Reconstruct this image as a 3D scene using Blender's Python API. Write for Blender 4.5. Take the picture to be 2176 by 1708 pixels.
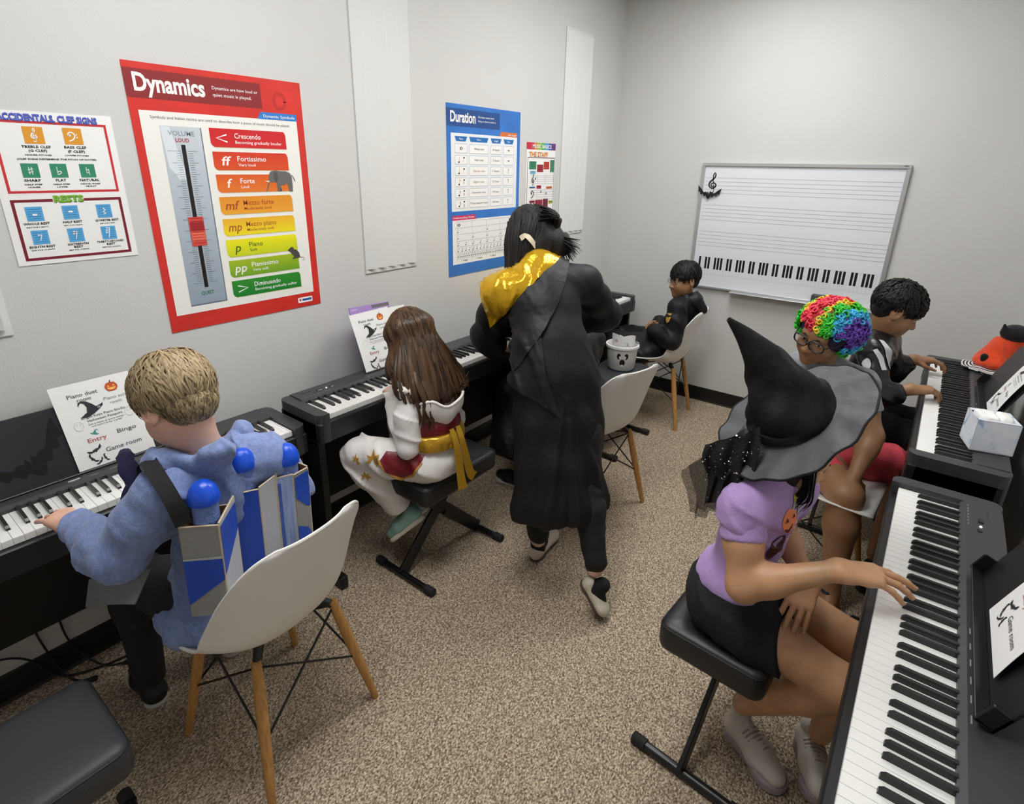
import bpy, bmesh, math, random
import numpy as np
from mathutils import Vector, Matrix
random.seed(7); np.random.seed(7)
SC = bpy.context.scene; COL = SC.collection
for _o in list(bpy.data.objects): bpy.data.objects.remove(_o)
# ------------------------------------------------------------------ camera, light, exposure
F_PX, U0, V0 = 1182.03, 1072.41, 772.32
YAW, PITCH, ROLL = math.radians(37.5932), math.radians(-19.6265), math.radians(0.9235)
CAM_POS = Vector((2.0374, 0.0, 1.6371))
_cy, _sy, _cp, _sp = math.cos(YAW), math.sin(YAW), math.cos(PITCH), math.sin(PITCH)
_f = Vector((-_sy*_cp, _cy*_cp, _sp)); _r = Vector((_cy, _sy, 0)); _u = _r.cross(_f)
_r2 = _r*math.cos(ROLL) + _u*math.sin(ROLL); _u2 = _u*math.cos(ROLL) - _r*math.sin(ROLL)
_cam = bpy.data.cameras.new('camera'); CAM = bpy.data.objects.new('camera', _cam); COL.objects.link(CAM)
_m = Matrix((_r2, _u2, -_f)).transposed().to_4x4(); _m.translation = CAM_POS; CAM.matrix_world = _m
_cam.sensor_width = 36; _cam.lens = 36*F_PX/2176; _cam.clip_start = 0.02
_cam.shift_x = (1088-U0)/2176; _cam.shift_y = (V0-854)/2176
SC.camera = CAM
W = bpy.data.worlds.new('world'); SC.world = W; W.use_nodes = True
W.node_tree.nodes['Background'].inputs[0].default_value = (0.8, 0.85, 0.9, 1); W.node_tree.nodes['Background'].inputs[1].default_value = 0.3
SC.view_settings.view_transform = 'Standard'; SC.view_settings.look = 'None'; SC.view_settings.gamma = 1; SC.view_settings.exposure = 0.0
SC.view_settings.use_curve_mapping = False
ROOM_W, ROOM_D, ROOM_Y0, ROOM_H = 2.452, 3.945, -1.3, 2.75
LIGHT_W = 15.6   # emission strength of the ceiling panels
# (x, y) centres of the two recessed ceiling panels
LIGHT_POS = [(1.10, 0.78), (1.15, 2.76)]
# ------------------------------------------------------------------ helpers
def lin(c):
    if isinstance(c, str): c = tuple(int(c[i:i+2], 16)/255 for i in (0, 2, 4))
    return tuple((x/12.92 if x <= 0.04045 else ((x+0.055)/1.055)**2.4) for x in c[:3]) + (1,)
MATS = {}
def mat(name, col, rough=0.6, metal=0.0, spec=0.5, bump=None, vary=None, sss=0, coat=0, emit=0, alpha=1, sheen=0, trans=0, attr=None, obj_coord=True, aniso=None):
    """procedural principled material; bump=(scale,strength,detail), vary=(scale,amount)"""
    if name in MATS: return MATS[name]
    m = bpy.data.materials.new(name); m.use_nodes = True; nt = m.node_tree; b = nt.nodes['Principled BSDF']
    c = lin(col); b.inputs['Base Color'].default_value = c; b.inputs['Roughness'].default_value = rough
    b.inputs['Metallic'].default_value = metal; b.inputs['Specular IOR Level'].default_value = spec
    if sss:
        b.inputs['Subsurface Weight'].default_value = sss; b.inputs['Subsurface Radius'].default_value = (0.012, 0.005, 0.003); b.inputs['Subsurface Scale'].default_value = 0.6
    if coat: b.inputs['Coat Weight'].default_value = coat
    if sheen: b.inputs['Sheen Weight'].default_value = sheen; b.inputs['Sheen Roughness'].default_value = 0.4
    if trans: b.inputs['Transmission Weight'].default_value = trans
    if emit: b.inputs['Emission Color'].default_value = c; b.inputs['Emission Strength'].default_value = emit
    if alpha < 1: b.inputs['Alpha'].default_value = alpha
    tc = nt.nodes.new('ShaderNodeTexCoord'); co = tc.outputs['Object']
    def noise(scale, detail=3.0, vec=None):
        n = nt.nodes.new('ShaderNodeTexNoise'); n.inputs['Scale'].default_value = scale; n.inputs['Detail'].default_value = detail
        src = vec or co
        if aniso:
            mp = nt.nodes.new('ShaderNodeMapping'); mp.inputs['Scale'].default_value = aniso; nt.links.new(src, mp.inputs['Vector']); src = mp.outputs['Vector']
        nt.links.new(src, n.inputs['Vector']); return n
    if vary or attr:
        r = nt.nodes.new('ShaderNodeValToRGB'); a = (vary or (10, .2))[1]
        r.color_ramp.elements[0].position = 0.3; r.color_ramp.elements[1].position = 0.7
        r.color_ramp.elements[0].color = tuple(x*(1-a) for x in c[:3]) + (1,); r.color_ramp.elements[1].color = tuple(min(1, x*(1+a)) for x in c[:3]) + (1,)
        if attr:
            at = nt.nodes.new('ShaderNodeAttribute'); at.attribute_name = attr; nt.links.new(at.outputs['Fac'], r.inputs['Fac'])
            r.color_ramp.elements[0].position = 0; r.color_ramp.elements[1].position = 1
        else:
            nt.links.new(noise(vary[0]).outputs['Fac'], r.inputs['Fac'])
        nt.links.new(r.outputs['Color'], b.inputs['Base Color'])
    if bump:
        n = noise(bump[0], bump[2] if len(bump) > 2 else 3.0); bn = nt.nodes.new('ShaderNodeBump')
        bn.inputs['Strength'].default_value = bump[1]; bn.inputs['Distance'].default_value = 0.01
        nt.links.new(n.outputs['Fac'], bn.inputs['Height']); nt.links.new(bn.outputs['Normal'], b.inputs['Normal'])
    MATS[name] = m; return m
def V(*a): return Vector(a)
def frame(origin, x, y, z):
    m = Matrix((x, y, z)).transposed().to_4x4(); m.translation = origin; return m
class MB:
    """collects plain geometry and links it as ONE mesh object"""
    def __init__(s): s.v = []; s.f = []; s.attr = []
    def add(s, vs, fs, M=None, a=None):
        n = len(s.v)
        s.v += [tuple(M @ Vector(p)) if M is not None else tuple(p) for p in vs]
        s.f += [tuple(i+n for i in q) for q in fs]
        s.attr += [0.5 if a is None else a]*len(vs); return s
    def box(s, lo, hi, b=0.0, M=None):
        x0, y0, z0 = lo; x1, y1, z1 = hi
        if not b:
            vs = [(x, y, z) for z in (z0, z1) for y in (y0, y1) for x in (x0, x1)]
            return s.add(vs, [(0,2,3,1), (4,5,7,6), (0,1,5,4), (2,6,7,3), (0,4,6,2), (1,3,7,5)], M)
        b = min(b, (x1-x0)/2.01, (y1-y0)/2.01, (z1-z0)/2.01); vs = []; idx = {}
        for k in range(8):
            sx, sy, sz = k & 1, k >> 1 & 1, k >> 2
            X, Y, Z = (x1 if sx else x0), (y1 if sy else y0), (z1 if sz else z0); dx, dy, dz = (-b if sx else b), (-b if sy else b), (-b if sz else b)
            idx[k] = len(vs); vs += [(X, Y+dy, Z+dz), (X+dx, Y, Z+dz), (X+dx, Y+dy, Z)]
        fs = []
        def fc(ax, ks): fs.append(tuple(idx[k]+ax for k in ks))
        fc(0, (0,4,6,2)); fc(0, (1,3,7,5)); fc(1, (0,1,5,4)); fc(1, (2,6,7,3)); fc(2, (0,2,3,1)); fc(2, (4,5,7,6))
        for k in range(8):
            fs.append((idx[k], idx[k]+1, idx[k]+2) if bin(k).count('1') % 2 else (idx[k], idx[k]+2, idx[k]+1))
            for bit in (1, 2, 4):
                if not k & bit:
                    j = k | bit; a1, a2 = [a for a in range(3) if (1 << a) != bit]
                    fs.append((idx[k]+a1, idx[j]+a1, idx[j]+a2, idx[k]+a2))
        return s.add(vs, fs, M)
    def tube(s, pts, rad, n=8, caps=True, M=None, flat=1.0, up=None, a=None, closed=False):
        P = [Vector(p) for p in pts]; m = len(P); R = rad if hasattr(rad, '__len__') else [rad]*m; vs = []; fs = []; N = None
        for i in range(m):
            if closed: t = P[(i+1) % m]-P[i-1]
            else: t = P[min(i+1, m-1)]-P[max(i-1, 0)]
            t = t.normalized() if t.length > 1e-9 else Vector((0, 0, 1))
            if N is None:
                h = Vector(up) if up is not None else (Vector((0, 0, 1)) if abs(t.z) < .9 else Vector((1, 0, 0))); N = h-t*h.dot(t)
            else: N = N-t*N.dot(t)
            N = N.normalized() if N.length > 1e-9 else t.orthogonal().normalized()
            B = t.cross(N)
            for k in range(n):
                w = 2*math.pi*k/n; vs.append(P[i]+N*(math.cos(w)*R[i]*flat)+B*(math.sin(w)*R[i]))
        for i in range(m if closed else m-1):
            j = (i+1) % m
            for k in range(n): fs.append((i*n+k, i*n+(k+1) % n, j*n+(k+1) % n, j*n+k))
        if caps and not closed: fs.append(tuple(range(n-1, -1, -1))); fs.append(tuple((m-1)*n+k for k in range(n)))
        return s.add(vs, fs, M, a)
    def lathe(s, prof, n=24, M=None, caps=True):
        vs = []; fs = []
        for r, z in prof:
            for k in range(n): vs.append((r*math.cos(2*math.pi*k/n), r*math.sin(2*math.pi*k/n), z))
        for i in range(len(prof)-1):
            for k in range(n): fs.append((i*n+k, i*n+(k+1) % n, (i+1)*n+(k+1) % n, (i+1)*n+k))
        if caps: fs.append(tuple(range(n-1, -1, -1))); fs.append(tuple((len(prof)-1)*n+k for k in range(n)))
        return s.add(vs, fs, M)
    def prism(s, poly, z0, z1, M=None):
        n = len(poly); vs = [(p[0], p[1], z0) for p in poly]+[(p[0], p[1], z1) for p in poly]
        fs = [tuple(range(n-1, -1, -1)), tuple(range(n, 2*n))]+[(i, (i+1) % n, n+(i+1) % n, n+i) for i in range(n)]
        return s.add(vs, fs, M)
    def sheet(s, G, thick=0.0, M=None, a=None):
        """G: rows x cols of points; thick>0 makes a solid sheet of that thickness"""
        G = np.array(G, float); r, c = G.shape[:2]
        fs = [(i*c+j, i*c+j+1, (i+1)*c+j+1, (i+1)*c+j) for i in range(r-1) for j in range(c-1)]
        if not thick: return s.add(G.reshape(-1, 3), fs, M, a)
        du = np.gradient(G, axis=0); dv = np.gradient(G, axis=1); nn = np.cross(dv, du); L = np.linalg.norm(nn, axis=2, keepdims=True); nn = nn/np.where(L < 1e-12, 1, L)
        A = (G+nn*thick/2).reshape(-1, 3); B = (G-nn*thick/2).reshape(-1, 3); o = r*c
        f2 = [tuple(q[::-1]) for q in fs]+[tuple(i+o for i in q) for q in fs]
        rim = [(0, j) for j in range(c)]+[(i, c-1) for i in range(1, r)]+[(r-1, j) for j in range(c-2, -1, -1)]+[(i, 0) for i in range(r-2, 0, -1)]
        for k in range(len(rim)):
            p = rim[k]; q = rim[(k+1) % len(rim)]; ip = p[0]*c+p[1]; iq = q[0]*c+q[1]; f2.append((ip, ip+o, iq+o, iq))
        return s.add(np.vstack([B, A]), f2, M, a)
    def ball(s, c, r, n=10, M=None, sc=(1, 1, 1), a=None):
        vs = []; fs = []
        for i in range(n+1):
            t = math.pi*i/n
            for k in range(2*n): w = math.pi*k/n; vs.append((c[0]+r*sc[0]*math.sin(t)*math.cos(w), c[1]+r*sc[1]*math.sin(t)*math.sin(w), c[2]-r*sc[2]*math.cos(t)))
        for i in range(n):
            for k in range(2*n): fs.append((i*2*n+k, i*2*n+(k+1) % (2*n), (i+1)*2*n+(k+1) % (2*n), (i+1)*2*n+k))
        return s.add(vs, fs, M, a)
    def build(s, name, m, parent=None, smooth=None, attr=False):
        me = bpy.data.meshes.new(name); me.from_pydata([tuple(p) for p in s.v], [], s.f); me.validate()
        o = bpy.data.objects.new(name, me); COL.objects.link(o)
        if m: me.materials.append(m)
        if smooth is not None:
            me.polygons.foreach_set('use_smooth', [True]*len(me.polygons))
            if smooth: me.set_sharp_from_angle(angle=math.radians(smooth))
        if attr:
            at = me.attributes.new('tone', 'FLOAT', 'POINT')
            if len(s.attr) == len(me.vertices): at.data.foreach_set('value', s.attr)
        if parent is not None: o.parent = parent
        me.update(); return o
def tag(o, label, cat, group=None, kind=None):
    if label: o['label'] = label
    if cat: o['category'] = cat
    if group: o['group'] = group
    if kind: o['kind'] = kind
    return o
def thing(name, label, cat, loc=(0, 0, 0), rz=0.0, group=None):
    o = bpy.data.objects.new(name, None); COL.objects.link(o); o.location = loc; o.rotation_euler = (0, 0, rz); o.empty_display_size = .05
    return tag(o, label, cat, group)
def struct(name, mb, m, smooth=None):
    o = mb.build(name, m, None, smooth); o['kind'] = 'structure'; return o
def copy_tree(o, parent=None):
    c = o.copy(); COL.objects.link(c); c.parent = parent
    for ch in list(o.children): copy_tree(ch, c)
    return c
def inst(src, name, parent, M):
    o = bpy.data.objects.new(name, src.data); COL.objects.link(o); o.parent = parent; o.matrix_local = M; return o
# ------------------------------------------------------------------ flat print (lettering, posters)
_TX = {}
def text_geo(t, bold=0.0, res=2):
    k = (t, bold, res)
    if k not in _TX:
        cu = bpy.data.curves.new('lettering', 'FONT'); cu.body = t; cu.size = 1; cu.offset = bold; cu.resolution_u = res; cu.fill_mode = 'FRONT'
        o = bpy.data.objects.new('lettering', cu); me = bpy.data.meshes.new_from_object(o)
        vs = np.array([tuple(v.co) for v in me.vertices]) if len(me.vertices) else np.zeros((1, 3)); fs = [tuple(p.vertices) for p in me.polygons]
        bpy.data.objects.remove(o); bpy.data.curves.remove(cu); bpy.data.meshes.remove(me); _TX[k] = (vs, fs)
    return _TX[k]
CAP = None
def star(p, n, r1, r2): return [(p[0]+(r1 if i % 2 == 0 else r2)*math.cos(math.pi*i/n), p[1]+(r1 if i % 2 == 0 else r2)*math.sin(math.pi*i/n)) for i in range(2*n)]
class Flat:
    """print on a flat sheet: u to the right, v down, metres, N towards the reader"""
    EPS = 0.00035
    def __init__(s, root, O, U, Vd, N): s.root = root; s.O = Vector(O); s.U = Vector(U); s.V = Vector(Vd); s.N = Vector(N); s.L = {}; s.fn = None
    def p(s, u, v, k):
        if s.fn: return s.fn(u, v, k*s.EPS)
        return s.O+s.U*u+s.V*v+s.N*(k*s.EPS)
    JOIN = {'tick_marks', 'knob_lines', 'tile_lines', 'rule_lines', 'notes', 'note_holes', 'rests', 'stave_lines', 'white_key_lines', 'block_print', 'staff_lines', 'tile_symbols', 'rest_symbols', 'pumpkin_ribs', 'pumpkin_face', 'ghost_outline', 'time_figures', 'wings', 'eye_prints', 'eye_glints', 'mouth_print', 'tongue_print'}
    ONE = {'red_frame', 'dark_red_frame', 'frame_line'}
    def lay(s, name, m):
        if name in s.JOIN or name in s.ONE: return s.L.setdefault(name, (MB(), m))[0]
        k = (name, len(s.L)); s.L[k] = (MB(), m); return s.L[k][0]
    def poly(s, name, m, pts, k=1):
        P = list(pts); a = sum(P[i][0]*P[(i+1) % len(P)][1]-P[(i+1) % len(P)][0]*P[i][1] for i in range(len(P)))
        if a > 0: P = P[::-1]
        s.lay(name, m).add([s.p(u, v, k) for u, v in P], [tuple(range(len(P)))])
    def rect(s, name, m, u0, v0, u1, v1, k=1): s.poly(name, m, [(u0, v0), (u1, v0), (u1, v1), (u0, v1)], k)
    def rrect(s, name, m, u0, v0, u1, v1, r, k=1, n=4):
        P = []
        for cx, cy, a in ((u1-r, v0+r, -90), (u1-r, v1-r, 0), (u0+r, v1-r, 90), (u0+r, v0+r, 180)):
            P += [(cx+r*math.cos(math.radians(a+90*i/n)), cy+r*math.sin(math.radians(a+90*i/n))) for i in range(n+1)]
        s.poly(name, m, P, k)
    def disc(s, name, m, u, v, r, k=1, n=16, ry=None): s.poly(name, m, [(u+r*math.cos(2*math.pi*i/n), v+(ry or r)*math.sin(2*math.pi*i/n)) for i in range(n)], k)
    def line(s, name, m, pts, w, k=1):
        P = [Vector((a, b)) for a, b in pts]; W = w if hasattr(w, '__len__') else [w]*len(P); vs = []
        for i, q in enumerate(P):
            t = (P[min(i+1, len(P)-1)]-P[max(i-1, 0)]); t = t.normalized() if t.length else Vector((1, 0)); n = Vector((-t.y, t.x))*W[i]/2
            vs += [s.p(*(q-n), k), s.p(*(q+n), k)]
        s.lay(name, m).add(vs, [(2*i, 2*i+1, 2*i+3, 2*i+2) for i in range(len(P)-1)])
    def text(s, name, m, t, u, v, h, w=None, al='c', k=2, bold=0.0, slant=0.0, rot=0.0, res=2):
        """baseline at v; h = height of a capital; w = forced overall width"""
        global CAP
        if CAP is None: q = text_geo('H')[0]; CAP = q[:, 1].max()
        vs, fs = text_geo(t, bold, res); sc = h/CAP; x = vs[:, 0].copy()*sc; y = vs[:, 1]*sc
        x -= x.min(); W0 = x.max() or 1
        if w: x *= w/W0; W0 = w
        x += slant*y; x -= {'l': 0, 'c': W0/2, 'r': W0}[al]
        c, d = math.cos(rot), math.sin(rot); X = x*c+y*d; Y = -(y*c-x*d)
        s.lay(name, m).add([s.p(u+a, v+b, k) for a, b in zip(X, Y)], fs)
    def done(s):
        for k, (mb, m) in s.L.items():
            name = k if isinstance(k, str) else k[0]; o = mb.build(name, m, s.root)
            if name in s.JOIN and name != 'wings': o['kind'] = 'stuff'
TREBLE = [(.10,.62),(.02,.66),(-.05,.62),(-.06,.54),(.02,.48),(.12,.50),(.17,.58),(.13,.68),(.02,.73),(-.10,.69),(-.17,.58),(-.13,.45),(-.02,.33),(.08,.22),(.11,.10),(.07,.01),(.02,.06),(.00,.18),(.03,.40),(.07,.64),(.10,.84),(.05,.93),(-.04,.93),(-.06,.88)]
TREBLE_W = [.03,.04,.05,.05,.05,.05,.055,.06,.05,.05,.06,.07,.07,.06,.05,.035,.05,.04,.03,.03,.03,.04,.05,.06]
def smooth_line(P, n=4):
    P = np.array(P, float); Q = np.vstack([2*P[0]-P[1], P, 2*P[-1]-P[-2]]); out = []
    for i in range(1, len(Q)-2):
        for j in range(n):
            t = j/n; a, b, c, d = Q[i-1], Q[i], Q[i+1], Q[i+2]
            out.append(.5*(2*b+(c-a)*t+(2*a-5*b+4*c-d)*t*t+(3*b-a-3*c+d)*t**3))
    out.append(P[-1]); return np.array(out)
def treble(fl, name, m, u, v, h, k=2, rot=0.0):
    q = smooth_line([(a, b, w) for (a, b), w in zip(TREBLE, TREBLE_W)], 3); c, d = math.cos(rot), math.sin(rot)
    fl.line(name, m, [(u+h*(a*c-(b-.5)*d), v+h*(a*d+(b-.5)*c)) for a, b, w in q], [h*w*1.2 for a, b, w in q], k)
def bass(fl, name, m, u, v, h, k=2):
    q = smooth_line([(-.28,.0),(-.36,-.12),(-.28,-.3),(-.02,-.36),(.2,-.2),(.2,.08),(.02,.34),(-.34,.52)], 4)
    fl.line(name, m, [(u+h*a, v+h*b) for a, b in q], h*.12, k)
    fl.disc(name, m, u-h*.22, v-h*.05, h*.12, k)
    for dv in (-.14, .14): fl.disc(name, m, u+h*.4, v+h*dv, h*.07, k, 8)
BAT = [(0,.10),(.04,-.02),(.07,.05),(.13,.02),(.22,.06),(.34,-.05),(.50,-.16),(.46,.02),(.45,.10),(.38,.07),(.33,.18),(.25,.13),(.17,.22),(.10,.17),(.03,.28)]
BATP = BAT+[(-a, b) for a, b in BAT[:0:-1]]
def bat(fl, name, m, u, v, w, rot=0.0, k=1, bend=0.0):
    c, d = math.cos(rot), math.sin(rot); P = [(a*w, (b-bend*abs(a)*2+.0)*w) for a, b in BATP]
    half = len(BAT)
    # split into quads-friendly halves so the concave outline fills properly
    import mathutils
    tri = mathutils.geometry.tessellate_polygon([[Vector((a, b, 0)) for a, b in P]])
    fl.lay(name, m).add([fl.p(u+a*c-b*d, v+a*d+b*c, k) for a, b in P], [tuple(t) for t in tri])
def concave(fl, name, m, pts, k=1):
    import mathutils
    tri = mathutils.geometry.tessellate_polygon([[Vector((a, b, 0)) for a, b in pts]])
    fl.lay(name, m).add([fl.p(a, b, k) for a, b in pts], [tuple(t) for t in tri])
# ------------------------------------------------------------------ room shell
WALL = mat('wall paint', 'd0d0ce', .75, bump=(160, .12, 4), vary=(2.5, .015))
CEIL = mat('ceiling tile', 'e8e8e4', .9, bump=(120, .2))
BASE = mat('baseboard vinyl', '0b0b0c', .45)
def carpet():
    m = bpy.data.materials.new('carpet'); m.use_nodes = True; nt = m.node_tree; b = nt.nodes['Principled BSDF']; b.inputs['Roughness'].default_value = .95; b.inputs['Specular IOR Level'].default_value = .1
    tc = nt.nodes.new('ShaderNodeTexCoord')
    n1 = nt.nodes.new('ShaderNodeTexNoise'); n1.inputs['Scale'].default_value = 190; n1.inputs['Detail'].default_value = 2
    n2 = nt.nodes.new('ShaderNodeTexVoronoi'); n2.inputs['Scale'].default_value = 260
    mp = nt.nodes.new('ShaderNodeMapping'); mp.inputs['Scale'].default_value = (1, .7, 1); mp.inputs['Rotation'].default_value = (0, 0, .7)
    nt.links.new(tc.outputs['Object'], mp.inputs['Vector']); nt.links.new(mp.outputs['Vector'], n1.inputs['Vector']); nt.links.new(mp.outputs['Vector'], n2.inputs['Vector'])
    mx = nt.nodes.new('ShaderNodeMath'); mx.operation = 'MULTIPLY_ADD'; mx.inputs[1].default_value = .35
    sep = nt.nodes.new('ShaderNodeSeparateColor'); nt.links.new(n2.outputs['Color'], sep.inputs['Color'])
    nt.links.new(sep.outputs['Red'], mx.inputs[0]); nt.links.new(n1.outputs['Fac'], mx.inputs[2])
    r = nt.nodes.new('ShaderNodeValToRGB'); e = r.color_ramp.elements; e[0].position = .42; e[0].color = lin('6a5a4a'); e[1].position = .95; e[1].color = lin('e6d8be')
    q = e.new(.62); q.color = lin('9c8b76'); q = e.new(.76); q.color = lin('c2b099')
    nt.links.new(mx.outputs[0], r.inputs['Fac']); nt.links.new(r.outputs['Color'], b.inputs['Base Color'])
    bp = nt.nodes.new('ShaderNodeBump'); bp.inputs['Strength'].default_value = .9; bp.inputs['Distance'].default_value = .006
    nt.links.new(mx.outputs[0], bp.inputs['Height']); nt.links.new(bp.outputs['Normal'], b.inputs['Normal']); return m
struct('floor', MB().box((-.1, ROOM_Y0-.1, -.1), (ROOM_W+.1, ROOM_D+.1, 0)), carpet())
struct('ceiling', MB().box((-.1, ROOM_Y0-.1, ROOM_H), (ROOM_W+.1, ROOM_D+.1, ROOM_H+.1)), CEIL)
struct('wall_left', MB().box((-.1, ROOM_Y0, 0), (0, ROOM_D, ROOM_H)), WALL)
struct('wall_right', MB().box((ROOM_W, ROOM_Y0, 0), (ROOM_W+.1, ROOM_D, ROOM_H)), WALL)
struct('wall_back', MB().box((-.1, ROOM_D, 0), (ROOM_W+.1, ROOM_D+.1, ROOM_H)), WALL)
struct('wall_front', MB().box((-.1, ROOM_Y0-.1, 0), (ROOM_W+.1, ROOM_Y0, ROOM_H)), WALL)
def baseboard(name, a, b, n):
    a, b, n = Vector(a), Vector(b), Vector(n); t = (b-a).normalized(); M = frame(a, t, n, V(0, 0, 1)); L = (b-a).length
    mb = MB(); mb.add([(x, d, z) for x in (0, L) for d, z in ((0, 0), (.012, 0), (.007, .012), (.005, .098), (.003, .103), (0, .103))],
                      [(i, (i+1) % 6, 6+(i+1) % 6, 6+i) for i in range(6)]+[(5,4,3,2,1,0), (6,7,8,9,10,11)], M)
    struct(name, mb, BASE)
baseboard('baseboard_left', (0, ROOM_Y0, 0), (0, ROOM_D, 0), (1, 0, 0))
baseboard('baseboard_back', (0, ROOM_D, 0), (ROOM_W, ROOM_D, 0), (0, -1, 0))
baseboard('baseboard_right', (ROOM_W, ROOM_Y0, 0), (ROOM_W, ROOM_D, 0), (-1, 0, 0))
# recessed ceiling panels (out of frame, the room's own light)
EM = bpy.data.materials.new('lit diffuser'); EM.use_nodes = True; _b = EM.node_tree.nodes['Principled BSDF']
_b.inputs['Emission Color'].default_value = (1.0, .992, .98, 1); _b.inputs['Emission Strength'].default_value = LIGHT_W
STEEL = mat('white enamelled steel', 'dedede', .4)
for i, (x, y) in enumerate(LIGHT_POS):
    t = thing('ceiling_light', ['lit recessed ceiling panel over the near half of the room', 'lit recessed ceiling panel over the whiteboard half of the room'][i], 'ceiling light', (x, y, ROOM_H))
    f = MB()
    for lo, hi in (((-.31, -.61, -.012), (.31, -.58, 0)), ((-.31, .58, -.012), (.31, .61, 0)), ((-.31, -.58, -.012), (-.28, .58, 0)), ((.28, -.58, -.012), (.31, .58, 0))): f.box(lo, hi)
    f.build('frame', STEEL, t); MB().box((-.28, -.58, -.008), (.28, .58, -.001)).build('diffuser', EM, t)
# ------------------------------------------------------------------ acoustic panels on the left wall
PANEL = mat('white moulded panel', 'dcdddb', .6, bump=(300, .04))
def acoustic_panel(y0, z0, label, h=1.22, w=.313):
    t = thing('acoustic_panel', label, 'wall panel', (0, y0, z0), 0, 'white ridged sound panels on the left wall')
    MB().box((.001, 0, 0), (.006, w, h), .001).build('backing', PANEL, t)
    n = 5; pw = w/n; mb = MB()
    prof = [(.002, .0005), (.006, .0005), (.021, pw*.70), (.021, pw*.72), (.006, pw*.73), (.002, pw*.73)]
    vs = [(x, y, z) for z in (.020, h-.020) for x, y in prof]; m = len(prof)
    mb.add(vs, [tuple(range(m)), tuple(range(2*m-1, m-1, -1))]+[(i, i+m, (i+1) % m+m, (i+1) % m) for i in range(m)])
    r0 = mb.build('ridge', PANEL, t)
    for k in range(1, n): inst(r0, 'ridge', t, Matrix.Translation((0, k*pw, 0)))
acoustic_panel(1.602, 1.162, 'tall white ridged sound panel between red Dynamics and blue Duration posters')
acoustic_panel(3.195, 1.200, 'tall white ridged sound panel next to the room corner')
acoustic_panel(.032, 1.160, 'white ridged sound panel cut off at the left frame edge')
# ------------------------------------------------------------------ posters
PAPER = mat('white paper', 'f2f2f0', .55); INK = mat('black ink', '1b1b1e', .6); INKG = mat('grey ink', '77777c', .6)
def C(h, r=.45): return mat('print '+h, h, r)
WHT = C('f4f4f2')
def poster(name, label, y0, z0, w, h, mback):
    t = thing(name, label, 'poster', (0, 0, 0)); MB().box((.0012, y0, z0-h), (.0024, y0+w, z0)).build('sheet', mback, t)
    return t, Flat(t, (.0024, y0, z0), (0, 1, 0), (0, 0, -1), (1, 0, 0))
# --- Dynamics
def sheet_grad(name, a, b):
    m = bpy.data.materials.new(name); m.use_nodes = True; nt = m.node_tree; bs = nt.nodes['Principled BSDF']; bs.inputs['Roughness'].default_value = .4
    tc = nt.nodes.new('ShaderNodeTexCoord'); sp = nt.nodes.new('ShaderNodeSeparateXYZ'); r = nt.nodes.new('ShaderNodeValToRGB')
    nt.links.new(tc.outputs['Generated'], sp.inputs[0]); nt.links.new(sp.outputs['Z'], r.inputs[0]); r.color_ramp.elements[0].color = lin(b); r.color_ramp.elements[1].color = lin(a)
    nt.links.new(r.outputs[0], bs.inputs['Base Color']); return m
RED = mat('poster red', 'd3322a', .4, vary=(9, .1))
t, P = poster('dynamics_poster', 'large red Dynamics poster with volume slider and coloured term bars', .757, 1.9146, .596, .843, RED)
P.rect('title_band', C('8c2629'), 0, .019, .435, .1005, 1)
P.text('title_lettering', WHT, 'Dynamics', .024, .079, .048, .213, 'l', 2, .03, res=4)
P.text('title_lettering', WHT, 'Dynamics are how loud or', .262, .054, .0098, .16, 'l', 2, .004); P.text('title_lettering', WHT, 'quiet music is played.', .262, .075, .0098, .135, 'l', 2, .004)
P.line('faint_emblem', C('c02b26'), [(.505+.022*math.cos(a*.4), .07+.026*math.sin(a*.4)) for a in range(17)], .012, 1)
P.rect('white_field', C('f1f0ea'), .0245, .134, .567, .787, 1)
P.poly('blue_tab', C('2f7fce'), [(.411, .1345), (.425, .111), (.568, .111), (.568, .1345)], 2)
P.text('tab_lettering', WHT, 'Dynamic Symbols', .497, .128, .0095, .125, 'c', 3, .004)
P.text('small_lettering', INK, 'Symbols and Italian terms are used to describe how a piece of music should be played.', .054, .156, .0085, .482, 'l', 2)
P.rect('slider_shade', C('6c7884'), .077, .176, .2055, .763, 2); P.rect('slider_plate', sheet_grad('slider plate', 'c9d3da', '94a3b1'), .077, .176, .2015, .758, 3)
P.poly('slider_sheen', C('dde5ea'), [(.077, .178), (.105, .178), (.14, .34), (.112, .34), (.085, .3)], 4)
P.text('volume_lettering', C('8f9aa3'), 'VOLUME', .139, .203, .0135, .083, 'c', 5, .01); P.text('loud_lettering', C('b3202c'), 'LOUD', .139, .223, .0115, .042, 'c', 5, .012)
P.text('quiet_lettering', C('1c7a4c'), 'QUIET', .140, .727, .0115, .044, 'c', 5, .012)
for i in range(61):
    v = .250+i*.00725; L = (.04 if i == 0 else .03) if i % 5 == 0 else .015
    P.rect('tick_marks', C('6b747c'), .128-L, v, .128, v+.0011, 5); P.rect('tick_marks', C('6b747c'), .151, v, .151+min(L, .03), v+.0011, 5)
P.rect('track', C('15110f'), .1325, .231, .1455, .702, 6)
P.rect('slider_knob', C('d5493f'), .115, .460, .165, .557, 7); P.rect('knob_dark_band', C('a8242b'), .118, .476, .163, .506, 8); P.rect('knob_light_band', C('e96a52'), .118, .510, .163, .540, 8)
for i in range(10): P.rect('knob_lines', C('8c1d22'), .122, .464+i*.0092, .160, .4653+i*.0092, 9)
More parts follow.
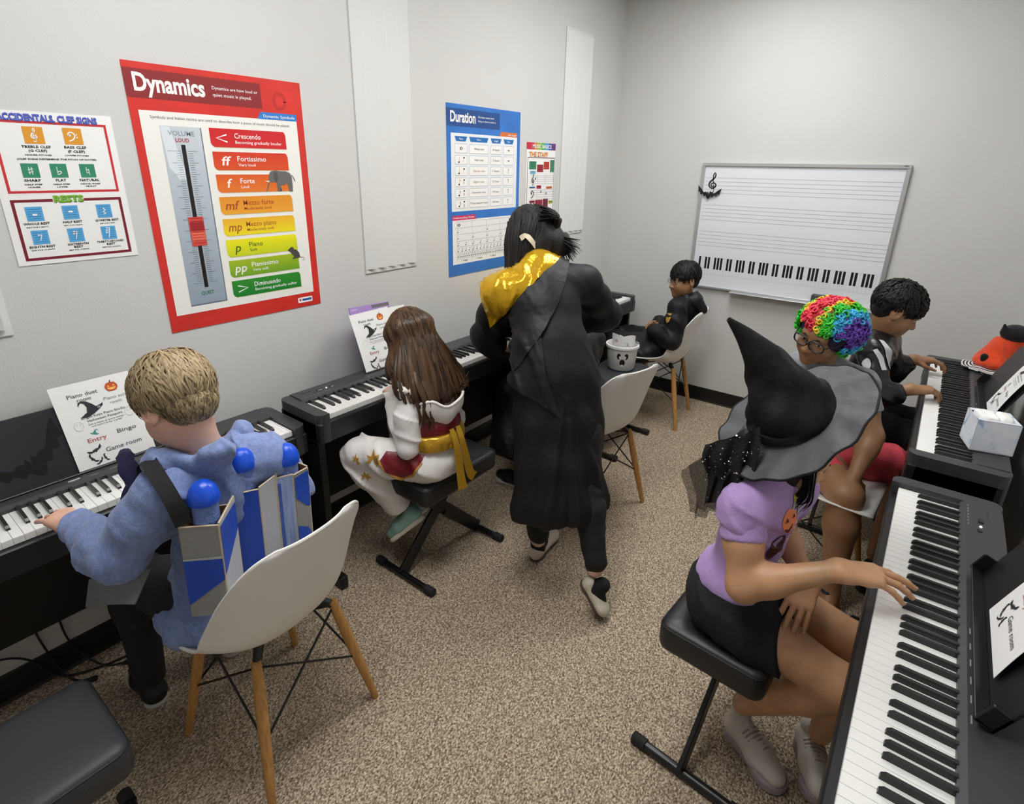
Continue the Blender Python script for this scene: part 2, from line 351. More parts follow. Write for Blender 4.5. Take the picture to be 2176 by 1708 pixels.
bars = [('Crescendo', 'Becoming gradually louder', '<', 'cf2027', 'd32428', .174, .234), ('Fortissimo', 'Very loud', 'ff', 'd63a22', 'de5326', .249, .309), ('Forte', 'Loud', 'f', 'df5c22', 'e87a2a', .3235, .384), ('Mezzo forte', 'Moderately loud', 'mf', 'e6922a', 'efa730', .3985, .459),
        ('Mezzo piano', 'Moderately soft', 'mp', 'f0b32b', 'f3e11f', .474, .534), ('Piano', 'Soft', 'p', 'f2ea16', 'c9d51f', .5475, .609), ('Pianissimo', 'Very soft', 'pp', 'a5bf22', '6fa526', .622, .683), ('Diminuendo', 'Becoming gradually softer', '>', '2f8f2c', '127f2a', .696, .757)]
for i, (a, b, s, c1, c2, v0, v1) in enumerate(bars):
    ink = {3: C('b34a1c'), 4: C('b5631c'), 5: C('3f6b1c')}.get(i, WHT); k = .012
    pts = [(.231, v0), (.505, v0), (.509, v0+.003), (.513, v0+.012), (.513, v1), (.243, v1), (.236, v1-.004), (.231, v1-.012)]
    P.poly('bar_shade', C('cfc7a4'), [(u+.0015, v+.0022) for u, v in pts], 2); P.poly('bar_'+a.lower().replace(' ', '_'), sheet_grad('bar '+a, c1, c2), pts, 3)
    if s in '<>':
        q = [(.289, v0+.019), (.252, v0+.031), (.289, v0+.043)]
        if s == '>': q = [(.541-x, y) for x, y in q]
        P.line('symbol', ink, q, .0045, 4)
    else: P.text('symbol_'+s, ink, s, .272, v0+.044, .029, {'ff': .032, 'f': .016, 'mf': .046, 'mp': .048, 'p': .02, 'pp': .044}[s], 'c', 4, .012, .22)
    P.text('term_'+a.lower().replace(' ', '_'), ink, a, .316, v0+.030, .0165, .0108*len(a), 'l', 4, .008); P.text('small_term', ink, b, .317, v0+.047, .0098, .0071*len(b), 'l', 4, .008)
EG = C('6b6a68')
concave(P, 'elephant', EG, [(.411,.384),(.414,.384),(.424,.365),(.428,.350),(.438,.352),(.447,.350),(.456,.352),(.457,.385),(.468,.385),(.472,.362),(.490,.362),(.497,.352),(.503,.366),(.505,.385),(.520,.386),(.522,.360),(.521,.335),(.515,.319),(.498,.312),(.472,.312),(.455,.309),(.438,.312),(.430,.320),(.426,.338),(.420,.36)], 6)
concave(P, 'elephant_ear', C('545352'), [(.447,.316),(.462,.318),(.466,.335),(.456,.352),(.447,.345)], 7); P.line('elephant_tail', EG, [(.520,.325), (.530,.338), (.534,.349)], .003, 6)
P.poly('elephant_tusk', C('efe7d8'), [(.408,.346), (.428,.346), (.424,.352)], 7)
concave(P, 'elephant_far_legs', C('3f3632'), [(.459,.36),(.470,.36),(.475,.384),(.464,.384)], 5)
MG = C('4a4744'); concave(P, 'mouse', MG, [(.470,.606),(.480,.599),(.486,.596),(.494,.597),(.497,.605),(.508,.609),(.518,.620),(.521,.636),(.516,.641),(.498,.641),(.488,.644),(.486,.640),(.496,.634),(.489,.626),(.482,.616)], 6)
P.line('mouse_tail', C('7d7672'), [(.518,.638),(.530,.640),(.538,.643),(.538,.651),(.530,.652)], .002, 6)
P.rrect('maker_badge', WHT, .491, .803, .557, .825, .003, 3); P.rrect('badge_print', C('2d5aa0'), .51, .809, .553, .818, .003, 4); P.disc('badge_dot', C('cc3d3a'), .501, .813, .005, 4, 10)
P.done()
# --- Duration
BLU = mat('poster blue', '2f74c6', .4, vary=(9, .1))
t, P = poster('duration_poster', 'blue Duration poster of note lengths behind the bending person in black robe', 2.147, 1.918, .606, .848, BLU)
P.rect('title_band', C('1d4a8c'), 0, .0205, .418, .102, 1); P.text('title_lettering', WHT, 'Duration', .027, .081, .047, .19, 'l', 2, .03, res=4)
P.text('title_lettering', WHT, 'Duration means how', .239, .054, .0095, .13, 'l', 2, .004); P.text('title_lettering', WHT, 'long or short a note is.', .239, .073, .0095, .145, 'l', 2, .004)
P.rect('white_field', C('e9edf2'), .029, .133, .578, .513, 1); P.poly('orange_tab', C('d8702e'), [(.418,.1335), (.428,.111), (.578,.111), (.578,.1335)], 2); P.text('tab_lettering', WHT, 'Note Length', .53, .128, .009, .075, 'c', 3, .004)
cols = [(.056, .151), (.166, .322), (.341, .435), (.452, .548)]
for (u0, u1), n in zip(cols, ('Note', 'Name', 'Length', 'Rest')):
    P.poly('column_heads', C('1f6fb8'), [(u0, .147), (u1, .147), (u1-.012, .171), (u0+.012, .171)], 2); P.text('head_lettering', WHT, n, (u0+u1)/2, .163, .009, None, 'c', 3, .004)
nm = [('Whole note', '4 beats', INK), ('Half note', '2 beats', INK), ('Quarter note', '1 beat', C('b0573a')), ('Eighth note', '1/2 beat', C('5b7a4a')), ('Sixteenth note', '1/4 beat', C('3b4a8a')), ('Thirty-second note', '1/8 beat', INK)]
for i, (a, b, ink) in enumerate(nm):
    v = .182+.0543*i
    for u0, u1 in cols: P.rrect('cell_edges', C('b9bec4'), u0, v, u1, v+.046, .006, 2); P.rrect('cells', WHT, u0+.002, v+.002, u1-.002, v+.043, .005, 3)
    P.text('cell_lettering', ink, a, .244, v+.027, .010, min(.008*len(a), .145), 'c', 4, .006); P.text('cell_lettering', INK, b, .388, v+.027, .010, .06, 'c', 4, .004)
    if i == 0: P.disc('notes', INK, .1035, v+.023, .011, 4, 14, .008); P.disc('note_holes', WHT, .1035, v+.023, .004, 5, 10, .006)
    else:
        for du, up in ((.085, 1), (.125, -1)):
            P.disc('notes', INK, du, v+.023+up*.011, .0058, 4, 10, .0042); P.rect('notes', INK, du+up*.0045-.0007, v+.023-.014, du+up*.0045+.0007, v+.023+.012, 4)
            for j in range(i-2): P.line('notes', INK, [(du+up*.0045, v+.011+.006*j+(0 if up > 0 else .016)), (du+up*.0045+.008, v+.016+.006*j+(0 if up > 0 else .01))], .0022, 4)
    if i < 2: P.rect('rests', INK, .492, v+.02, .508, v+.025, 4)
    elif i == 2: P.line('rests', INK, [(.498,v+.009),(.504,v+.017),(.497,v+.024),(.504,v+.032),(.497,v+.034)], .003, 4)
    else: P.line('rests', INK, [(.495, v+.014), (.504, v+.013), (.498, v+.034)], .0025, 4); P.disc('rests', INK, .496, v+.014, .003, 4, 8)
P.poly('pink_tab', C('cc2a63'), [(.030,.558), (.030,.534), (.212,.534), (.222,.558)], 2); P.text('tab_lettering', WHT, 'Understanding Notes', .12, .55, .0095, .17, 'c', 3, .004)
P.rect('lower_field', C('eceff2'), .032, .557, .578, .788, 1)
vl = [.566, .598, .631, .666, .697, .727, .758]
for v in vl: P.rect('rule_lines', C('9aa0a6'), .064, v, .55, v+.0016, 2)
for q in range(5): P.rect('rule_lines', C('9aa0a6'), .064+.1215*q, .566, .0654+.1215*q, .775, 2)
P.disc('notes', INK, .080, .583, .011, 3, 12, .008); P.disc('note_holes', C('eceff2'), .080, .583, .004, 4, 8, .006)
for r, n in enumerate((2, 4, 8, 16, 32)):
    for j in range(n):
        u = .072+j*.486/n; v = vl[r+1]+.023; P.disc('notes', INK, u, v, .0042, 3, 8, .003); P.rect('notes', INK, u+.003, v-.017, u+.0042, v, 3)
        if r > 1: P.line('notes', INK, [(u+.0035, v-.016), (u+.008, v-.010)], .002, 3)
for q in range(4): P.text('beat_lettering', INK, '1 beat', .125+.1215*q, .776, .010, .048, 'c', 3, .006)
P.done()
# --- Music Basics
t, P = poster('music_basics_poster', 'small white Music Basics sheet with rainbow heading beside the sound panel', 2.820, 1.766, .308, .408, PAPER)
for i, c in enumerate(('c4213a', 'c93552', 'd98a2b', '8fb83a', '49a866', '3f9fd0', '3a4f9e', '6a2f7a')): P.rect('rainbow_block_'+('red','rose','orange','lime','green','sky','indigo','plum')[i], C(c), .308*i/8, 0, .308*(i+1)/8, .039, 1)
P.text('heading_lettering', WHT, 'MUSIC BASICS', .16, .030, .020, .20, 'c', 2, .02)
P.text('staff_shadow', C('7a3f17'), 'THE STAFF', .125, .0785, .024, .198, 'c', 1, .03); P.text('staff_lettering', C('f0942a'), 'THE STAFF', .123, .0765, .024, .198, 'c', 2, .02)
def ring(P, name, m, u0, v0, u1, v1, w, k=1):
    for a in ((u0, v0, u1, v0+w), (u0, v1-w, u1, v1), (u0, v0+w, u0+w, v1-w), (u1-w, v0+w, u1, v1-w)): P.rect(name, m, *a, k)
ring(P, 'frame_line', C('5c1a2a'), .012, .082, .303, .399, .004)
for c, q in (('2f8f66', (.030,.105,.104,.151)), ('a81d35', (.112,.123,.180,.166)), ('cf3a22', (.183,.106,.245,.150)), ('3a8f6a', (.254,.095,.299,.167)), ('7fc0dc', (.039,.159,.100,.178)), ('2f6cb5', (.038,.249,.098,.259)), ('a81d35', (.113,.243,.163,.262)), ('d0692c', (.218,.251,.285,.265)), ('8a2440', (.042,.330,.099,.345)), ('a3183a', (.103,.328,.182,.390)), ('7d1330', (.186,.324,.244,.389)), ('9aa83a', (.250,.337,.296,.355))):
    P.rect({'2f8f66': 'green_block', '3a8f6a': 'tall_green_block', 'a81d35': 'crimson_block', 'cf3a22': 'vermilion_block', '7fc0dc': 'pale_blue_block', '2f6cb5': 'blue_block', 'd0692c': 'orange_block', '8a2440': 'wine_block', 'a3183a': 'large_crimson_block', '7d1330': 'dark_red_block', '9aa83a': 'olive_block'}[c], C(c), *q, 1)
    n = max(1, int((q[3]-q[1])/.011))
    for j in range(n): P.rect('block_print', C('2a1a1c'), q[0]+.008, q[1]+.004+j*.011, q[2]-.008, q[1]+.007+j*.011, 2)
for v0, v1 in ((.186, .233), (.270, .324)):
    for i in range(5): P.rect('staff_lines', INKG, .050, v0+(v1-v0)*i/4, .295, v0+(v1-v0)*i/4+.0013, 1)
    for u in (.12, .205, .29): P.rect('staff_lines', INKG, u, v0, u+.0015, v1, 1)
treble(P, 'clef', INK, .072, .211, .07); bass(P, 'clef', INK, .072, .292, .045)
for u, n in ((.098, .212), (.22, .30), (.16, .29)): P.text('time_figures', INK, '4', u, n, .018, None, 'c', 2, .02)
P.done()
# --- Accidentals / clef signs
t, P = poster('clef_signs_poster', 'white clef signs and rests poster cut off at the left frame edge', .3985, 1.7555, .3035, .408, PAPER)
P.O = Vector((.0024, .27, 1.7555))
RD, DR, OR, GN, LB = C('cc2f35'), C('7a1628'), C('e09a2b'), C('2f8a68'), C('58a9de')
for dx, m, k in ((.0015, C('22264f'), 2), (0, C('4f5fc4'), 3)):
    P.text('heading_lettering' if k == 3 else 'heading_shadow', m, 'ACCIDENTALS, CLEF SIGNS', .394, .0245+dx, .0165, .230, 'r', k, .045)
ring(P, 'red_frame', RD, .148, .0245, .4145, .2125, .0065)
ring(P, 'dark_red_frame', DR, .147, .229, .4150, .396, .0075)
for c, q in ((OR, (.213,.039,.2585,.0825)), (OR, (.304,.038,.349,.0815)), (GN, (.190,.134,.2285,.171)), (GN, (.255,.134,.294,.171)), (GN, (.325,.134,.363,.171))): P.rect('orange_tile' if c is OR else 'green_tile', c, *q, 2)
treble(P, 'tile_symbols', WHT, .236, .061, .037, 3); bass(P, 'tile_symbols', WHT, .325, .059, .027, 3)
for d in (-.003, .003): P.rect('tile_symbols', WHT, .2095+d-.0008, .143, .2095+d+.0008, .163, 3); P.line('tile_symbols', WHT, [(.2035, .1545+d*1.2), (.2155, .1515+d*1.2)], .0022, 3)
P.rect('tile_symbols', WHT, .2695, .142, .2712, .164, 3); P.line('tile_symbols', WHT, smooth_line([(.271,.156),(.277,.154),(.279,.158),(.271,.164)], 4), .002, 3)
P.rect('tile_symbols', WHT, .3405, .143, .342, .159, 3); P.rect('tile_symbols', WHT, .346, .148, .3475, .165, 3); P.line('tile_symbols', WHT, [(.341,.151),(.347,.149)], .002, 3); P.line('tile_symbols', WHT, [(.341,.159),(.347,.157)], .002, 3)
for s, u, v, h, w in (('TREBLE CLEF', .2355, .0935, .0062, .066), ('(G CLEF)', .237, .1035, .0062, .042), ('HIGHER PITCHES', .2365, .1135, .0035, .060), ('BASS CLEF', .3265, .0925, .0062, .054), ('(F CLEF)', .327, .1035, .0062, .042), ('LOWER PITCHES', .3265, .1130, .0035, .058), ('(CLEF SIGNS DETERMINE THE PITCH OF NOTES)', .279, .1245, .0042, .186),
                      ('SHARP', .209, .1815, .0062, .038), ('HALF STEP', .209, .1912, .0036, .04), ('HIGHER', .209, .1985, .0036, .028), ('FLAT', .274, .1815, .0062, .025), ('HALF STEP', .274, .1912, .0036, .04), ('LOWER', .274, .1985, .0036, .026), ('NATURAL', .344, .1815, .0062, .05), ('CANCEL SHARP', .344, .1905, .0036, .052), ('OR FLAT', .344, .1975, .0036, .028)):
    P.text('caption_lettering', INK, s, u, v, h, w, 'c', 2, .03, res=1)
for c, d, k in ((C('2a4a16'), .0013, 3), (C('76b52b'), 0, 4)): P.text('rests_lettering' if k == 4 else 'rests_shadow', c, 'RESTS', .281+d, .2375+d, .0165, .072, 'c', k, .05)
P.rect('rests_gap', PAPER, .243, .2285, .318, .2375, 2)
for i, (u, v) in enumerate(((.174,.2485), (.259,.2485), (.344,.2485), (.174,.313), (.259,.313), (.344,.313))):
    P.rect('blue_tile', LB, u, v, u+.039, v+.039, 2)
    for j in range(5): P.rect('tile_lines', C('2b6aa0'), u+.004, v+.006+.0065*j, u+.035, v+.0069+.0065*j, 3)
    cu, cv = u+.0195, v+.0195
    if i < 2: s = 1 if i else -1; P.poly('rest_symbols', WHT, [(cu-.006, cv), (cu+.006, cv), (cu+.0045, cv-.005*s), (cu-.0045, cv-.005*s)] if 1 else [], 4)
    elif i == 2: P.line('rest_symbols', WHT, [(cu-.002,cv-.009),(cu+.003,cv-.003),(cu-.003,cv+.002),(cu+.003,cv+.007),(cu-.003,cv+.009)], .003, 4)
    else:
        n = (1, 2, 3)[i-3]; P.line('rest_symbols', WHT, [(cu+.004, cv-.003-.004*n), (cu-.002, cv+.006+.003*n)], .002, 4)
        for j in range(n): P.disc('rest_symbols', WHT, cu-.003-.0015*j, cv-.003-.004*n+.0065*j+.001, .0026, 4, 8); P.line('rest_symbols', WHT, [(cu-.003-.0015*j, cv-.001-.004*n+.0065*j), (cu+.004-.0018*j, cv-.003-.004*n+.0065*j)], .0016, 4)
for s, u, v, h, w in (('WHOLE REST', .193, .2975, .0058, .06), ('REST FOR 4 BEATS', .193, .3055, .0028, .05), ('HALF REST', .278, .2975, .0058, .048), ('REST FOR 2 BEATS', .278, .3055, .0028, .045), ('QUARTER REST', .366, .2975, .0058, .063), ('REST FOR 1 BEAT', .366, .3055, .0028, .04), ('EIGHTH REST', .193, .3615, .0058, .06), ('REST FOR 1/2 BEATS', .193, .3690, .0028, .054), ('SIXTEENTH', .2785, .3615, .0056, .053), ('REST', .2785, .3695, .0056, .023), ('REST FOR 1/4 BEATS', .2785, .3765, .0028, .05), ('THIRTY-SECOND', .363, .3610, .0056, .073), ('REST', .363, .3690, .0056, .023), ('REST FOR 1/8 BEATS', .363, .3765, .0028, .05)):
    P.text('caption_lettering', INK, s, u, v, h, w, 'c', 2, .03, res=1)
P.done()
# ------------------------------------------------------------------ whiteboard on the back wall
ALU = mat('satin aluminium', 'bfc0c1', .35, .6, bump=(400, .02)); WB = mat('whiteboard enamel', 'e6e8ee', .16, coat=.3)
t = thing('whiteboard', 'wall whiteboard printed with staves and a piano keyboard', 'whiteboard', (.6597, ROOM_D, 1.6717))
BW, BH = 1.154, .826
MB().box((.012, -.014, -BH+.012), (BW-.012, -.002, -.012)).build('panel', WB, t)
for q in (((0, -.026, -.020), (BW, -.001, 0)), ((0, -.026, -BH), (.020, -.001, -.020)), ((BW-.022, -.026, -BH), (BW, -.001, -.020))): MB().box(q[0], q[1], .002).build('frame_rail', ALU, t)
MB().box((0, -.026, -BH), (BW, -.001, -BH+.014), .002).box((.3, -.075, -BH-.004), (BW, -.021, -BH+.003), .002).build('tray', ALU, t)
P = Flat(t, (0, -.0142, 0), (1, 0, 0), (0, 0, -1), (0, -1, 0)); LN = C('a5a9ae')
for v0, v1, u0 in ((.093, .190, .029), (.267, .3625, .029), (.440, .535, .031)):
    for i in range(5): P.rect('stave_lines', LN, u0, v0+(v1-v0)*i/4-.0011, 1.1355, v0+(v1-v0)*i/4+.0011, 1)
K0, K1, KT, KB = .040, 1.135, .612, .729; kw = (K1-K0)/52
for i in range(53): P.rect('white_key_lines', C('c3c9cf'), K0+i*kw-.0007, KT, K0+i*kw+.0007, KB, 1)
for v in (KT, KB): P.rect('white_key_lines', C('c3c9cf'), K0, v-.0007, K1, v+.0007, 1)
for i in range(52):
    if i in (1, 4) or i > 1 and (i-2) % 7 in (2, 6) or i == 51: continue
    if i == 1: continue
    c = K0+(i+1)*kw; P.rect('black_key_print', C('0d0a10'), c-kw*.33, KT, c+kw*.33, KT+.080, 2)
treble(P, 'treble_clef', INK, .078, .128, .135, 2); P.done()
MB().box((1.118, -.0275, -.0085), (1.138, -.0255, -.0045)).build('maker_label', C('3c3c40'), t)
BLK = mat('black card', '0c0b0d', .7)
o = thing('bat_cutout', 'black paper bat stuck under the treble clef on the whiteboard', 'decoration', (.6597+.066, ROOM_D-.029, 1.6717-.195))
P = Flat(o, (0, 0, 0), (1, 0, 0), (0, 0, -1), (0, -1, 0)); P.EPS = .0012
bat(P, 'wings', BLK, 0, -.012, .158, .1, 0, .05); bat(P, 'wings', BLK, 0, -.012, .158, .1, 1, .05)
P.done(); MB().ball((0, -.002, -.012), .013, 6, None, (1, .25, 1.1)).build('body', BLK, o, 60)
o = thing('board_eraser', 'dark grey eraser on the whiteboard tray above the rainbow wig', 'eraser', (.6597+.855, ROOM_D-.05, 1.6717-BH+.003))
MB().box((-.055, -.022, .012), (.055, .022, .058), .004).build('grip', mat('eraser grip', '4a4a4e', .6), o, 40); MB().box((-.055, -.022, 0), (.055, .022, .012), .001).build('felt_pad', mat('eraser felt', '26262a', .95), o)
# ------------------------------------------------------------------ digital pianos
PBLK = mat('black piano plastic', '18181a', .42, bump=(900, .05)); PTOP = mat('dark grey piano top', '37383a', .38, bump=(900, .06)); STND = mat('black stand laminate', '0d0d0e', .5)
IVORY = mat('white key plastic', 'f1f1ee', .25); EBONY = mat('black key plastic', '242425', .33, bump=(800, .03)); LEDM = mat('status light', 'ffffff', .3, emit=1.5); MARK = mat('grey panel print', '8b8c8e', .6); GLOSSB = mat('gloss black button', '0a0a0b', .15)
KW = 1.2246/52
def key_mesh():
    k = MB(); w = KW-.0007; b = .0008
    # white key: bevelled top edges, short front lip
    prof = [(0, -.020), (0, -.0015), (.0012, 0), (.150, 0), (.150, -.020)]
    vs = []
    for x, i in ((0, b), (b*.5, 0), (w-b*.5, 0), (w, b)):
        vs += [(x, d, z-(i if z > -.01 else 0)) for d, z in prof]
    n = 5; fs = []
    for j in range(3):
        for i in range(4): fs.append((j*n+i, j*n+i+1, (j+1)*n+i+1, (j+1)*n+i))
    fs += [(0, 4, 3, 2, 1), (3*n, 3*n+1, 3*n+2, 3*n+3, 3*n+4)]
    k.add(vs, fs); wk = k.build('white_key', IVORY)
    k = MB(); w0, w1 = .0052, .0040
    rows = [(.0480, -.002, w0), (.0500, .0045, w0), (.0550, .0115, w1), (.0580, .0125, w1), (.1480, .0125, w1), (.1480, -.002, w0)]
    vs = [(s*w, d, z) for d, z, w in rows for s in (-1, 1)]
    vs += [(s*w0, d, -.002) for d in (.0480, .0500, .0550, .0580, .1480) for s in (-1, 1)]
    fs = [(2*i, 2*i+1, 2*i+3, 2*i+2) for i in range(4)]+[(8, 9, 11, 10)]
    fs += [(0, 2, 14), (0, 2, 4, 16), ]
    k = MB(); k.add([(-w0, .048, -.002), (w0, .048, -.002), (w0, .148, -.002), (-w0, .148, -.002), (-w0+.0006, .0495, .0060), (w0-.0006, .0495, .0060), (-w1, .0560, .0120), (w1, .0560, .0120), (w1, .148, .0125), (-w1, .148, .0125)],
                    [(0, 1, 5, 4), (4, 5, 7, 6), (6, 7, 8, 9), (1, 2, 8, 7, 5), (3, 0, 4, 6, 9), (2, 3, 9, 8), (3, 2, 1, 0)])
    bk = k.build('black_key', EBONY, None, None); return wk, bk
WKEY, BKEY = key_mesh()
def digital_piano(label, x, y, zk, left, rest=None, gap_top=.016, group=None):
    """origin below the front edge of the keys at the bass end; X runs up the keyboard, Y away from the player"""
    global WKEY, BKEY
    t = thing('digital_piano', label, 'piano', (x, y, 0), math.pi/2 if left else -math.pi/2, group)
    MB().box((-.048, -.018, zk-.102), (1.2726, .232, zk-.0215), .004).build('lower_case', PBLK, t)
    for u0, u1, s in ((-.048, -.0015, 0), (1.2261, 1.2726, 1)):
        mb = MB(); r = .028; ou = u0 if not s else u1; iu = u1 if not s else u0; sg = 1 if not s else -1
        pl = [(iu, -.02)]+[(ou+sg*(r-r*math.sin(a)), -.02+r-r*math.cos(a)) for a in np.linspace(0, math.pi/2, 5)]+[(ou+sg*(r-r*math.cos(a)), .242-r+r*math.sin(a)) for a in np.linspace(0, math.pi/2, 5)]+[(iu, .242)]
        mb.prism(pl if s else pl[::-1], zk-.10, zk+gap_top); mb.build('cheek_block', PTOP, t)
    rp = MB(); pf = [(.1455, zk-.03), (.1455, zk+.010), (.158, zk+.017), (.236, zk+.018), (.242, zk+.012), (.242, zk-.10), (.225, zk-.10)]
    vs = [(u, d, z) for u in (-.0014, 1.226) for d, z in pf]; n = len(pf)
    rp.add(vs, [tuple(range(n-1, -1, -1)), tuple(range(n, 2*n))]+[(i, (i+1) % n, n+(i+1) % n, n+i) for i in range(n)]); rp.build('control_panel', PTOP, t)
    for i in range(52):
        M = Matrix.Translation((i*KW, 0, zk))
        if not WKEY.parent and i == 0 and not WKEY.get('used'): WKEY['used'] = 1; del WKEY['used']; WKEY.parent = t; WKEY.matrix_local = M
        else: inst(WKEY, 'white_key', t, M)
    off = {0: -.10, 1: .10, 3: -.13, 4: 0, 5: .13}; first = True
    for i in range(51):
        o = (i-2) % 7
        if o in off and not (i == 51):
            M = Matrix.Translation(((i+1+off[o])*KW, 0, zk))
            if BKEY.parent is None: BKEY.parent = t; BKEY.matrix_local = M
            else: inst(BKEY, 'black_key', t, M)
    b = MB().box((.09, .185, zk+.0172), (.112, .197, zk+.0200), .001)
    b.box((.150, .183, zk+.0172), (.165, .193, zk+.0195), .001); b.build('power_button', GLOSSB, t)
    MB().ball((.134, .190, zk+.0178), .0035, 5).build('status_light', LEDM, t)
    MB().box((.03, .205, zk+.0174), (.075, .2075, zk+.0182)).build('volume_slot', GLOSSB, t)
    mk = MB()
    for i in range(7): mk.box((.02+.018*i, .1622, zk+.0171), (.028+.018*i, .1650, zk+.0178))
    for i in range(6): mk.box((.60+.05*i, .1622, zk+.0171), (.62+.05*i, .1645, zk+.0178))
    mk.build('panel_print', MARK, t)['kind'] = 'stuff'
    MB().box((.595, .168, zk+.0171), (.625, .176, zk+.0179)).build('maker_badge', mat('silver badge', 'b9babb', .4), t)
    # stand
    for u0, u1 in ((-.040, -.012), (1.2366, 1.2646)):
        mb = MB(); mb.box((u0, .012, .06), (u1, .215, zk-.103), .003); mb.box((u0-.004, -.05, 0), (u1+.004, .232, .0605), .006); mb.build('stand_side', STND, t)
    MB().box((-.011, .175, .285), (1.2356, .193, zk-.104), .002).build('stand_back_panel', STND, t)
    if rest:
        u0, u1, d0, d1, h = rest; mb = MB(); a = .005; ang = Vector((0, d1-d0, h)).normalized(); nv = Vector((0, -ang.z, ang.y))
        M = frame(Vector((u0, d0, zk+.019)), V(1, 0, 0), ang, V(1, 0, 0).cross(ang)); L = math.hypot(d1-d0, h)
        mb.box((0, 0, -.003), (u1-u0, L, .003), .002, M); mb.build('music_rest', mat('dark music rest', '2c2e31', .35, bump=(700, .05)), t)
        MB().box((u0-.004, d0-.016, zk+.0175), (u1+.004, d0+.006, zk+.0235), .002).build('rest_ledge', PBLK, t)
    return t
LP = 'digital pianos along the left wall'; RP = 'digital pianos along the right wall'
digital_piano('black digital piano played by the blond boy, nearest on the left', .310, .9765-1.2246, .7116, True, (.34, .87, .205, .262, .205), .013, LP)
digital_piano('black digital piano in front of the girl in white and gold', .3739, 1.0855, .755, True, (.345, .67, .205, .262, .205), .013, LP)
digital_piano('black digital piano ending in the far corner by the seated boy in glasses', .355, 2.432, .755, True, (.33, .85, .205, .262, .205), .013, LP)
digital_piano('black digital piano nearest on the right, played by the girl in the witch hat', 2.0936, 1.923, .723, False, None, .016, RP)
digital_piano('black digital piano with tissue box, far one on the right', 2.1175, 3.3673, .7554, False, None, .016, RP)
# steeper music rests of the two right hand pianos (angled leaves with an end bracket), parts of those pianos
_rp = [o for o in bpy.data.objects if o.name.startswith('digital_piano') and o.parent is None]
for o, u0, u1, zk in ((_rp[3], .375, .875, .723), (_rp[4], .34, .86, .7554)):
    d0, L = .188, .21; ang = Vector((0, .42, 1)).normalized(); M = frame(Vector((u0, d0, zk+.020)), V(1, 0, 0), ang, V(1, 0, 0).cross(ang))
    MB().box((0, 0, -.004), (u1-u0, L, .004), .002, M).build('music_rest', PBLK, o)
    MB().box((0, .004, .004), (u1-u0, .008, .030), .001, M).build('rest_ledge', PBLK, o)
    for a in (0, u1-u0-.006): MB().box((a, 0, -.004), (a+.006, .05, .030), .002, M).build('rest_bracket', PBLK, o)
# ------------------------------------------------------------------ white shell chairs
SHELL = mat('white polypropylene shell', 'ecebe6', .38, bump=(500, .02)); OAK = mat('pale beech wood', 'c08e50', .5, bump=(60, .1), vary=(22, .22), aniso=(6, 6, .6)); WIRE = mat('black wire rod', '121212', .4)
def shell_mesh():
    # (x, z, half width, edge rise, blend of edge direction 0=up 1=forward)
    K = np.array([(-.225,.424,.150,.000,0), (-.222,.438,.185,.002,0), (-.195,.446,.212,.010,0), (-.12,.438,.232,.030,0), (-.04,.424,.238,.052,0), (.04,.417,.239,.075,.08), (.105,.426,.238,.094,.25), (.150,.462,.236,.100,.5), (.178,.525,.232,.096,.72), (.198,.60,.225,.086,.88), (.217,.68,.214,.070,.95), (.236,.755,.196,.050,1), (.248,.80,.172,.036,1), (.253,.822,.145,.026,1), (.256,.832,.105,.018,1)])
    K[:, 1] = np.where(K[:, 1] > .45, .45+(K[:, 1]-.45)*.88, K[:, 1])
    K = smooth_line(K, 3); S = np.linspace(-1, 1, 23); G = []
    for x, z, w, e, bl in K:
        a = bl*math.pi/2; d = np.array((-math.sin(a), 0, math.cos(a))); row = []
        for s in S: row.append(np.array((x, s*w, z))+d*e*abs(s)**2.6)
        G.append(row)
    return np.array(G)
SG = shell_mesh()
def shell_chair(label, x, y, rz, group='white shell chairs'):
    t = thing('shell_chair', label, 'chair', (x, y, 0), rz, group)
    mb = MB(); mb.sheet(SG, .0055); r, c = SG.shape[:2]
    rim = [SG[0, j] for j in range(c)]+[SG[i, -1] for i in range(1, r)]+[SG[-1, j] for j in range(c-2, -1, -1)]+[SG[i, 0] for i in range(r-2, 0, -1)]
    mb.tube(rim, .0042, 6, closed=True); mb.build('seat_shell', SHELL, t, 50)
    L = []
    for sx in (-1, 1):
        for sy in (-1, 1):
            a = Vector((sx*.118+.0, sy*.128, .405)); b = Vector((sx*.196, sy*.196, 0)); L.append((a, b))
            if True: MB().tube([a+(b-a)*k for k in (0, .12, .3, .6, .97, 1)], [.0125, .0148, .0165, .0150, .0112, .0095], 10).build('leg', OAK, t, 40)
    # bracing wires and mounts
    for (i, j) in ((0, 1), (1, 3), (3, 2), (2, 0)):
        mb = MB()
        for p, q in ((i, j), (j, i)):
            a = L[p][0]+(L[p][1]-L[p][0])*.04; b = L[q][0]+(L[q][1]-L[q][0])*.55; mb.tube([a, b], .0035, 6)
        mb.build('brace_wire', WIRE, t)
    for a, b in L:
        MB().tube([a+V(0, 0, -.012), a+V(-a.x*.25, -a.y*.25, .016)], [.012, .014], 8).build('shell_mount', WIRE, t)
    mb = MB(); mb.tube([L[0][0]+V(0,0,-.01), L[3][0]+V(0,0,-.01)], .004, 6); mb.tube([L[1][0]+V(0,0,-.01), L[2][0]+V(0,0,-.01)], .004, 6); mb.build('under_frame', WIRE, t)
    return t
shell_chair('white shell chair with wooden legs under the blond boy', .728, .600, math.radians(6.5))
shell_chair('white shell chair under the seated boy in black robe and glasses', .690, 3.490, math.radians(8))
shell_chair('white shell chair behind the standing person in the black robe', .86, 2.27, math.radians(-14))
shell_chair('white shell chair under the child in the rainbow wig', 1.840, 2.400, math.radians(176))
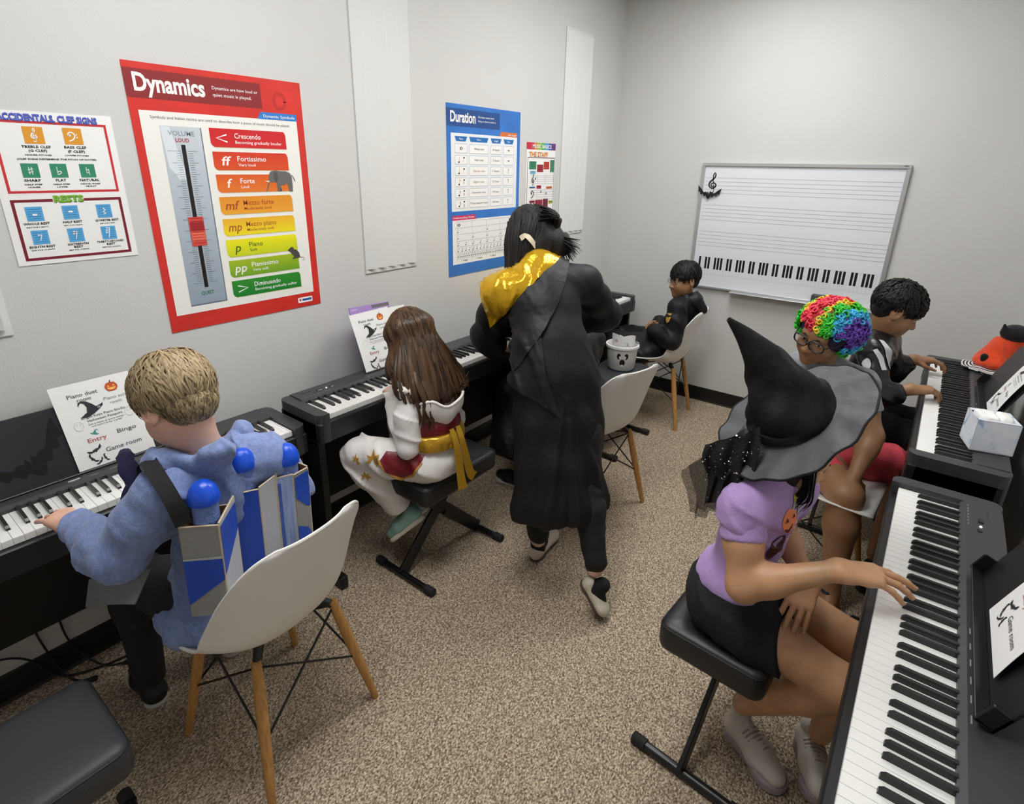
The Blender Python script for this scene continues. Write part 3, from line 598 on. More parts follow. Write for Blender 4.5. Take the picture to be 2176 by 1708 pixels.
# ------------------------------------------------------------------ keyboard stools
VINYL = mat('black vinyl', '1e1f21', .42, bump=(350, .08)); VIN_G = mat('grey sheen vinyl', '33353a', .5, bump=(350, .1)); TUBE = mat('black powder coat', '121213', .35); RUB = mat('black rubber', '161617', .75)
def cushion_mb(w, l, z0, z1, r=.035):
    mb = MB(); rows = []; N = 8
    def ring(ins, z):
        R = max(r-ins, .006); P = []
        for cx, cy, a in ((w/2-R-ins, l/2-R-ins, 0), (-w/2+R+ins, l/2-R-ins, 90), (-w/2+R+ins, -l/2+R+ins, 180), (w/2-R-ins, -l/2+R+ins, 270)):
            P += [(cx+R*math.cos(math.radians(a+90*i/N)), cy+R*math.sin(math.radians(a+90*i/N)), z) for i in range(N+1)]
        return P
    prof = [(.012, z0), (.003, z0+.006), (0, z0+.02), (0, z1-.018), (.004, z1-.008), (.012, z1-.002), (.03, z1+.001), (.07, z1+.004)]
    vs = []; 
    for ins, z in prof: vs += ring(ins, z)
    n = 4*(N+1); fs = []
    for i in range(len(prof)-1): fs += [(i*n+k, i*n+(k+1) % n, (i+1)*n+(k+1) % n, (i+1)*n+k) for k in range(n)]
    fs += [tuple(range(n-1, -1, -1)), tuple((len(prof)-1)*n+k for k in range(n))]
    mb.add(vs, fs); seam = MB(); seam.tube(ring(.003, z1-.012), .0022, 6, closed=True)
    return mb, seam
def keyboard_stool(label, x, y, rz, ztop=.475, grey=False, w=.285, l=.44):
    t = thing('keyboard_stool', label, 'stool', (x, y, 0), rz, 'black padded keyboard stools')
    c, s = cushion_mb(w, l, ztop-.085, ztop); co = c.build('cushion', VIN_G if grey else VINYL, t, 50); s.build('piping', VINYL, co, 60)
    for k in (-1, 1):
        yb = k*.222; mb = MB(); mb.tube([(-.145, yb, .016), (.145, yb, .016)], .0145, 12); b = mb.build('floor_bar', TUBE, t, 50)
        for e in (-1, 1): MB().tube([(e*.125, yb, .018), (e*.165, yb, .018), (e*.168, yb, .018)], [.018, .018, .015], 12).build('rubber_cap', RUB, b, 50)
        A = Vector((0, yb, .02)); B = Vector((0, -k*.15, ztop-.09)); d = (B-A).normalized(); n = Vector((1, 0, 0))
        M = frame(A+n*(k*.016), n, d.cross(n), d); MB().box((-.007, -.028, 0), (.007, .028, (B-A).length), .002, M).build('cross_leg', TUBE, t)
        MB().box((-.11, -k*.15-.016, ztop-.098), (.11, -k*.15+.016, ztop-.084), .002).build('seat_rail', TUBE, t)
    MB().tube([(-.03, 0, .215), (.03, 0, .215)], .011, 10).build('pivot_bolt', TUBE, t, 50)
    return t
keyboard_stool('empty grey-topped padded stool cut off at the bottom left corner', .775, -.030, 0, .475, True)
keyboard_stool('black padded stool under the girl in white and gold', .565, 1.475, 0, .475)
keyboard_stool('black padded stool holding the white ghost bucket', .63, 2.93, 0, .475, True)
keyboard_stool('black padded stool under the girl in the witch hat', 1.805, 1.415, math.radians(-4), .475)
keyboard_stool('black padded stool under the boy in the striped black jacket', 1.84, 2.93, 0, .475)
# ------------------------------------------------------------------ passport sheets
PURP = C('7a5a86'); GRY = C('9a9da0'); GDK = C('4b4b52'); DARK = C('2e2e33')
def hat_icon(P, u, v, s, m, k, flip=1):
    q = [(-.5,.30),(-.30,.17),(-.22,.13),(-.16,-.12),(-.22,-.30),(-.33,-.36),(-.42,-.28),(-.44,-.20),(-.47,-.27),(-.42,-.40),(-.28,-.46),(-.12,-.40),(.08,-.22),(.20,-.06),(.36,-.10),(.5,-.16),(.47,-.04),(.30,.10),(.05,.25),(-.25,.36)]
    concave(P, 'hat_print' , m, [(u+flip*a*s, v+b*s) for a, b in q], k)
def passport(name, label, O, U, Vd, w=.2125, h=.288, bow=0.006, cat='paper', faint=False):
    U, Vd, O = Vector(U).normalized(), Vector(Vd).normalized(), Vector(O); N = Vd.cross(U).normalized()*-1
    N = U.cross(Vd).normalized()*-1
    t = thing(name, label, cat, (0, 0, 0), 0, 'passport sheets on the music rests')
    def fn(u, v, e): return O+U*u+Vd*v+N*(e+.0006+bow*math.sin(math.pi*min(max(v/h, 0), 1))*(.4+.6*u/w))
    G = [[tuple(fn(w*j/8, h*i/10, -.0006)) for j in range(9)] for i in range(11)]
    MB().sheet(G, .0006).build('sheet', PAPER, t, 60)
    P = Flat(t, O, U, Vd, N); P.fn = fn; X = lambda f: f*w; Y = lambda f: f*h; b = .004
    P.text('lettering', GDK, 'Piano duet', X(.36), Y(.155), .0115, .079, 'c', 2, b); P.text('lettering', GDK, 'room', X(.355), Y(.212), .0115, .036, 'c', 2, b)
    P.text('grey_lettering', GRY, 'Piano solo', X(.735), Y(.262), .0098, .066, 'c', 2, b); P.text('grey_lettering', GRY, 'room', X(.715), Y(.315), .0098, .033, 'c', 2, b)
    P.disc('pumpkin', C('b5432a'), X(.725), Y(.128), .0175, 2, 18, .0145)
    for d in (-.009, 0, .009): P.disc('pumpkin_ribs', C('c9572f'), X(.725)+d, Y(.128), .006, 3, 12, .0138)
    P.line('pumpkin_stalk', C('4a3a22'), [(X(.725), Y(.08)), (X(.735), Y(.055))], .003, 3)
    for d in (-.007, .007): P.poly('pumpkin_face', C('ffc75e'), [(X(.725)+d-.004, Y(.128)-.001), (X(.725)+d+.004, Y(.128)-.001), (X(.725)+d, Y(.128)-.006)], 4)
    P.poly('pumpkin_face', C('ffc75e'), [(X(.725)+.012*math.cos(a), Y(.128)+.002+.008*math.sin(a)) for a in np.linspace(0, math.pi, 8)], 4)
    concave(P, 'red_stamp', C('b8284a'), [(X(.86), Y(.30)), (X(.885), Y(.275)), (X(.905), Y(.30)), (X(.90), Y(.325)), (X(.93), Y(.335)), (X(.91), Y(.345)), (X(.87), Y(.335)), (X(.885), Y(.315))], 3)
    hat_icon(P, X(.40), Y(.312), .066, DARK, 2); P.rrect('hat_buckle', C('c9c9c9'), X(.475), Y(.302), X(.51), Y(.322), .001, 3); P.rrect('hat_buckle_hole', DARK, X(.483), Y(.307), X(.502), Y(.317), .001, 4)
    P.text('fine_lettering', GDK, 'Bright Keys Piano Studio', X(.52), Y(.405), .0075, .118, 'c', 2, .003, res=2); P.text('fine_lettering', GDK, 'Halloween Passport', X(.52), Y(.448), .0075, .094, 'c', 2, .003, res=2)
    P.text('fine_lettering', GRY if faint else GDK, 'Get a stamp at every station', X(.52), Y(.485), .0052, .096, 'c', 2, .002, res=2); P.text('fine_lettering', GDK, 'and turn it in for a prize!', X(.52), Y(.512), .0052, .082, 'c', 2, .002, res=2)
    for gu, gv in ((.185, .468), (.83, .447)):
        q = [(X(gu)+.012*math.cos(a), Y(gv)+.014*math.sin(a)) for a in np.linspace(0, 2*math.pi, 17)]; P.line('ghost_outline', C('d6d6dc'), q, .0014, 2)
        for d in (-.004, .005): P.disc('ghost_outline', C('b4b4ba'), X(gu)+d, Y(gv)-.004, .0022, 2, 8)
    hat_icon(P, X(.33), Y(.578), .022, C('4f9a92'), 2, -1)
    P.text('red_lettering', C('b0524f'), 'Entry', X(.335), Y(.672), .0135, .05, 'c', 2, b); P.text('lettering', C('55605a'), 'Bingo', X(.72), Y(.655), .0125, .053, 'c', 2, b)
    P.text('purple_lettering', C('5a5666'), 'Game room', X(.62), Y(.822), .0135, .1, 'c', 2, b)
    for u, v, s, r in ((.256, .76, .042, -.35), (.215, .855, .034, 1.0), (.268, .905, .026, -.75), (.365, .885, .026, 1.25)): bat(P, 'bats', DARK, X(u), Y(v)-.003, s, r, 2, -.05)
    P.done(); return t
passport('passport_sheet', 'printed Halloween passport sheet beside the blond boy, on the left piano', (.042, .375, .9915), (.0, 1, 0), (.270, .04, -1), .2135, .281)
passport('passport_sheet', 'printed Halloween passport sheet on the music rest, left of the girl with long hair', (.112, 1.409, 1.024), (0, 1, .01), (.275, .07, -1), .212, .281)
passport('passport_sheet', 'printed passport sheet with Game room upwards, on the rest of the nearest right piano', (2.389, 1.366, 1.027), (0.0, -1, 0.0), (-.42, 0, -1), .2125, .276, .012)
passport('passport_sheet', 'curling passport sheet behind the tissue box on the far right piano', (2.408, 2.70, 1.052), (0, -1, 0), (-.42, 0, -1), .2125, .270, .010)
# ------------------------------------------------------------------ implicit-surface modelling for people and cloth
def vn(P, f, seed=0):
    """smooth value noise in numpy, P (...,3)"""
    q = P*f+seed*17.3; i = np.floor(q).astype(np.int64); w = q-i; w = w*w*(3-2*w); out = 0
    for dx in (0, 1):
        for dy in (0, 1):
            for dz in (0, 1):
                h = ((i[..., 0]+dx)*73856093 ^ (i[..., 1]+dy)*19349663 ^ (i[..., 2]+dz)*83492791) & 0xffff
                out = out+((h*40503 & 0xffff)/65535.)*np.abs(1-dx-w[..., 0])*np.abs(1-dy-w[..., 1])*np.abs(1-dz-w[..., 2])
    return out-.5
def cap(a, b, ra, rb=None, k=.02, sub=False): return dict(t='c', a=np.array(a, float), b=np.array(b, float), ra=ra, rb=ra if rb is None else rb, k=k, sub=sub)
def ell(c, r, R=None, k=.02, sub=False): return dict(t='e', c=np.array(c, float), r=np.array(r, float), R=np.eye(3) if R is None else np.array(R, float), k=k, sub=sub)
def rbox(c, r, R=None, rd=.01, k=.01, sub=False): return dict(t='b', c=np.array(c, float), r=np.array(r, float), R=np.eye(3) if R is None else np.array(R, float), rd=rd, k=k, sub=sub)
def chain(pts, rads, k=.02): return [cap(pts[i], pts[i+1], rads[i], rads[i+1], k) for i in range(len(pts)-1)]
def pbox(p):
    if p['t'] == 'c':
        m = np.minimum(p['a']-p['ra'], p['b']-p['rb']); M = np.maximum(p['a']+p['ra'], p['b']+p['rb'])
    else:
        e = np.abs(p['R'])@(p['r'] if p['t'] == 'e' else p['r']+p['rd']); m, M = p['c']-e, p['c']+e
    return m, M
def pdist(p, X):
    if p['t'] == 'c':
        ab = p['b']-p['a']; L = ab@ab+1e-12; h = np.clip(((X-p['a'])@ab)/L, 0, 1)
        d = np.sqrt((((X-p['a'])-h[..., None]*ab)**2).sum(-1)); return d-(p['ra']+(p['rb']-p['ra'])*h)
    q = (X-p['c'])@p['R']
    if p['t'] == 'e':
        k0 = np.sqrt(((q/p['r'])**2).sum(-1)); k1 = np.sqrt(((q/p['r']**2)**2).sum(-1)); return k0*(k0-1)/np.maximum(k1, 1e-9)
    q = np.abs(q)-p['r']; return np.sqrt((np.maximum(q, 0)**2).sum(-1))+np.minimum(q.max(-1), 0)-p['rd']
def sdf_eval(prims, X):
    D = np.full(X.shape[:-1], 1.0)
    for p in prims:
        d = pdist(p, X); k = p['k']
        if p['sub']: d = -d; h = np.clip(.5-.5*(D-d)/k, 0, 1); D = D*(1-h)+d*h+k*h*(1-h)
        else: h = np.clip(.5+.5*(D-d)/k, 0, 1); D = D*(1-h)+d*h-k*h*(1-h)
    return D
def isosurf(prims, h, clips=(), disp=None, dispbox=0.02, lim=None):
    """surface nets of the smooth union; clips: (point, normal) planes, the side normal points to is cut away"""
    bs = [pbox(p) for p in prims if not p['sub']]; lo = np.min([b[0] for b in bs], 0)-4*h-dispbox; hi = np.max([b[1] for b in bs], 0)+4*h+dispbox
    if lim is not None: lo = np.maximum(lo, lim[0]); hi = np.minimum(hi, lim[1])
    n = np.maximum(((hi-lo)/h).astype(int)+2, 3); ax = [lo[i]+h*np.arange(n[i]) for i in range(3)]
    D = np.full(n, .3, np.float32)
    for p in prims:
        m, M = pbox(p); e = max(p['k'], 3*h)+2*h+dispbox
        s = tuple(slice(max(0, int((m[i]-e-lo[i])/h)), max(0, min(n[i], int((M[i]+e-lo[i])/h)+2))) for i in range(3))
        if any(q.stop <= q.start for q in s): continue
        X = np.stack(np.meshgrid(ax[0][s[0]], ax[1][s[1]], ax[2][s[2]], indexing='ij'), -1); d = pdist(p, X); k = p['k']; S0 = D[s]
        if p['sub']: d = -d; w = np.clip(.5-.5*(S0-d)/k, 0, 1); D[s] = S0*(1-w)+d*w+k*w*(1-w)
        else: w = np.clip(.5+.5*(S0-d)/k, 0, 1); D[s] = S0*(1-w)+d*w-k*w*(1-w)
    if disp is not None or clips:
        X = np.stack(np.meshgrid(*ax, indexing='ij'), -1)
        if disp is not None:
            nb = np.abs(D) < .04; D[nb] += disp(X[nb]).astype(np.float32)
        for c in clips:
            pd = ((X-np.array(c[0]))@np.array(c[1])/np.linalg.norm(c[1])).astype(np.float32); D = np.maximum(D, pd)
    D[0] = D[-1] = .1; D[:, 0] = D[:, -1] = .1; D[:, :, 0] = D[:, :, -1] = .1
    I = D < 0; c = [I[i:n[0]-1+i, j:n[1]-1+j, k:n[2]-1+k] for i in (0, 1) for j in (0, 1) for k in (0, 1)]
    sm = sum(q.astype(np.int8) for q in c); act = (sm > 0) & (sm < 8); ids = np.full(act.shape, -1, np.int64); A = np.argwhere(act); ids[act] = np.arange(len(A))
    if not len(A): return np.zeros((0, 3)), np.zeros((0, 4), int)
    acc = np.zeros((len(A), 3)); cnt = np.zeros(len(A))
    for axd in range(3):
        for o1 in (0, 1):
            for o2 in (0, 1):
                o = [0, 0, 0]; oth = [a for a in range(3) if a != axd]; o[oth[0]] = o1; o[oth[1]] = o2
                a = A+np.array(o); b = a.copy(); b[:, axd] += 1
                da = D[a[:, 0], a[:, 1], a[:, 2]]; db = D[b[:, 0], b[:, 1], b[:, 2]]; x = (da < 0) != (db < 0)
                t = np.where(x, da/np.where(np.abs(da-db) < 1e-9, 1, da-db), 0); q = a.astype(float); q[:, axd] += t
                acc[x] += q[x]; cnt[x] += 1
    Vt = lo+h*acc/np.maximum(cnt, 1)[:, None]; F = []
    for axd in range(3):
        a1, a2 = [(1, 2), (2, 0), (0, 1)][axd]
        sl = [slice(1, n[i]-1) for i in range(3)]; sl[axd] = slice(0, n[axd]-1); s2 = list(sl); s2[axd] = slice(1, n[axd])
        ia = I[tuple(sl)]; ib = I[tuple(s2)]; E = np.argwhere(ia != ib)
        if not len(E): continue
        base = E.copy(); 
        for i in range(3):
            if i != axd: base[:, i] += 1
        fl = ia[tuple(E.T)]
        def cid(d1, d2):
            q = base.copy(); q[:, a1] -= d1; q[:, a2] -= d2; return ids[q[:, 0], q[:, 1], q[:, 2]]
        q = np.stack([cid(1, 1), cid(0, 1), cid(0, 0), cid(1, 0)], 1); q[~fl] = q[~fl][:, ::-1]; F.append(q[(q >= 0).all(1)])
    return Vt, np.vstack(F)
def relax(Vt, F, it=1, w=.5):
    for _ in range(it):
        S = np.zeros_like(Vt); c = np.zeros(len(Vt))
        for i, j in ((0, 1), (1, 2), (2, 3), (3, 0)):
            np.add.at(S, F[:, i], Vt[F[:, j]]); np.add.at(c, F[:, i], 1); np.add.at(S, F[:, j], Vt[F[:, i]]); np.add.at(c, F[:, j], 1)
        Vt = Vt*(1-w)+w*S/np.maximum(c, 1)[:, None]
    return Vt
def npmesh(name, Vt, F, m, parent, smooth=True):
    me = bpy.data.meshes.new(name); me.vertices.add(len(Vt)); me.vertices.foreach_set('co', np.asarray(Vt, np.float32).ravel())
    F = np.asarray(F); k = F.shape[1]; me.loops.add(F.size); me.loops.foreach_set('vertex_index', F.astype(np.int32).ravel()); me.polygons.add(len(F)); me.polygons.foreach_set('loop_start', np.arange(0, F.size, k, dtype=np.int32))
    me.polygons.foreach_set('use_smooth', [smooth]*len(F)); me.update(calc_edges=True); me.validate(); me.materials.append(m)
    o = bpy.data.objects.new(name, me); COL.objects.link(o); o.parent = parent; return o
def solid(name, prims, h, m, parent, clips=(), disp=None, it=1, lim=None, extra=()):
    """one mesh: coarse prims plus finer 'extra' pieces [(prims, h, clips)] of the same surface"""
    Vt, F = isosurf(prims, h, clips, disp, lim=lim); Vt = relax(Vt, F, it) if len(F) else Vt; Vs = [Vt]; Fs = [F]; n = len(Vt)
    for p2, h2, c2 in extra:
        v2, f2 = isosurf(p2, h2, c2); v2 = relax(v2, f2, 1, .4); Vs.append(v2); Fs.append(f2+n); n += len(v2)
    return npmesh(name, np.vstack(Vs), np.vstack(Fs), m, parent)
def unit(v): v = np.array(v, float); return v/np.linalg.norm(v)
def folds(amp, freq, d, seed=0, amp2=.002, f2=45, stretch=5.0):
    """cloth relief: crisp creases running across direction d, plus small crumple"""
    d = unit(d)
    def fn(X):
        Y = X+d*((X@d)[..., None]*(stretch-1)); f = freq/stretch*.32; w = np.stack([vn(X, 8, seed+1), vn(X, 8, seed+2), vn(X, 8, seed+4)], -1)*.10
        n = vn(Y+w*stretch*.35, f, seed); r = 1-np.minimum(1, np.abs(n)*7); mask = np.clip(.35+2.2*vn(X, 6, seed+3), 0, 1)
        return amp*(n*1.8-r*.9)*(.4+.6*mask)*2.3+amp2*2*vn(X, f2, seed+5)
    return fn
# ---- anatomy
def basis(fwd, up):
    """columns: right, forward, up"""
    f = unit(fwd); r = unit(np.cross(f, up)); u = np.cross(r, f); return np.stack([r, f, u], 1)
class Head:
    """head of height s*0.235 m centred between the ears; fwd = where the face points, up = crown direction"""
    def __init__(s, c, fwd, up=(0, 0, 1), sc=.9): s.c = np.array(c, float); s.R = basis(fwd, up); s.s = sc
    def w(s, x, y, z): return s.c+s.R@(np.array((x, y, z))*s.s)
    def E(s, c, r, k=.02, sub=False): return ell(s.w(*c), np.array(r)*s.s, s.R, k*s.s, sub)
    def Cp(s, a, b, ra, rb=None, k=.015, sub=False): return cap(s.w(*a), s.w(*b), ra*s.s, (ra if rb is None else rb)*s.s, k*s.s, sub)
    def prims(s, face=True):
        P = [s.E((0, -.018, .035), (.074, .092, .082)), s.E((0, .012, -.03), (.062, .066, .078), .03), s.E((0, .038, -.058), (.045, .045, .052), .03), s.Cp((0, .066, -.098), (0, .060, -.098), .018, None, .03)]
        for e in (-1, 1):
            P += [s.Cp((e*.03, .052, -.035), (e*.036, .044, -.045), .027, .024, .03), s.Cp((e*.03, .02, -.075), (e*.052, -.005, -.045), .02, .02, .03)]
            ca, sa = math.cos(.42), math.sin(.42)*e; Re = s.R@np.array([[ca, -sa*-1, 0], [sa*-1, ca, 0], [0, 0, 1]])
            P += [ell(s.w(e*.081, -.016, -.004), np.array((.0085, .023, .036))*s.s, Re, .006*s.s), ell(s.w(e*.090, -.008, .001), np.array((.0055, .012, .022))*s.s, Re, .004*s.s, True), s.Cp((e*.074, -.004, -.034), (e*.074, -.006, -.03), .007, None, .006)]
        if face:
            P += [s.Cp((-.036, .066, .022), (.036, .066, .022), .013, None, .02)]
            for e in (-1, 1): P += [s.E((e*.032, .084, .002), (.019, .014, .012), .012, True), s.E((e*.031, .064, .001), (.0150, .0150, .0150), .003), s.Cp((e*.018, .0790, .0075), (e*.044, .0735, .0065), .0042, .0040, .004), s.Cp((e*.020, .078, -.0095), (e*.043, .073, -.0085), .0030, .0030, .006)]
            P += [s.Cp((0, .078, .008), (0, .099, -.030), .0065, .0105, .012), s.E((0, .096, -.034), (.013, .011, .009), .008)]
            for e in (-1, 1): P += [s.E((e*.0125, .088, -.036), (.0078, .010, .0075), .006)]
            P += [s.E((0, .071, -.062), (.026, .016, .018), .015), s.Cp((-.019, .080, -.0600), (.019, .080, -.0600), .0050, None, .006), s.Cp((-.016, .080, -.0700), (.016, .080, -.0700), .0060, None, .006), s.Cp((-.022, .0895, -.0648), (.022, .0895, -.0648), .0022, None, .003, True)]
        return P
    def eyes(s, parent, iris, look=(0, 1, 0)):
        lk = unit(look)
        for e in (-1, 1):
            c = s.w(e*.031, .0655, .001); r = .0150*s.s; d = s.R@lk
            mb = MB(); mb.ball(c, r, 10); o = mb.build('eye', EYEW, parent, 80)
            M = frame(Vector(c+d*r*.955), Vector(s.R[:, 0]), Vector(np.cross(d, s.R[:, 0])), Vector(d))
            mb = MB(); mb.lathe([(.0062*s.s, -.0012), (.0060*s.s, .0004), (.004*s.s, .0010)], 14, M); mb.build('iris', iris, o, 60)
            mb = MB(); mb.lathe([(.0028*s.s, .0008), (.0026*s.s, .0013)], 10, M); mb.build('pupil', PUPIL, o, 60)
        mb = MB()
        for e in (-1, 1): mb.tube([s.w(e*.016, .080, .019), s.w(e*.030, .0800, .0245), s.w(e*.046, .0700, .019)], [.0022*s.s, .0034*s.s, .0014*s.s], 6)
        mb.build('eyebrow', BROW, parent, 60)
def hand(wrist, fwd, up, side, L, curl, spread=.0, thumb=(.9, .35, -.25), fl=(.92, 1.0, .93, .75), lift=(0, 0, 0, 0)):
    """wrist point, fwd = towards the knuckles, up = back of the hand, side = +1 if the thumb lies to the right of fwd (seen with up upwards).
    L = hand length; curl = per-finger (knuckle, middle, tip) bends in radians; returns prims"""
    R = basis(fwd, up); W_ = np.array(wrist, float); s = L/.17
    def w(x, y, z): return W_+R@(np.array((x*side, y, z))*s)
    P = []; kn = [(.030, .082, .003), (.011, .087, .006), (-.009, .083, .005), (-.027, .074, .001)]
    for i, q in enumerate(kn): P.append(cap(w(q[0]*.62, .004, 0), w(*q), .0135*s, .0105*s, .016*s))
    P.append(cap(w(.012, .02, -.004), w(-.014, .02, -.004), .013*s, .012*s, .018*s)); P.append(cap(w(.02, .06, -.004), w(-.018, .055, -.004), .011*s, .010*s, .016*s))
    tips = []
    for i, q in enumerate(kn):
        ln = [x*fl[i]*s for x in (.042, .026, .021)]; r = [.0088, .0078, .0072, .0060]; r = [x*s*(.9 if i == 3 else 1) for x in r]
        a = -lift[i]; p = w(*q); sp = (kn[i][0])*spread*8
        for j in range(3):
            a += curl[i][j] if hasattr(curl[i], '__len__') else curl[i]
            d = R@unit((side*sp, math.cos(a), -math.sin(a))); p2 = p+d*ln[j]; P.append(cap(p, p2, r[j], r[j+1], .0035*s)); p = p2
        tips.append((p, d, r[3]))
    t0 = w(.024, .016, -.006); d1 = R@unit((side*thumb[0], thumb[1], thumb[2])); t1 = t0+d1*.036*s; d2 = R@unit((side*thumb[0]*.55, thumb[1]+.35, thumb[2]-.05)); t2 = t1+d2*.030*s; d3 = R@unit((side*thumb[0]*.25, thumb[1]+.5, thumb[2]-.1)); t3 = t2+d3*.022*s
    P += [cap(t0, t1, .0140*s, .0110*s, .014*s), cap(t1, t2, .0102*s, .0090*s, .004*s), cap(t2, t3, .0088*s, .0068*s, .004*s)]
    return P
def limb(a, b, c, ra, rb, rc, bulge=.0, k=.025):
    a, b, c = np.array(a, float), np.array(b, float), np.array(c, float); m = a+(b-a)*.45; n = b+(c-b)*.30
    return [cap(a, m, ra, (ra+rb)/2+bulge, k), cap(m, b, (ra+rb)/2+bulge, rb, k), cap(b, n, rb, (rb*.72+rc*.28)+bulge, k), cap(n, c, (rb*.72+rc*.28)+bulge, rc, k)]
def torso(J, sh=.10, s=1.0, extra=0.0):
    """pelvis, chest and shoulder volumes; J holds pelvis, chest, neck, shL, shR, hipL, hipR as world points"""
    P = []; up = unit(np.array(J['chest'])-np.array(J['pelvis'])); ac = unit(np.array(J['shR'])-np.array(J['shL'])); R = np.stack([ac, np.cross(up, ac), up], 1)
    R[:, 0] = np.cross(R[:, 1], R[:, 2]); ah = unit(np.array(J['hipR'])-np.array(J['hipL'])); e = extra
    pl, ch = np.array(J['pelvis'], float), np.array(J['chest'], float)
    P += [ell(pl, (.125*s+e, .095*s+e, .10*s+e), R, .05), ell(pl+(ch-pl)*.5, (.110*s+e, .082*s+e, .13*s+e), R, .06), ell(ch, (.125*s+e, .088*s+e, .12*s+e), R, .05)]
    n = np.array(J['neck'], float)
    for q in ('shL', 'shR'): P.append(cap(ch+(n-ch)*.55, np.array(J[q]), .062*s+e, .052*s+e, .05))
    return P
EYEW = mat('eye white', 'e8e4de', .15); PUPIL = mat('pupil black', '080808', .1); BROW = mat('dark eyebrow', '15100d', .8); IRIS_D = mat('dark brown iris', '2b1a10', .15); IRIS_B = mat('blue grey iris', '5c7488', .15)
# ---- hair
def locks(head, n, region, L, wid, seg=6, off=(.004, .012), down=.9, jit=.25, crown=(0, -.045, .12), rad=(.079, .097, .087), ctr=(0, -.018, .035), curl=0.0, seed=1, flat=.45, hang=1.0):
    """short hair: tapered strands that start on the skull and run away from the crown, hugging the head"""
    rg = np.random.RandomState(seed); mb = MB(); cr = np.array(crown); rad = np.array(rad); ctr = np.array(ctr); k = 0; tries = 0
    while k < n and tries < n*20:
        tries += 1; d = rg.normal(size=3); d /= np.linalg.norm(d)
        if not region(d): continue
        p = ctr+rad*d; Lk = L*(.7+.6*rg.rand()); st = Lk/seg; o0 = off[0]; tw = rg.normal()*jit; pts = []; ph = rg.rand()*6
        for j in range(seg+1):
            t = j/seg; nn = (p-ctr)/rad**2; nn /= np.linalg.norm(nn)
            lift = off[0]+(off[1]-off[0])*math.sin(math.pi*min(1, t*1.0+.12))*(.5+.7*rg.rand()*.6); pts.append(p+nn*lift)
            away = p-cr; away -= nn*(away@nn); away /= np.linalg.norm(away)+1e-6; dn = np.array((0, 0, -1.0)); dn = dn-nn*(dn@nn)*hang
            sdv = np.cross(nn, away); v = away*(1-down*t*.6)+dn*down*(.3+t*.6)+sdv*(tw+curl*math.sin(ph+t*5)); v /= np.linalg.norm(v)+1e-9
            p = p+v*st
            q = (p-ctr)/rad; l = np.linalg.norm(q)
            if l < 1 or hang > .5: p = ctr+rad*q/l*(1 if hang > .5 else max(1, l))
        r = [wid*(.55+.45*math.sin(math.pi*min(1, .25+.6*j/seg)))*(1 if j < seg else .12) for j in range(seg+1)]
        pw = [head.w(*q) for q in pts]; mb.tube(pw, [x*head.s for x in r], 5, True, None, flat, up=head.R@((pts[0]-ctr)/rad), a=rg.rand()); k += 1
    return mb
def hairmat(name, c, amt, rough=.5): return mat(name, c, rough, vary=(1, amt), attr='tone', spec=.3)
def skull_cap(head, region_clip, grow=.006, k=.02, extra=()):
    P = [head.E((0, -.018, .035), (.074+grow, .092+grow, .082+grow))]+list(extra); return P
def ribbon(mb, pts, w, th=.0015, up=(0, 0, 1), a=None):
    """flat strap along pts; up(i) or constant = surface normal"""
    P = [np.array(p, float) for p in pts]; n = len(P); A = []; B = []
    for i in range(n):
        t = unit(P[min(i+1, n-1)]-P[max(i-1, 0)]); u = np.array(up[i] if hasattr(up[0], '__len__') else up, float); sdir = unit(np.cross(t, u)); ww = w[i] if hasattr(w, '__len__') else w
        A.append(P[i]-sdir*ww/2); B.append(P[i]+sdir*ww/2)
    mb.sheet(np.stack([np.array(A), np.array(B)], 1), th, None, a)
def drape(prims, O, N, pts, off=.008, reach=.5):
    """project points onto an implicit surface along -N (from outside), return points lifted by off along the local normal"""
    N = unit(N); X = np.array(pts, float)+N*reach*0; t = np.zeros(len(X))
    for _ in range(60):
        d = sdf_eval(prims, X-N*t[:, None]); t += np.clip(d, -.02, .05)*.8
    Y = X-N*t[:, None]; e = .002; G = np.stack([sdf_eval(prims, Y+np.eye(3)[i]*e)-sdf_eval(prims, Y-np.eye(3)[i]*e) for i in range(3)], -1); G /= np.linalg.norm(G, axis=-1, keepdims=True)+1e-9
    return Y+G*off, G
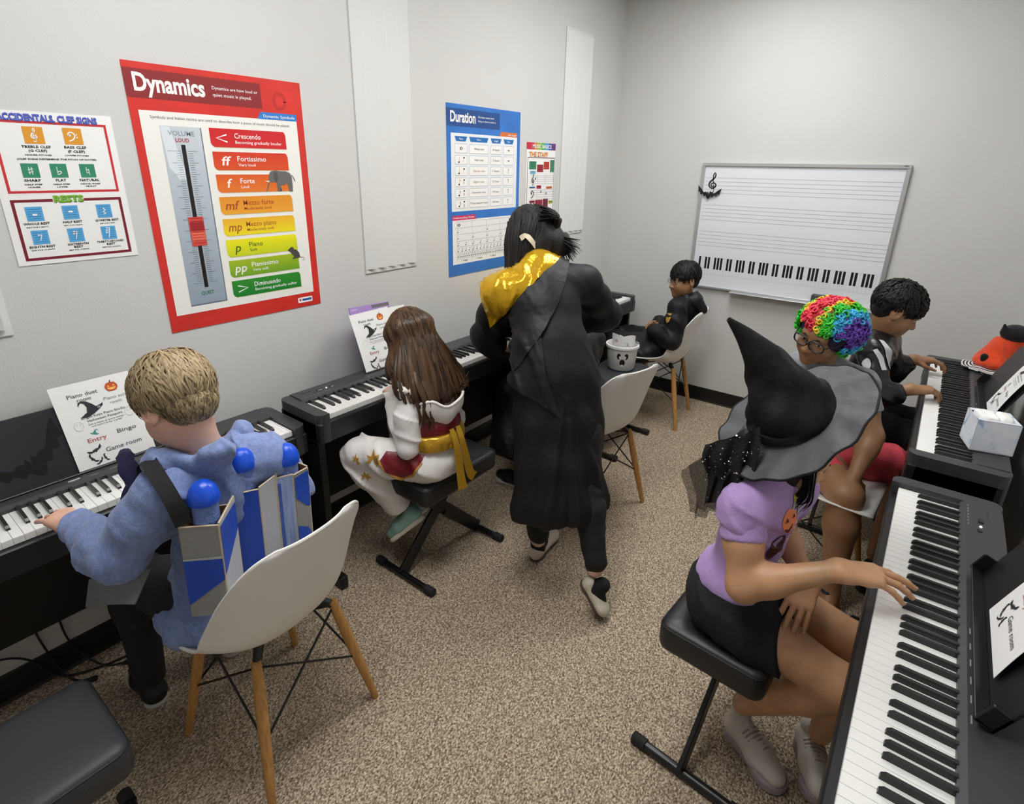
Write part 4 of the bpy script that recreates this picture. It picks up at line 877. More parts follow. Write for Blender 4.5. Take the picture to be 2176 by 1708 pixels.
# ------------------------------------------------------------------ people
SKIN_P = mat('fair skin', 'e3b39c', .5, sss=.25, vary=(30, .06)); SKIN_T = mat('tan skin', 'c79872', .48, sss=.2, vary=(30, .06)); SKIN_B = mat('brown skin', '98704f', .48, sss=.15, vary=(30, .06)); SKIN_L = mat('light skin', 'd9b6a4', .5, sss=.2)
def person(name, label, at): return thing(name, label, 'person', (0, 0, 0))
def shoe(parent, name, heel, toe, up, m, msole, h=.062, w=.042, sole=.022, label=None):
    """closed shoe between heel and toe points on its sole line"""
    a, b = np.array(heel, float), np.array(toe, float); f = unit(b-a); R = basis(f, up); L = np.linalg.norm(b-a); q = lambda x, y, z: a+R@np.array((x, y*L, z))
    up_ = [cap(q(0, .13, sole+.02), q(0, .18, h), w*.78, w*.74, .02), cap(q(0, .2, sole+.018), q(0, .55, sole+.016), w*.80, w*.9, .02), cap(q(.003, .6, sole+.012), q(.004, .86, sole+.010), w*.92, w*.66, .02), cap(q(0, .3, h*.8), q(0, .62, sole+.022), w*.62, w*.6, .02)]
    c = [(q(0, 0, sole*.8), -R[:, 2])]
    o = solid(name, up_, .006, m, parent, c)
    sl = [rbox(q(0, .5, sole*.5), (w*.62, L*.34, sole*.42), R, .004, .01), ell(q(0, .16, sole*.5), (w*.84, L*.16, sole*.95), R, .01), ell(q(.002, .76, sole*.5), (w*1.02, L*.24, sole*.95), R, .015)]
    s = solid('sole', sl, .005, msole, o, [(q(0, 0, 0), -R[:, 2]), (q(0, 0, sole), R[:, 2])]); return o, q, R
# ======================= 1 blond boy with hoodie
t = person('person', 'blond boy in a heathered blue hoodie wearing a cardboard castle, playing the left piano', None); B1 = t
H = Head((.695, .478, 1.100), (-.82, -.22, -.50), (-.45, -.05, .88), .93)
J = dict(pelvis=(.66, .50, .555), chest=(.745, .505, .825), neck=(.745, .507, .975), shL=(.760, .395, .925), shR=(.785, .628, .920), hipL=(.66, .43, .53), hipR=(.66, .57, .53))
eL, wL = (.690, .300, .775), (.462, .272, .768); eR, wR = (.665, .755, .715), (.43, .705, .765)
arms = limb(J['shL'], eL, wL, .042, .034, .022)+limb(J['shR'], eR, wR, .042, .034, .022)
legs = limb((.62, .43, .525), (.345, .385, .50), (.37, .37, .10), .050, .040, .030)+limb((.62, .57, .525), (.345, .60, .50), (.37, .62, .10), .050, .040, .030)
neck = [cap(J['neck'], H.w(0, -.02, -.06), .040, .042, .03), cap(J['neck'], J['shL'], .020, .022, .03), cap(J['neck'], J['shR'], .020, .022, .03)]
body = torso(J, s=.76)+arms+legs+neck
hl = hand(wL, (-.92, -.12, -.12), (-.1, -.05, 1), 1, .145, [(.5, .55, .3), (.45, .5, .3), (.4, .45, .3), (.1, .25, .2)], .35, (.9, .55, -.35)); hl = hand(wL, (-.96, -.12, -.06), (-.06, .0, 1), 1, .158, [(.35, .45, .3), (.30, .45, .3), (.28, .40, .3), (.10, .2, .15)], .55, (.8, .6, -.3))
hr = hand(wR, (-.97, .05, -.12), (-.1, .0, 1), -1, .145, [(.4, .5, .3)]*4, .2)
solid('body', body, .008, SKIN_P, t, extra=[(H.prims()+neck[:1], .0035, ()), (hl+[cap(wL, np.array(wL)+(.06, .01, .0), .022, .025, .015)], .0028, ()), (hr+[cap(wR, np.array(wR)+(.06, .01, 0), .022, .025, .015)], .003, ())])
H.eyes(t, IRIS_B, (0, 1, -.4))
HOOD = mat('heathered blue hoodie', '7d8fbe', .9, bump=(240, .25, 4), vary=(90, .16), sheen=.25)
hp = torso(J, s=.84, extra=.004)+limb(J['shL'], eL, wL, .050, .047, .035, .006, .03)+limb(J['shR'], eR, wR, .050, .047, .035, .006, .03)+[cap(J['neck'], J['shL'], .035, .040, .04), cap(J['neck'], J['shR'], .035, .040, .04), ell((.690, .50, .50), (.130, .160, .080), None, .04)]
hp += [ell((.755, .500, .955), (.050, .095, .040), None, .03)]
hp += [cap(H.w(0, -.05, -.12), H.w(0, .02, -.10), .058, .055, .03, True)]
hp += [ell(np.array(eL)+(0, 0, -.008), (.054, .050, .046), None, .03)]
def hf(X):
    d = folds(.0085, 70, (.4, .7, .6), 3, .0022, 40)(X); a = np.clip((.78-X[:, 0])/.2, 0, 1)*np.clip((.86-X[:, 2])/.1, 0, 1)
    return d+a*.009*np.sin(85*X[:, 0]+25*X[:, 2]+5*vn(X, 12, 2))
solid('hoodie', hp, .0075, HOOD, t, [(np.array(wL)+(-.012, 0, 0), (-1, -.1, 0)), (np.array(wR)+(-.012, 0, 0), (-1, 0, 0)), ((0, 0, .445), (0, 0, -1))] if 0 else [((0, 0, .452), (0, 0, -1))], hf)
for w_, d_ in ((wL, (-1, -.1, -.02)), (wR, (-1, .05, -.02))):
    d_ = unit(d_); solid('cuff', [cap(np.array(w_)-d_*.048, np.array(w_)-d_*.012, .040, .031, .01)], .005, HOOD, t, [(np.array(w_)-d_*.010, d_)], folds(.001, 300, (0, .7, .7), 1, .001))
solid('hood', [ell((.778, .500, .985), (.052, .104, .028), basis((1, 0, .45), (0, 0, 1)), .03), cap((.715, .395, .985), (.775, .49, .980), .024, .028, .04), cap((.725, .605, .985), (.775, .51, .980), .024, .028, .04), cap((.765, .485, .965), (.778, .480, .930), .038, .026, .04), cap((.70, .41, .975), (.735, .395, .985), .018, .030, .02), ell((.755, .50, 1.03), (.068, .078, .045), None, .02, True)], .006, HOOD, t, (), folds(.006, 60, (.2, .9, .4), 8, .002))
PANT = mat('black trousers', '1a1b20', .85, bump=(200, .15)); pl_ = limb((.64, .43, .525), (.345, .385, .50), (.37, .37, .12), .072, .058, .045, .004)+limb((.64, .57, .525), (.345, .60, .50), (.37, .62, .12), .072, .058, .045, .004)
solid('trousers', pl_, .010, PANT, t, [((0, 0, .448), (0, 0, -1))] if 0 else (), folds(.004, 60, (1, 0, .3), 2))
SHOE_D = mat('dark shoe', '1b1b1d', .6); SOLE_W = mat('pale sole', 'c9c6be', .7)
for y in (.37, .62): shoe(t, 'shoe', (.40, y, .0), (.19, y, .0), (0, 0, 1), SHOE_D, SOLE_W)
HB = hairmat('dark blond hair', '8c7b5e', .72)
blond = mat('blond scalp hair', '6b5b43', .6, bump=(160, .5), aniso=(1, 1, .2))
solid('hair', [H.E((0, -.018, .040), (.079, .096, .086)), H.E((0, -.05, -.012), (.060, .053, .058), .02)]+[H.E((0, .085, -.02), (.062, .05, .055), .01, True), H.E((0, .0, -.118), (.09, .11, .05), .01, True), H.E((.080, .0, -.014), (.030, .036, .040), .01, True), H.E((-.080, .0, -.014), (.030, .036, .040), .01, True)], .005, blond, t, (), lambda X: .003*np.sin(500*(X[:, 1]-.478)+10*vn(X, 20))*.6)
def reg(d): return d[2] > -.72 and not (d[1] > .62 and d[2] < -.02) and not (abs(d[0]) > .6 and -.9 < d[2] < -.05 and d[1] > -.35 and d[1] < .55)
lk = locks(H, 3000, reg, .080, .0023, 7, (.003, .014), .95, .34, seed=4, flat=.35); lk2 = locks(H, 800, lambda d: d[2] > .15, .085, .0024, 7, (.007, .019), .85, .45, seed=9, flat=.35)
lk3 = locks(H, 1000, lambda d: d[1] < .25 and -.55 < d[2] < .7 and abs(d[0]) < .97, .058, .0022, 6, (.003, .010), .95, .25, rad=(.063, .055, .060), ctr=(0, -.050, -.010), crown=(0, -.06, .12), seed=14, flat=.35); n0 = len(lk.v); lk.add(lk3.v, lk3.f); lk.attr[n0:] = lk3.attr; n0 = len(lk.v); lk.add(lk2.v, lk2.f); lk.attr[n0:] = [min(1, a*.5+.55) for a in lk2.attr]
lk.build('hair_locks', HB, t, 80, attr=True)
# ======================= cardboard castle worn on his back
CB = mat('bare cardboard', '8a6238', .85, bump=(60, .3), vary=(20, .2), aniso=(1, 1, .1)); CBE = mat('torn cardboard edge', 'c9b79a', .9); TB = mat('blue duct tape', '1648b8', .35, bump=(90, .12)); TG = mat('grey duct tape', '8f8f8d', .38, bump=(120, .12)); TS = mat('silver duct tape', 'b9bbbf', .33, bump=(120, .12)); TPB = mat('pale blue smeared tape', '93a5cf', .4, bump=(80, .1), vary=(30, .25), aniso=(4, 4, .3))
FOAM = mat('grey blue foam tube', '6f86c8', .9, bump=(150, .5), vary=(120, .15)); DOME = mat('blue duct tape dome', '1450d2', .3, bump=(60, .2))
ct = thing('castle_costume', 'blue and silver duct-taped cardboard castle with three domed towers on the boy\'s back', 'costume', (.008, 0, 0))
def panel(name, m, a, b, z0, z1, th=.004, lean=-.02, par=None, edge=True, z1b=None):
    """upright cardboard panel over the plan segment a-b; leaning with the back"""
    def P(q, z): return np.array((q[0]+(z-.875)*lean, q[1]+(z-.875)*.05, z))
    G = [[P(np.array(a)+(np.array(b)-np.array(a))*u, z0+((z1+((z1b if z1b else z1)-z1)*u)-z0)*v) for u in np.linspace(0, 1, 5)] for v in np.linspace(0, 1, 9)]
    mb = MB(); mb.sheet(G, th); o = mb.build(name, m, par or ct)
    if edge:
        mb = MB(); mb.tube([p+np.array((0, 0, .0006)) for p in G[-1]], .0026, 5); mb.tube([r[-1] for r in G], .0028, 5); mb.build('torn_edge', CBE, o)
    return o
def tape(name, m, a, b, poly, o, lean=-.02, off=.0032):
    """tape patch on the panel a-b; poly in (fraction along, z)"""
    a = np.array(a); b = np.array(b); n = unit((b[1]-a[1], -(b[0]-a[0]), 0)); mb = MB(); vs = []
    for u, z in poly:
        q = a+(b-a)*u; vs.append(np.array((q[0]+(z-.875)*lean, q[1]+(z-.875)*.05, z))+n*off)
    mb.add(vs, [tuple(range(len(vs)))]); mb.build(name, m, o)
Z0, ZT = .640, .878
pL = [(.838, .380), (.896, .440), (.848, .500)]
o = panel('left_tower_front', TG, pL[0], pL[1], Z0, ZT-.004); tape('blue_tape_band', TB, pL[0], pL[1], [(0, .790), (1, .790), (1, .735), (.0, .672)][::1], o); tape('grey_tape_band', TS, pL[0], pL[1], [(.0, .794), (1, .797), (1, .790), (0, .787)], o)
o = panel('left_tower_side', TS, pL[1], pL[2], Z0, ZT, z1b=ZT+.02); tape('blue_tape_band', TB, pL[1], pL[2], [(0, ZT-.008), (1, ZT+.006), (1, .815), (0, .745)], o)
panel('left_tower_back', CB, (.838, .380), (.793, .420), Z0+.02, ZT+.008); panel('left_tower_inner', CB, (.793, .420), (.838, .492), Z0+.05, ZT-.002)
o = panel('center_wall_blue', TB, (.806, .500), (.838, .568), .60, ZT+.002); 
o = panel('center_wall_silver', TS, (.838, .568), (.836, .612), .62, ZT+.006, z1b=ZT+.018)
panel('back_sheet', CB, (.770, .415), (.795, .66), .62, ZT+.004, th=.005)
o = panel('right_tower_front', TPB, (.832, .618), (.846, .655), .66, ZT+.006); tape('blue_smear', mat('blue smeared tape', '4461b8', .4, vary=(40, .2)), (.832, .618), (.846, .655), [(0, .87), (.24, .87), (.24, .67), (0, .67)], o)
panel('tower_fin', TS, (.820, .616), (.834, .616), .68, ZT+.024)
o = panel('right_tower_side', TG, (.848, .656), (.842, .700), .66, ZT+.004); tape('blue_tape_band', TB, (.848, .656), (.842, .700), [(.02, ZT-.004), (1, ZT-.002), (1, .775), (.75, .778), (.02, .815)], o); tape('blue_tape_corner', TB, (.848, .656), (.842, .700), [(0, .735), (.7, .715), (.95, .69), (0, .69)], o)
panel('right_tower_back', CB, (.842, .700), (.800, .695), .66, ZT+.008); panel('right_tower_inner', CB, (.800, .695), (.802, .630), .66, ZT-.01)
for (x, y, z0, zt, r), n in zip(((.850, .438, .66, .925, .0275), (.797, .556, .68, .938, .0262), (.818, .660, .68, .915, .0262)), 'abc'):
    up = Vector((-.03, .05, 1)).normalized(); M = frame(Vector((x+(z0-zt)*-.03, y+(z0-zt)*.05, z0)), up.cross(V(0, 1, 0)).normalized()*-1, (up.cross(up.cross(V(0, 1, 0)))).normalized()*-1, up); M = Matrix.Translation((x+(z0-zt)*-.03, y+(z0-zt)*.05, z0)) @ up.to_track_quat('Z', 'Y').to_matrix().to_4x4()
    h = zt-z0; mb = MB(); mb.lathe([(r, 0), (r, h)], 22, M); o = mb.build('tower_tube', FOAM, ct, 50)
    mb = MB(); R = r*1.24; mb.lathe([(r*1.0, h-.004), (R*.96, h-.006), (R, h+.004), (R*.95, h+.016), (R*.78, h+.030), (R*.50, h+.041), (R*.22, h+.0455), (.001, h+.046)], 22, M); mb.build('dome', DOME, o, 50)
STRAP = mat('black webbing', '1c1c1e', .8, bump=(500, .4)); mb = MB()
body_h = hp
for pts in ([(.655, .392, .90), (.690, .386, .965), (.735, .382, 1.00), (.790, .378, .985), (.835, .382, .940), (.842, .392, .88)], [(.705, .640, .945), (.745, .640, .972), (.785, .642, .962), (.815, .648, .92), (.818, .65, .88)]):
    q = smooth_line(pts, 4); q2, g = drape(hp, None, (0, 0, 1), [tuple(p) for p in q], .006) if 0 else (q, None)
    nrm = np.array([unit(np.array(p)-np.array((.755, p[1]*.6+.5*.4, .86))) for p in q]); q = q+nrm*.006; mb = MB(); ribbon(mb, q, .034, .0022, nrm); mb.build('strap', STRAP, ct, 60)
NAVY = mat('navy cloth', '1d1d4a', .8, bump=(200, .2)); q = smooth_line([(.56, .39, .965), (.62, .372, .965), (.665, .362, .925), (.655, .345, .865), (.63, .335, .82)], 5); mb = MB(); mb.tube(q, [.012, .014, .016, .02, .018, .016, .020, .022, .02, .016, .014, .018, .02, .02, .018, .014, .012, .012, .010, .008, .006][:len(q)], 8, True, None, .5); mb.build('navy_strap', NAVY, ct, 70)
FLAP = mat('dark grey taped card', '6e7071', .5, bump=(90, .25), vary=(30, .15), aniso=(1, 5, 5))
G = []
for v in np.linspace(0, 1, 8):
    A = np.array((.600, .250, .693))*(1-v)+np.array((.608, .228, .630))*v; Bq = np.array((.735, .340, .735))*(1-v)+np.array((.745, .292, .672))*v
    G.append([A+(Bq-A)*u+np.array((0, -.012, .014))*math.sin(u*3.0)*(1-v*.3) for u in np.linspace(0, 1, 10)])
mb = MB(); mb.sheet(G, .004); mb.build('side_flap', FLAP, ct, 50)
# ======================= 2 girl in white and gold
t = person('person', 'long-haired girl in a white, crimson and gold costume sitting on the black stool', None)
H = Head((.500, 1.392, 1.010), (-.86, .10, -.42), (-.30, 0, .95), .90)
J = dict(pelvis=(.640, 1.375, .565), chest=(.600, 1.382, .80), neck=(.585, 1.388, .905), shL=(.600, 1.282, .865), shR=(.600, 1.490, .865), hipL=(.640, 1.315, .545), hipR=(.640, 1.435, .545))
eL, wL = (.634, 1.245, .640), (.455, 1.350, .775); eR, wR = (.61, 1.51, .66), (.43, 1.475, .785); kL, aL = (.415, 1.175, .575), (.500, 1.300, .300); kR, aR = (.37, 1.46, .58), (.46, 1.42, .28)
arms = limb(J['shL'], eL, wL, .036, .030, .020)+limb(J['shR'], eR, wR, .036, .030, .020); legs = limb(J['hipL'], kL, aL, .058, .044, .028)+limb(J['hipR'], kR, aR, .058, .044, .028)
neck = [cap(J['neck'], H.w(0, -.02, -.06), .034, .036, .03)]
h1 = hand(wL, (-.95, .35, .0), (-.1, 0, 1), 1, .13, [(.5, .5, .3)]*4, .2); h2 = hand(wR, (-.95, 0, -.1), (-.1, 0, 1), -1, .13, [(.4, .5, .3)]*4, .2)
solid('body', torso(J, s=.68)+arms+legs+neck, .008, SKIN_L, t, extra=[(H.prims(), .0045, ()), (h1, .0032, ()), (h2, .0032, ())]); H.eyes(t, IRIS_D)
WC = mat('white satin costume', 'e9e6e3', .42, bump=(120, .12), sheen=.2); CRIM = mat('crimson satin', '741321', .35, bump=(120, .1)); GOLD = mat('gold satin', 'c59a2c', .3, .45, bump=(90, .15)); GPR = mat('gold print', 'b98a35', .4)
slv = limb(J['shL'], eL, wL, .042, .044, .038, .004)+limb(J['shR'], eR, wR, .042, .044, .038, .004)
top = torso(J, s=.74, extra=.002)+[cap(J['neck'], J['shL'], .030, .036, .04), cap(J['neck'], J['shR'], .030, .036, .04), ell((.615, 1.385, .765), (.092, .108, .05), None, .03)]
solid('sleeves', slv, .006, WC, t, (), folds(.007, 70, (.1, .3, 1), 15, .0015), 1)
solid('jacket', top, .007, WC, t, [((0, 0, .738), (0, 0, -1))], folds(.004, 70, (.3, .4, .9), 5, .0015), 1)
def bowl(c, rx, ry, rz, seed):
    G = []
    for tt in np.linspace(.02, 1.70, 16):
        row = []
        for k in range(41):
            a = 2*math.pi*k/40; w = math.sin(tt)*(1+.06*math.sin(3*a+seed)*math.sin(tt)+.03*math.sin(8*a+tt*3)); row.append((c[0]+rx*math.cos(a)*w, c[1]+ry*math.sin(a)*w, c[2]-rz*math.cos(tt)-.25*rx*math.cos(a)*w*.6-.012*math.cos(4*a+seed)*math.sin(tt)))
        G.append(row)
    return np.array(G)
G = bowl((.672, 1.380, .812), .072, .108, .100, 1.0); mb = MB(); mb.sheet(G, .004); hd_ = mb.build('hood', WC, t, 80); mb = MB(); mb.tube(G[-1][:-1], .0055, 7, closed=True); mb.build('hood_rim', WC, hd_, 80)
G = bowl((.672, 1.380, .813), .067, .102, .090, 1.0); mb = MB(); mb.sheet(G[:-1], .002); mb.build('hood_lining', GOLD, hd_, 80)
pants = limb(J['hipL'], kL, aL, .068, .060, .050, .006, .03)+limb(J['hipR'], kR, aR, .068, .060, .050, .006, .03)+[ell((.645, 1.375, .56), (.104, .125, .082), None, .04)]
PD = folds(.0075, 65, (.7, .2, .6), 7, .0018)
solid('trousers', pants, .007, WC, t, [((0, 0, .480), (0, 0, -1))] if 0 else [(np.array(aL)+(0.0, 0.0, -.0), np.array(aL)-np.array(kL)), ], PD)
sash = [ell((.628, 1.380, .645), (.098, .116, .06), None, .01)]
solid('crimson_waist', [ell((.625, 1.380, .700), (.100, .118, .085), None, .01)], .006, CRIM, t, [((0, 0, .665), (0, 0, -1)), ((0, 0, .755), (0, 0, 1))], folds(.003, 160, (.1, .5, .85), 2))
solid('gold_sash', [ell((.632, 1.380, .645), (.110, .129, .085), None, .01)], .006, GOLD, t, [((0, 0, .622), (0, 0, -1)), ((0, 0, .682), (0, 0, 1))], folds(.004, 220, (.1, .95, 0), 2))
for dy, zb, xx in ((-.012, .455, .02), (.022, .48, .03)):
    q = smooth_line([(.730, 1.388+dy, .700), (.752, 1.388+dy, .65), (.764, 1.392+dy*1.2, .58), (.772, 1.400+dy*1.6, .50), (.778, 1.408+dy*2, zb)], 4); mb = MB(); ribbon(mb, q, np.linspace(.018, .040, len(q)), .002, (1, -.35, .1)); mb.build('sash_tail', GOLD, t, 60)
# crimson thigh gusset and gold flame print on the left trouser leg
def patch(name, m, parent, prims, O, U, Vv, N, poly, off, disp=None, n=14):
    """polygon patch pressed onto an implicit surface; poly in (u,v) metres about O"""
    import mathutils
    O, U, Vv, N = [np.array(q, float) for q in (O, U, Vv, N)]; U = unit(U); Vv = unit(Vv); N = unit(N); us = [p[0] for p in poly]; vs_ = [p[1] for p in poly]
    bm = bmesh.new(); vv = [bm.verts.new((a, b, 0)) for a, b in poly]; tri = mathutils.geometry.tessellate_polygon([[Vector((a, b, 0)) for a, b in poly]])
    for tr in tri:
        try: bm.faces.new([vv[i] for i in tr])
        except ValueError: pass
    size = max(max(us)-min(us), max(vs_)-min(vs_))
    for _ in range(6):
        es = [e for e in bm.edges if e.calc_length() > size/n]
        if not es: break
        bmesh.ops.subdivide_edges(bm, edges=es, cuts=1, use_grid_fill=False); bmesh.ops.triangulate(bm, faces=bm.faces[:])
    P2 = np.array([tuple(v.co) for v in bm.verts]); fs = [tuple(v.index for v in f.verts) for f in bm.faces] if bm.verts.index_update() is None else []
    X = O+P2[:, :1]*U+P2[:, 1:2]*Vv+N*.12; Y, G = drape(prims, None, N, X, off)
    if disp is not None: Y = Y-G*disp(Y)[:, None]
    mb = MB(); mb.add(Y, fs); 
    a = np.cross(Y[fs[0][1]]-Y[fs[0][0]], Y[fs[0][2]]-Y[fs[0][0]])
    if a@N < 0: mb.f = [f[::-1] for f in mb.f]
    bm.free(); return mb.build(name, m, parent, 80)
SD = lambda X: PD(X)
patch('crimson_panel', CRIM, t, pants, (.60, 1.26, .56), (1, .35, 0), (0, 0, 1), (.35, -.8, .25), [(-.06, .045), (-.075, .01), (-.05, -.03), (0, -.05), (.045, -.03), (.075, .02), (.085, .05)], .004, SD)
patch('gold_piping', GPR, t, pants, (.60, 1.26, .56), (1, .35, 0), (0, 0, 1), (.35, -.8, .25), [(-.082, .012), (-.056, -.034), (0, -.056), (.05, -.035), (.082, .02), (.076, .022), (.045, -.028), (0, -.048), (-.05, -.028), (-.075, .012)], .0048, SD)
fl = [(-.035, -.022), (-.02, -.005), (-.03, .012), (-.012, .008), (-.006, .035), (.006, .012), (.022, .02), (.018, .002), (.04, -.012), (.02, -.012), (.012, -.03), (.002, -.012), (-.004, .004), (-.012, -.012)]
patch('gold_flame', GPR, t, pants, (.51, 1.215, .572), (1, .4, 0), (0, 0, 1), (.3, -.85, .3), fl, .004, SD); patch('gold_flame', GPR, t, pants, (.445, 1.18, .56), (.8, -.5, 0), (0, 0, 1), (.35, -.85, .3), [(a*.8, b*.8) for a, b in fl], .004, SD); patch('gold_flame', GPR, t, pants, (.45, 1.215, .50), (.5, .6, 0), (0, 0, 1), (.45, -.85, 0), [(a*.7, b*.7) for a, b in fl], .004, SD)
AQUA = mat('pale aqua canvas', '8fb5ad', .8, bump=(300, .2)); SOLE_C = mat('cream rubber sole', 'd9d2c2', .7)
shoe(t, 'shoe', (.600, 1.345, .262), (.478, 1.268, .130), (-.72, -.2, .60), AQUA, SOLE_C, .055, .036, .020); shoe(t, 'shoe', (.54, 1.43, .235), (.40, 1.40, .13), (-.6, -.2, .7), AQUA, SOLE_C, .055, .036, .020)
BRN = hairmat('long brown hair', '4a3524', .65, .38)
hb = [H.E((0, -.022, .038), (.080, .096, .084)), H.E((0, -.05, -.04), (.074, .06, .085), .03), cap(H.w(.0, -.07, -.06), (.655, 1.385, .825), .064, .060, .04), cap(H.w(-.045, -.04, -.06), (.635, 1.312, .825), .042, .050, .04), cap(H.w(.05, -.04, -.06), (.640, 1.462, .83), .042, .050, .04), H.E((0, .09, -.02), (.06, .055, .075), .01, True)]
solid('hair', hb, .007, mat('brown hair mass', '3a291c', .45, bump=(120, .6), aniso=(3, 3, .15)), t, [((0, 0, .805), (0, 0, -1))], lambda X: .004*np.sin(230*(X[:, 1]+.3*X[:, 0])+8*vn(X*np.array((1, 1, .3)), 16)))
rg = np.random.RandomState(5); mb = MB()
for i in range(430):
    th = rg.uniform(-2.75, 2.75); th0 = th+math.pi*1.5  # around the back of the head, face side left open
    r0 = rg.uniform(.15, 1); d = np.array((math.sin(th)*r0, -math.cos(th)*r0*.98, 0))
    if d[1] > .55 and r0 > .6: continue
    d[2] = math.sqrt(max(0, 1-d[0]**2-d[1]**2)); p0 = np.array((0, -.022, .038))+np.array((.083, .099, .087))*d
    az = np.array((math.sin(th), -math.cos(th)*.95)); pe = np.array((0, -.022, .0))+np.array((az[0]*.098, az[1]*.113, -.02)); 
    zb = .80+.05*rg.rand()+ (0.06 if abs(th) > 1.6 else 0)-.02*math.cos(th*2); k = rg.uniform(.75, 1.08); az2 = H.R@np.array((az[0], az[1], 0)); az2[2] = 0
    bot = np.array((.600, 1.383, zb))+np.array((az2[0]*.085+.030*max(0, az2[0]), az2[1]*.128, 0))*max(.88, k)+rg.normal(size=3)*(.006, .010, 0)
    m1 = H.w(*pe)*.5+bot*.5+np.array((az2[0], az2[1], 0))*.022; pts = smooth_line([H.w(*p0), H.w(*(p0*.45+pe*.55+np.array((az[0]*.014, az[1]*.014, .022)))), H.w(*pe), m1, bot*.85+m1*.15+np.array((az2[0], az2[1], 0))*.012, bot], 3)
    wv = np.sin(np.linspace(0, 7, len(pts))+rg.rand()*6)*np.linspace(0, .006, len(pts)); pts[:, 1] += wv; n = len(pts)
    mb.tube(pts, [rg.uniform(.005, .0085)*(1 if j < n-4 else (n-j)/5.) for j in range(n)], 5, True, None, .5, a=rg.rand())
for y0, zb, xo in ((1.285, .685, .0), (1.31, .66, .015), (1.345, .675, .03), (1.36, .69, .03), (1.415, .70, .035), (1.43, .69, .03), (1.47, .72, .02), (1.50, .735, .0), (1.49, .75, .0), (1.275, .70, -.02)):
    zb += .055+(.065 if y0 > 1.33 else 0)
    for j in range(11):
        y = y0+rg.normal()*.008; ze = zb+.022*rg.normal(); xo = min(xo, .012); pts = smooth_line([(.630+xo*.5, 1.385+(y-1.385)*.8, .94), (.668+xo*.7, y, .89), (.690+xo+.004*rg.normal(), y+.006*rg.normal(), .84), (.694+xo, y+.010*rg.normal(), (ze+.84)/2), (.692+xo+.004, y+.014*rg.normal()-.006*(y0-1.385), ze)], 5); n = len(pts)
        mb.tube(pts, [.0062*min(1, (1.02-k_/(n-1))*2.2)+.0004 for k_ in range(n)], 5, True, None, .5, a=rg.rand()*.8)
mb.build('hair_strands', BRN, t, 80, attr=True)
# ======================= 3 person bending over in a black robe with gold hood lining
BLKC = mat('black robe satin', '131316', .55, bump=(28, .35, 5), spec=.4); BLKW = mat('black robe weave', '111114', .62, bump=(24, .35, 5), spec=.35)
BH = hairmat('black hair', '161311', .6, .55); BHM = mat('black hair mass', '100d0c', .6, bump=(110, .6), aniso=(3, 3, .2))
t = person('person', 'person in a long black robe with gold hood bending over the left piano', None)
H = Head((.715, 1.872, 1.352), (-.66, .52, -.55), (-.40, .30, .86), 1.0)
J = dict(pelvis=(.985, 1.690, .86), chest=(.895, 1.745, 1.115), neck=(.815, 1.800, 1.262), shL=(.745, 1.650, 1.175), shR=(.955, 1.905, 1.205), hipL=(.925, 1.625, .83), hipR=(1.045, 1.755, .83))
eL, wL = (.610, 1.720, .960), (.470, 1.975, .815); eR, wR = (.975, 2.085, 1.045), (.72, 2.20, .93)
kL, aL = (.915, 1.665, .47), (.925, 1.705, .10); kR, aR = (1.150, 1.680, .47), (1.258, 1.600, .19)
nk = [cap(J['neck'], H.w(0, -.02, -.06), .045, .046, .03)]
h1 = hand(wL, (-.72, .66, -.12), (0, 0, 1), 1, .165, [(.35, .45, .3)]*4, .2); h2 = hand(wR, (-.8, .5, -.3), (0, 0, 1), -1, .165, [(.4, .5, .3)]*4, .2)
SKL = SKIN_L
solid('body', torso(J, s=.92)+limb(J['shL'], eL, wL, .042, .034, .024)+limb(J['shR'], eR, wR, .042, .034, .024)+limb(J['hipL'], kL, aL, .07, .052, .034)+limb(J['hipR'], kR, aR, .07, .052, .034)+nk, .010, SKL, t, extra=[(H.prims(), .0055, ()), (h1, .0035, ()), (h2, .004, ())])
H.eyes(t, IRIS_D)
LEG = mat('black leggings', '141518', .8, bump=(300, .2))
solid('leggings', limb(J['hipL'], kL, (.925, 1.705, .135), .075, .058, .046, .008)+limb(J['hipR'], kR, (1.256, 1.604, .215), .075, .060, .043, .006), .008, LEG, t, [((.925, 1.705, .12), (0, 0, -1))] if 0 else (), folds(.002, 90, (.2, .2, 1), 4))
fd = np.array((-.766, .642, 0)); rt = np.array((.642, .766, 0))
hemc = np.array((1.075, 1.620, .36))
robe = torso(J, s=1.04, extra=.004)+limb(J['shL'], eL, np.array(eL)*.35+np.array(wL)*.65, .052, .056, .066, .004, .04)+limb(J['shR'], eR, np.array(eR)*.5+np.array(wR)*.5, .052, .054, .060, .004, .04)+[cap(J['neck'], J['shL'], .05, .055, .05), cap(J['neck'], J['shR'], .05, .055, .05)]
Rr = np.stack([rt, fd, np.array((0, 0, 1))], 1)
for k, (c, rx, ry, rz) in enumerate((((.955, 1.705, .96), .145, .105, .14), ((.985, 1.690, .86), .162, .115, .14), ((1.010, 1.672, .70), .172, .128, .16), ((1.040, 1.648, .54), .175, .135, .16), ((1.068, 1.626, .40), .182, .142, .15))): robe.append(ell(c, (rx, ry, rz), Rr, .05))
robe += [cap(hemc+rt*.12+np.array((0, 0, .02)), J['hipR'], .052, .07, .05), cap(hemc-rt*.12+np.array((0, 0, .0)), J['hipL'], .052, .07, .05)]
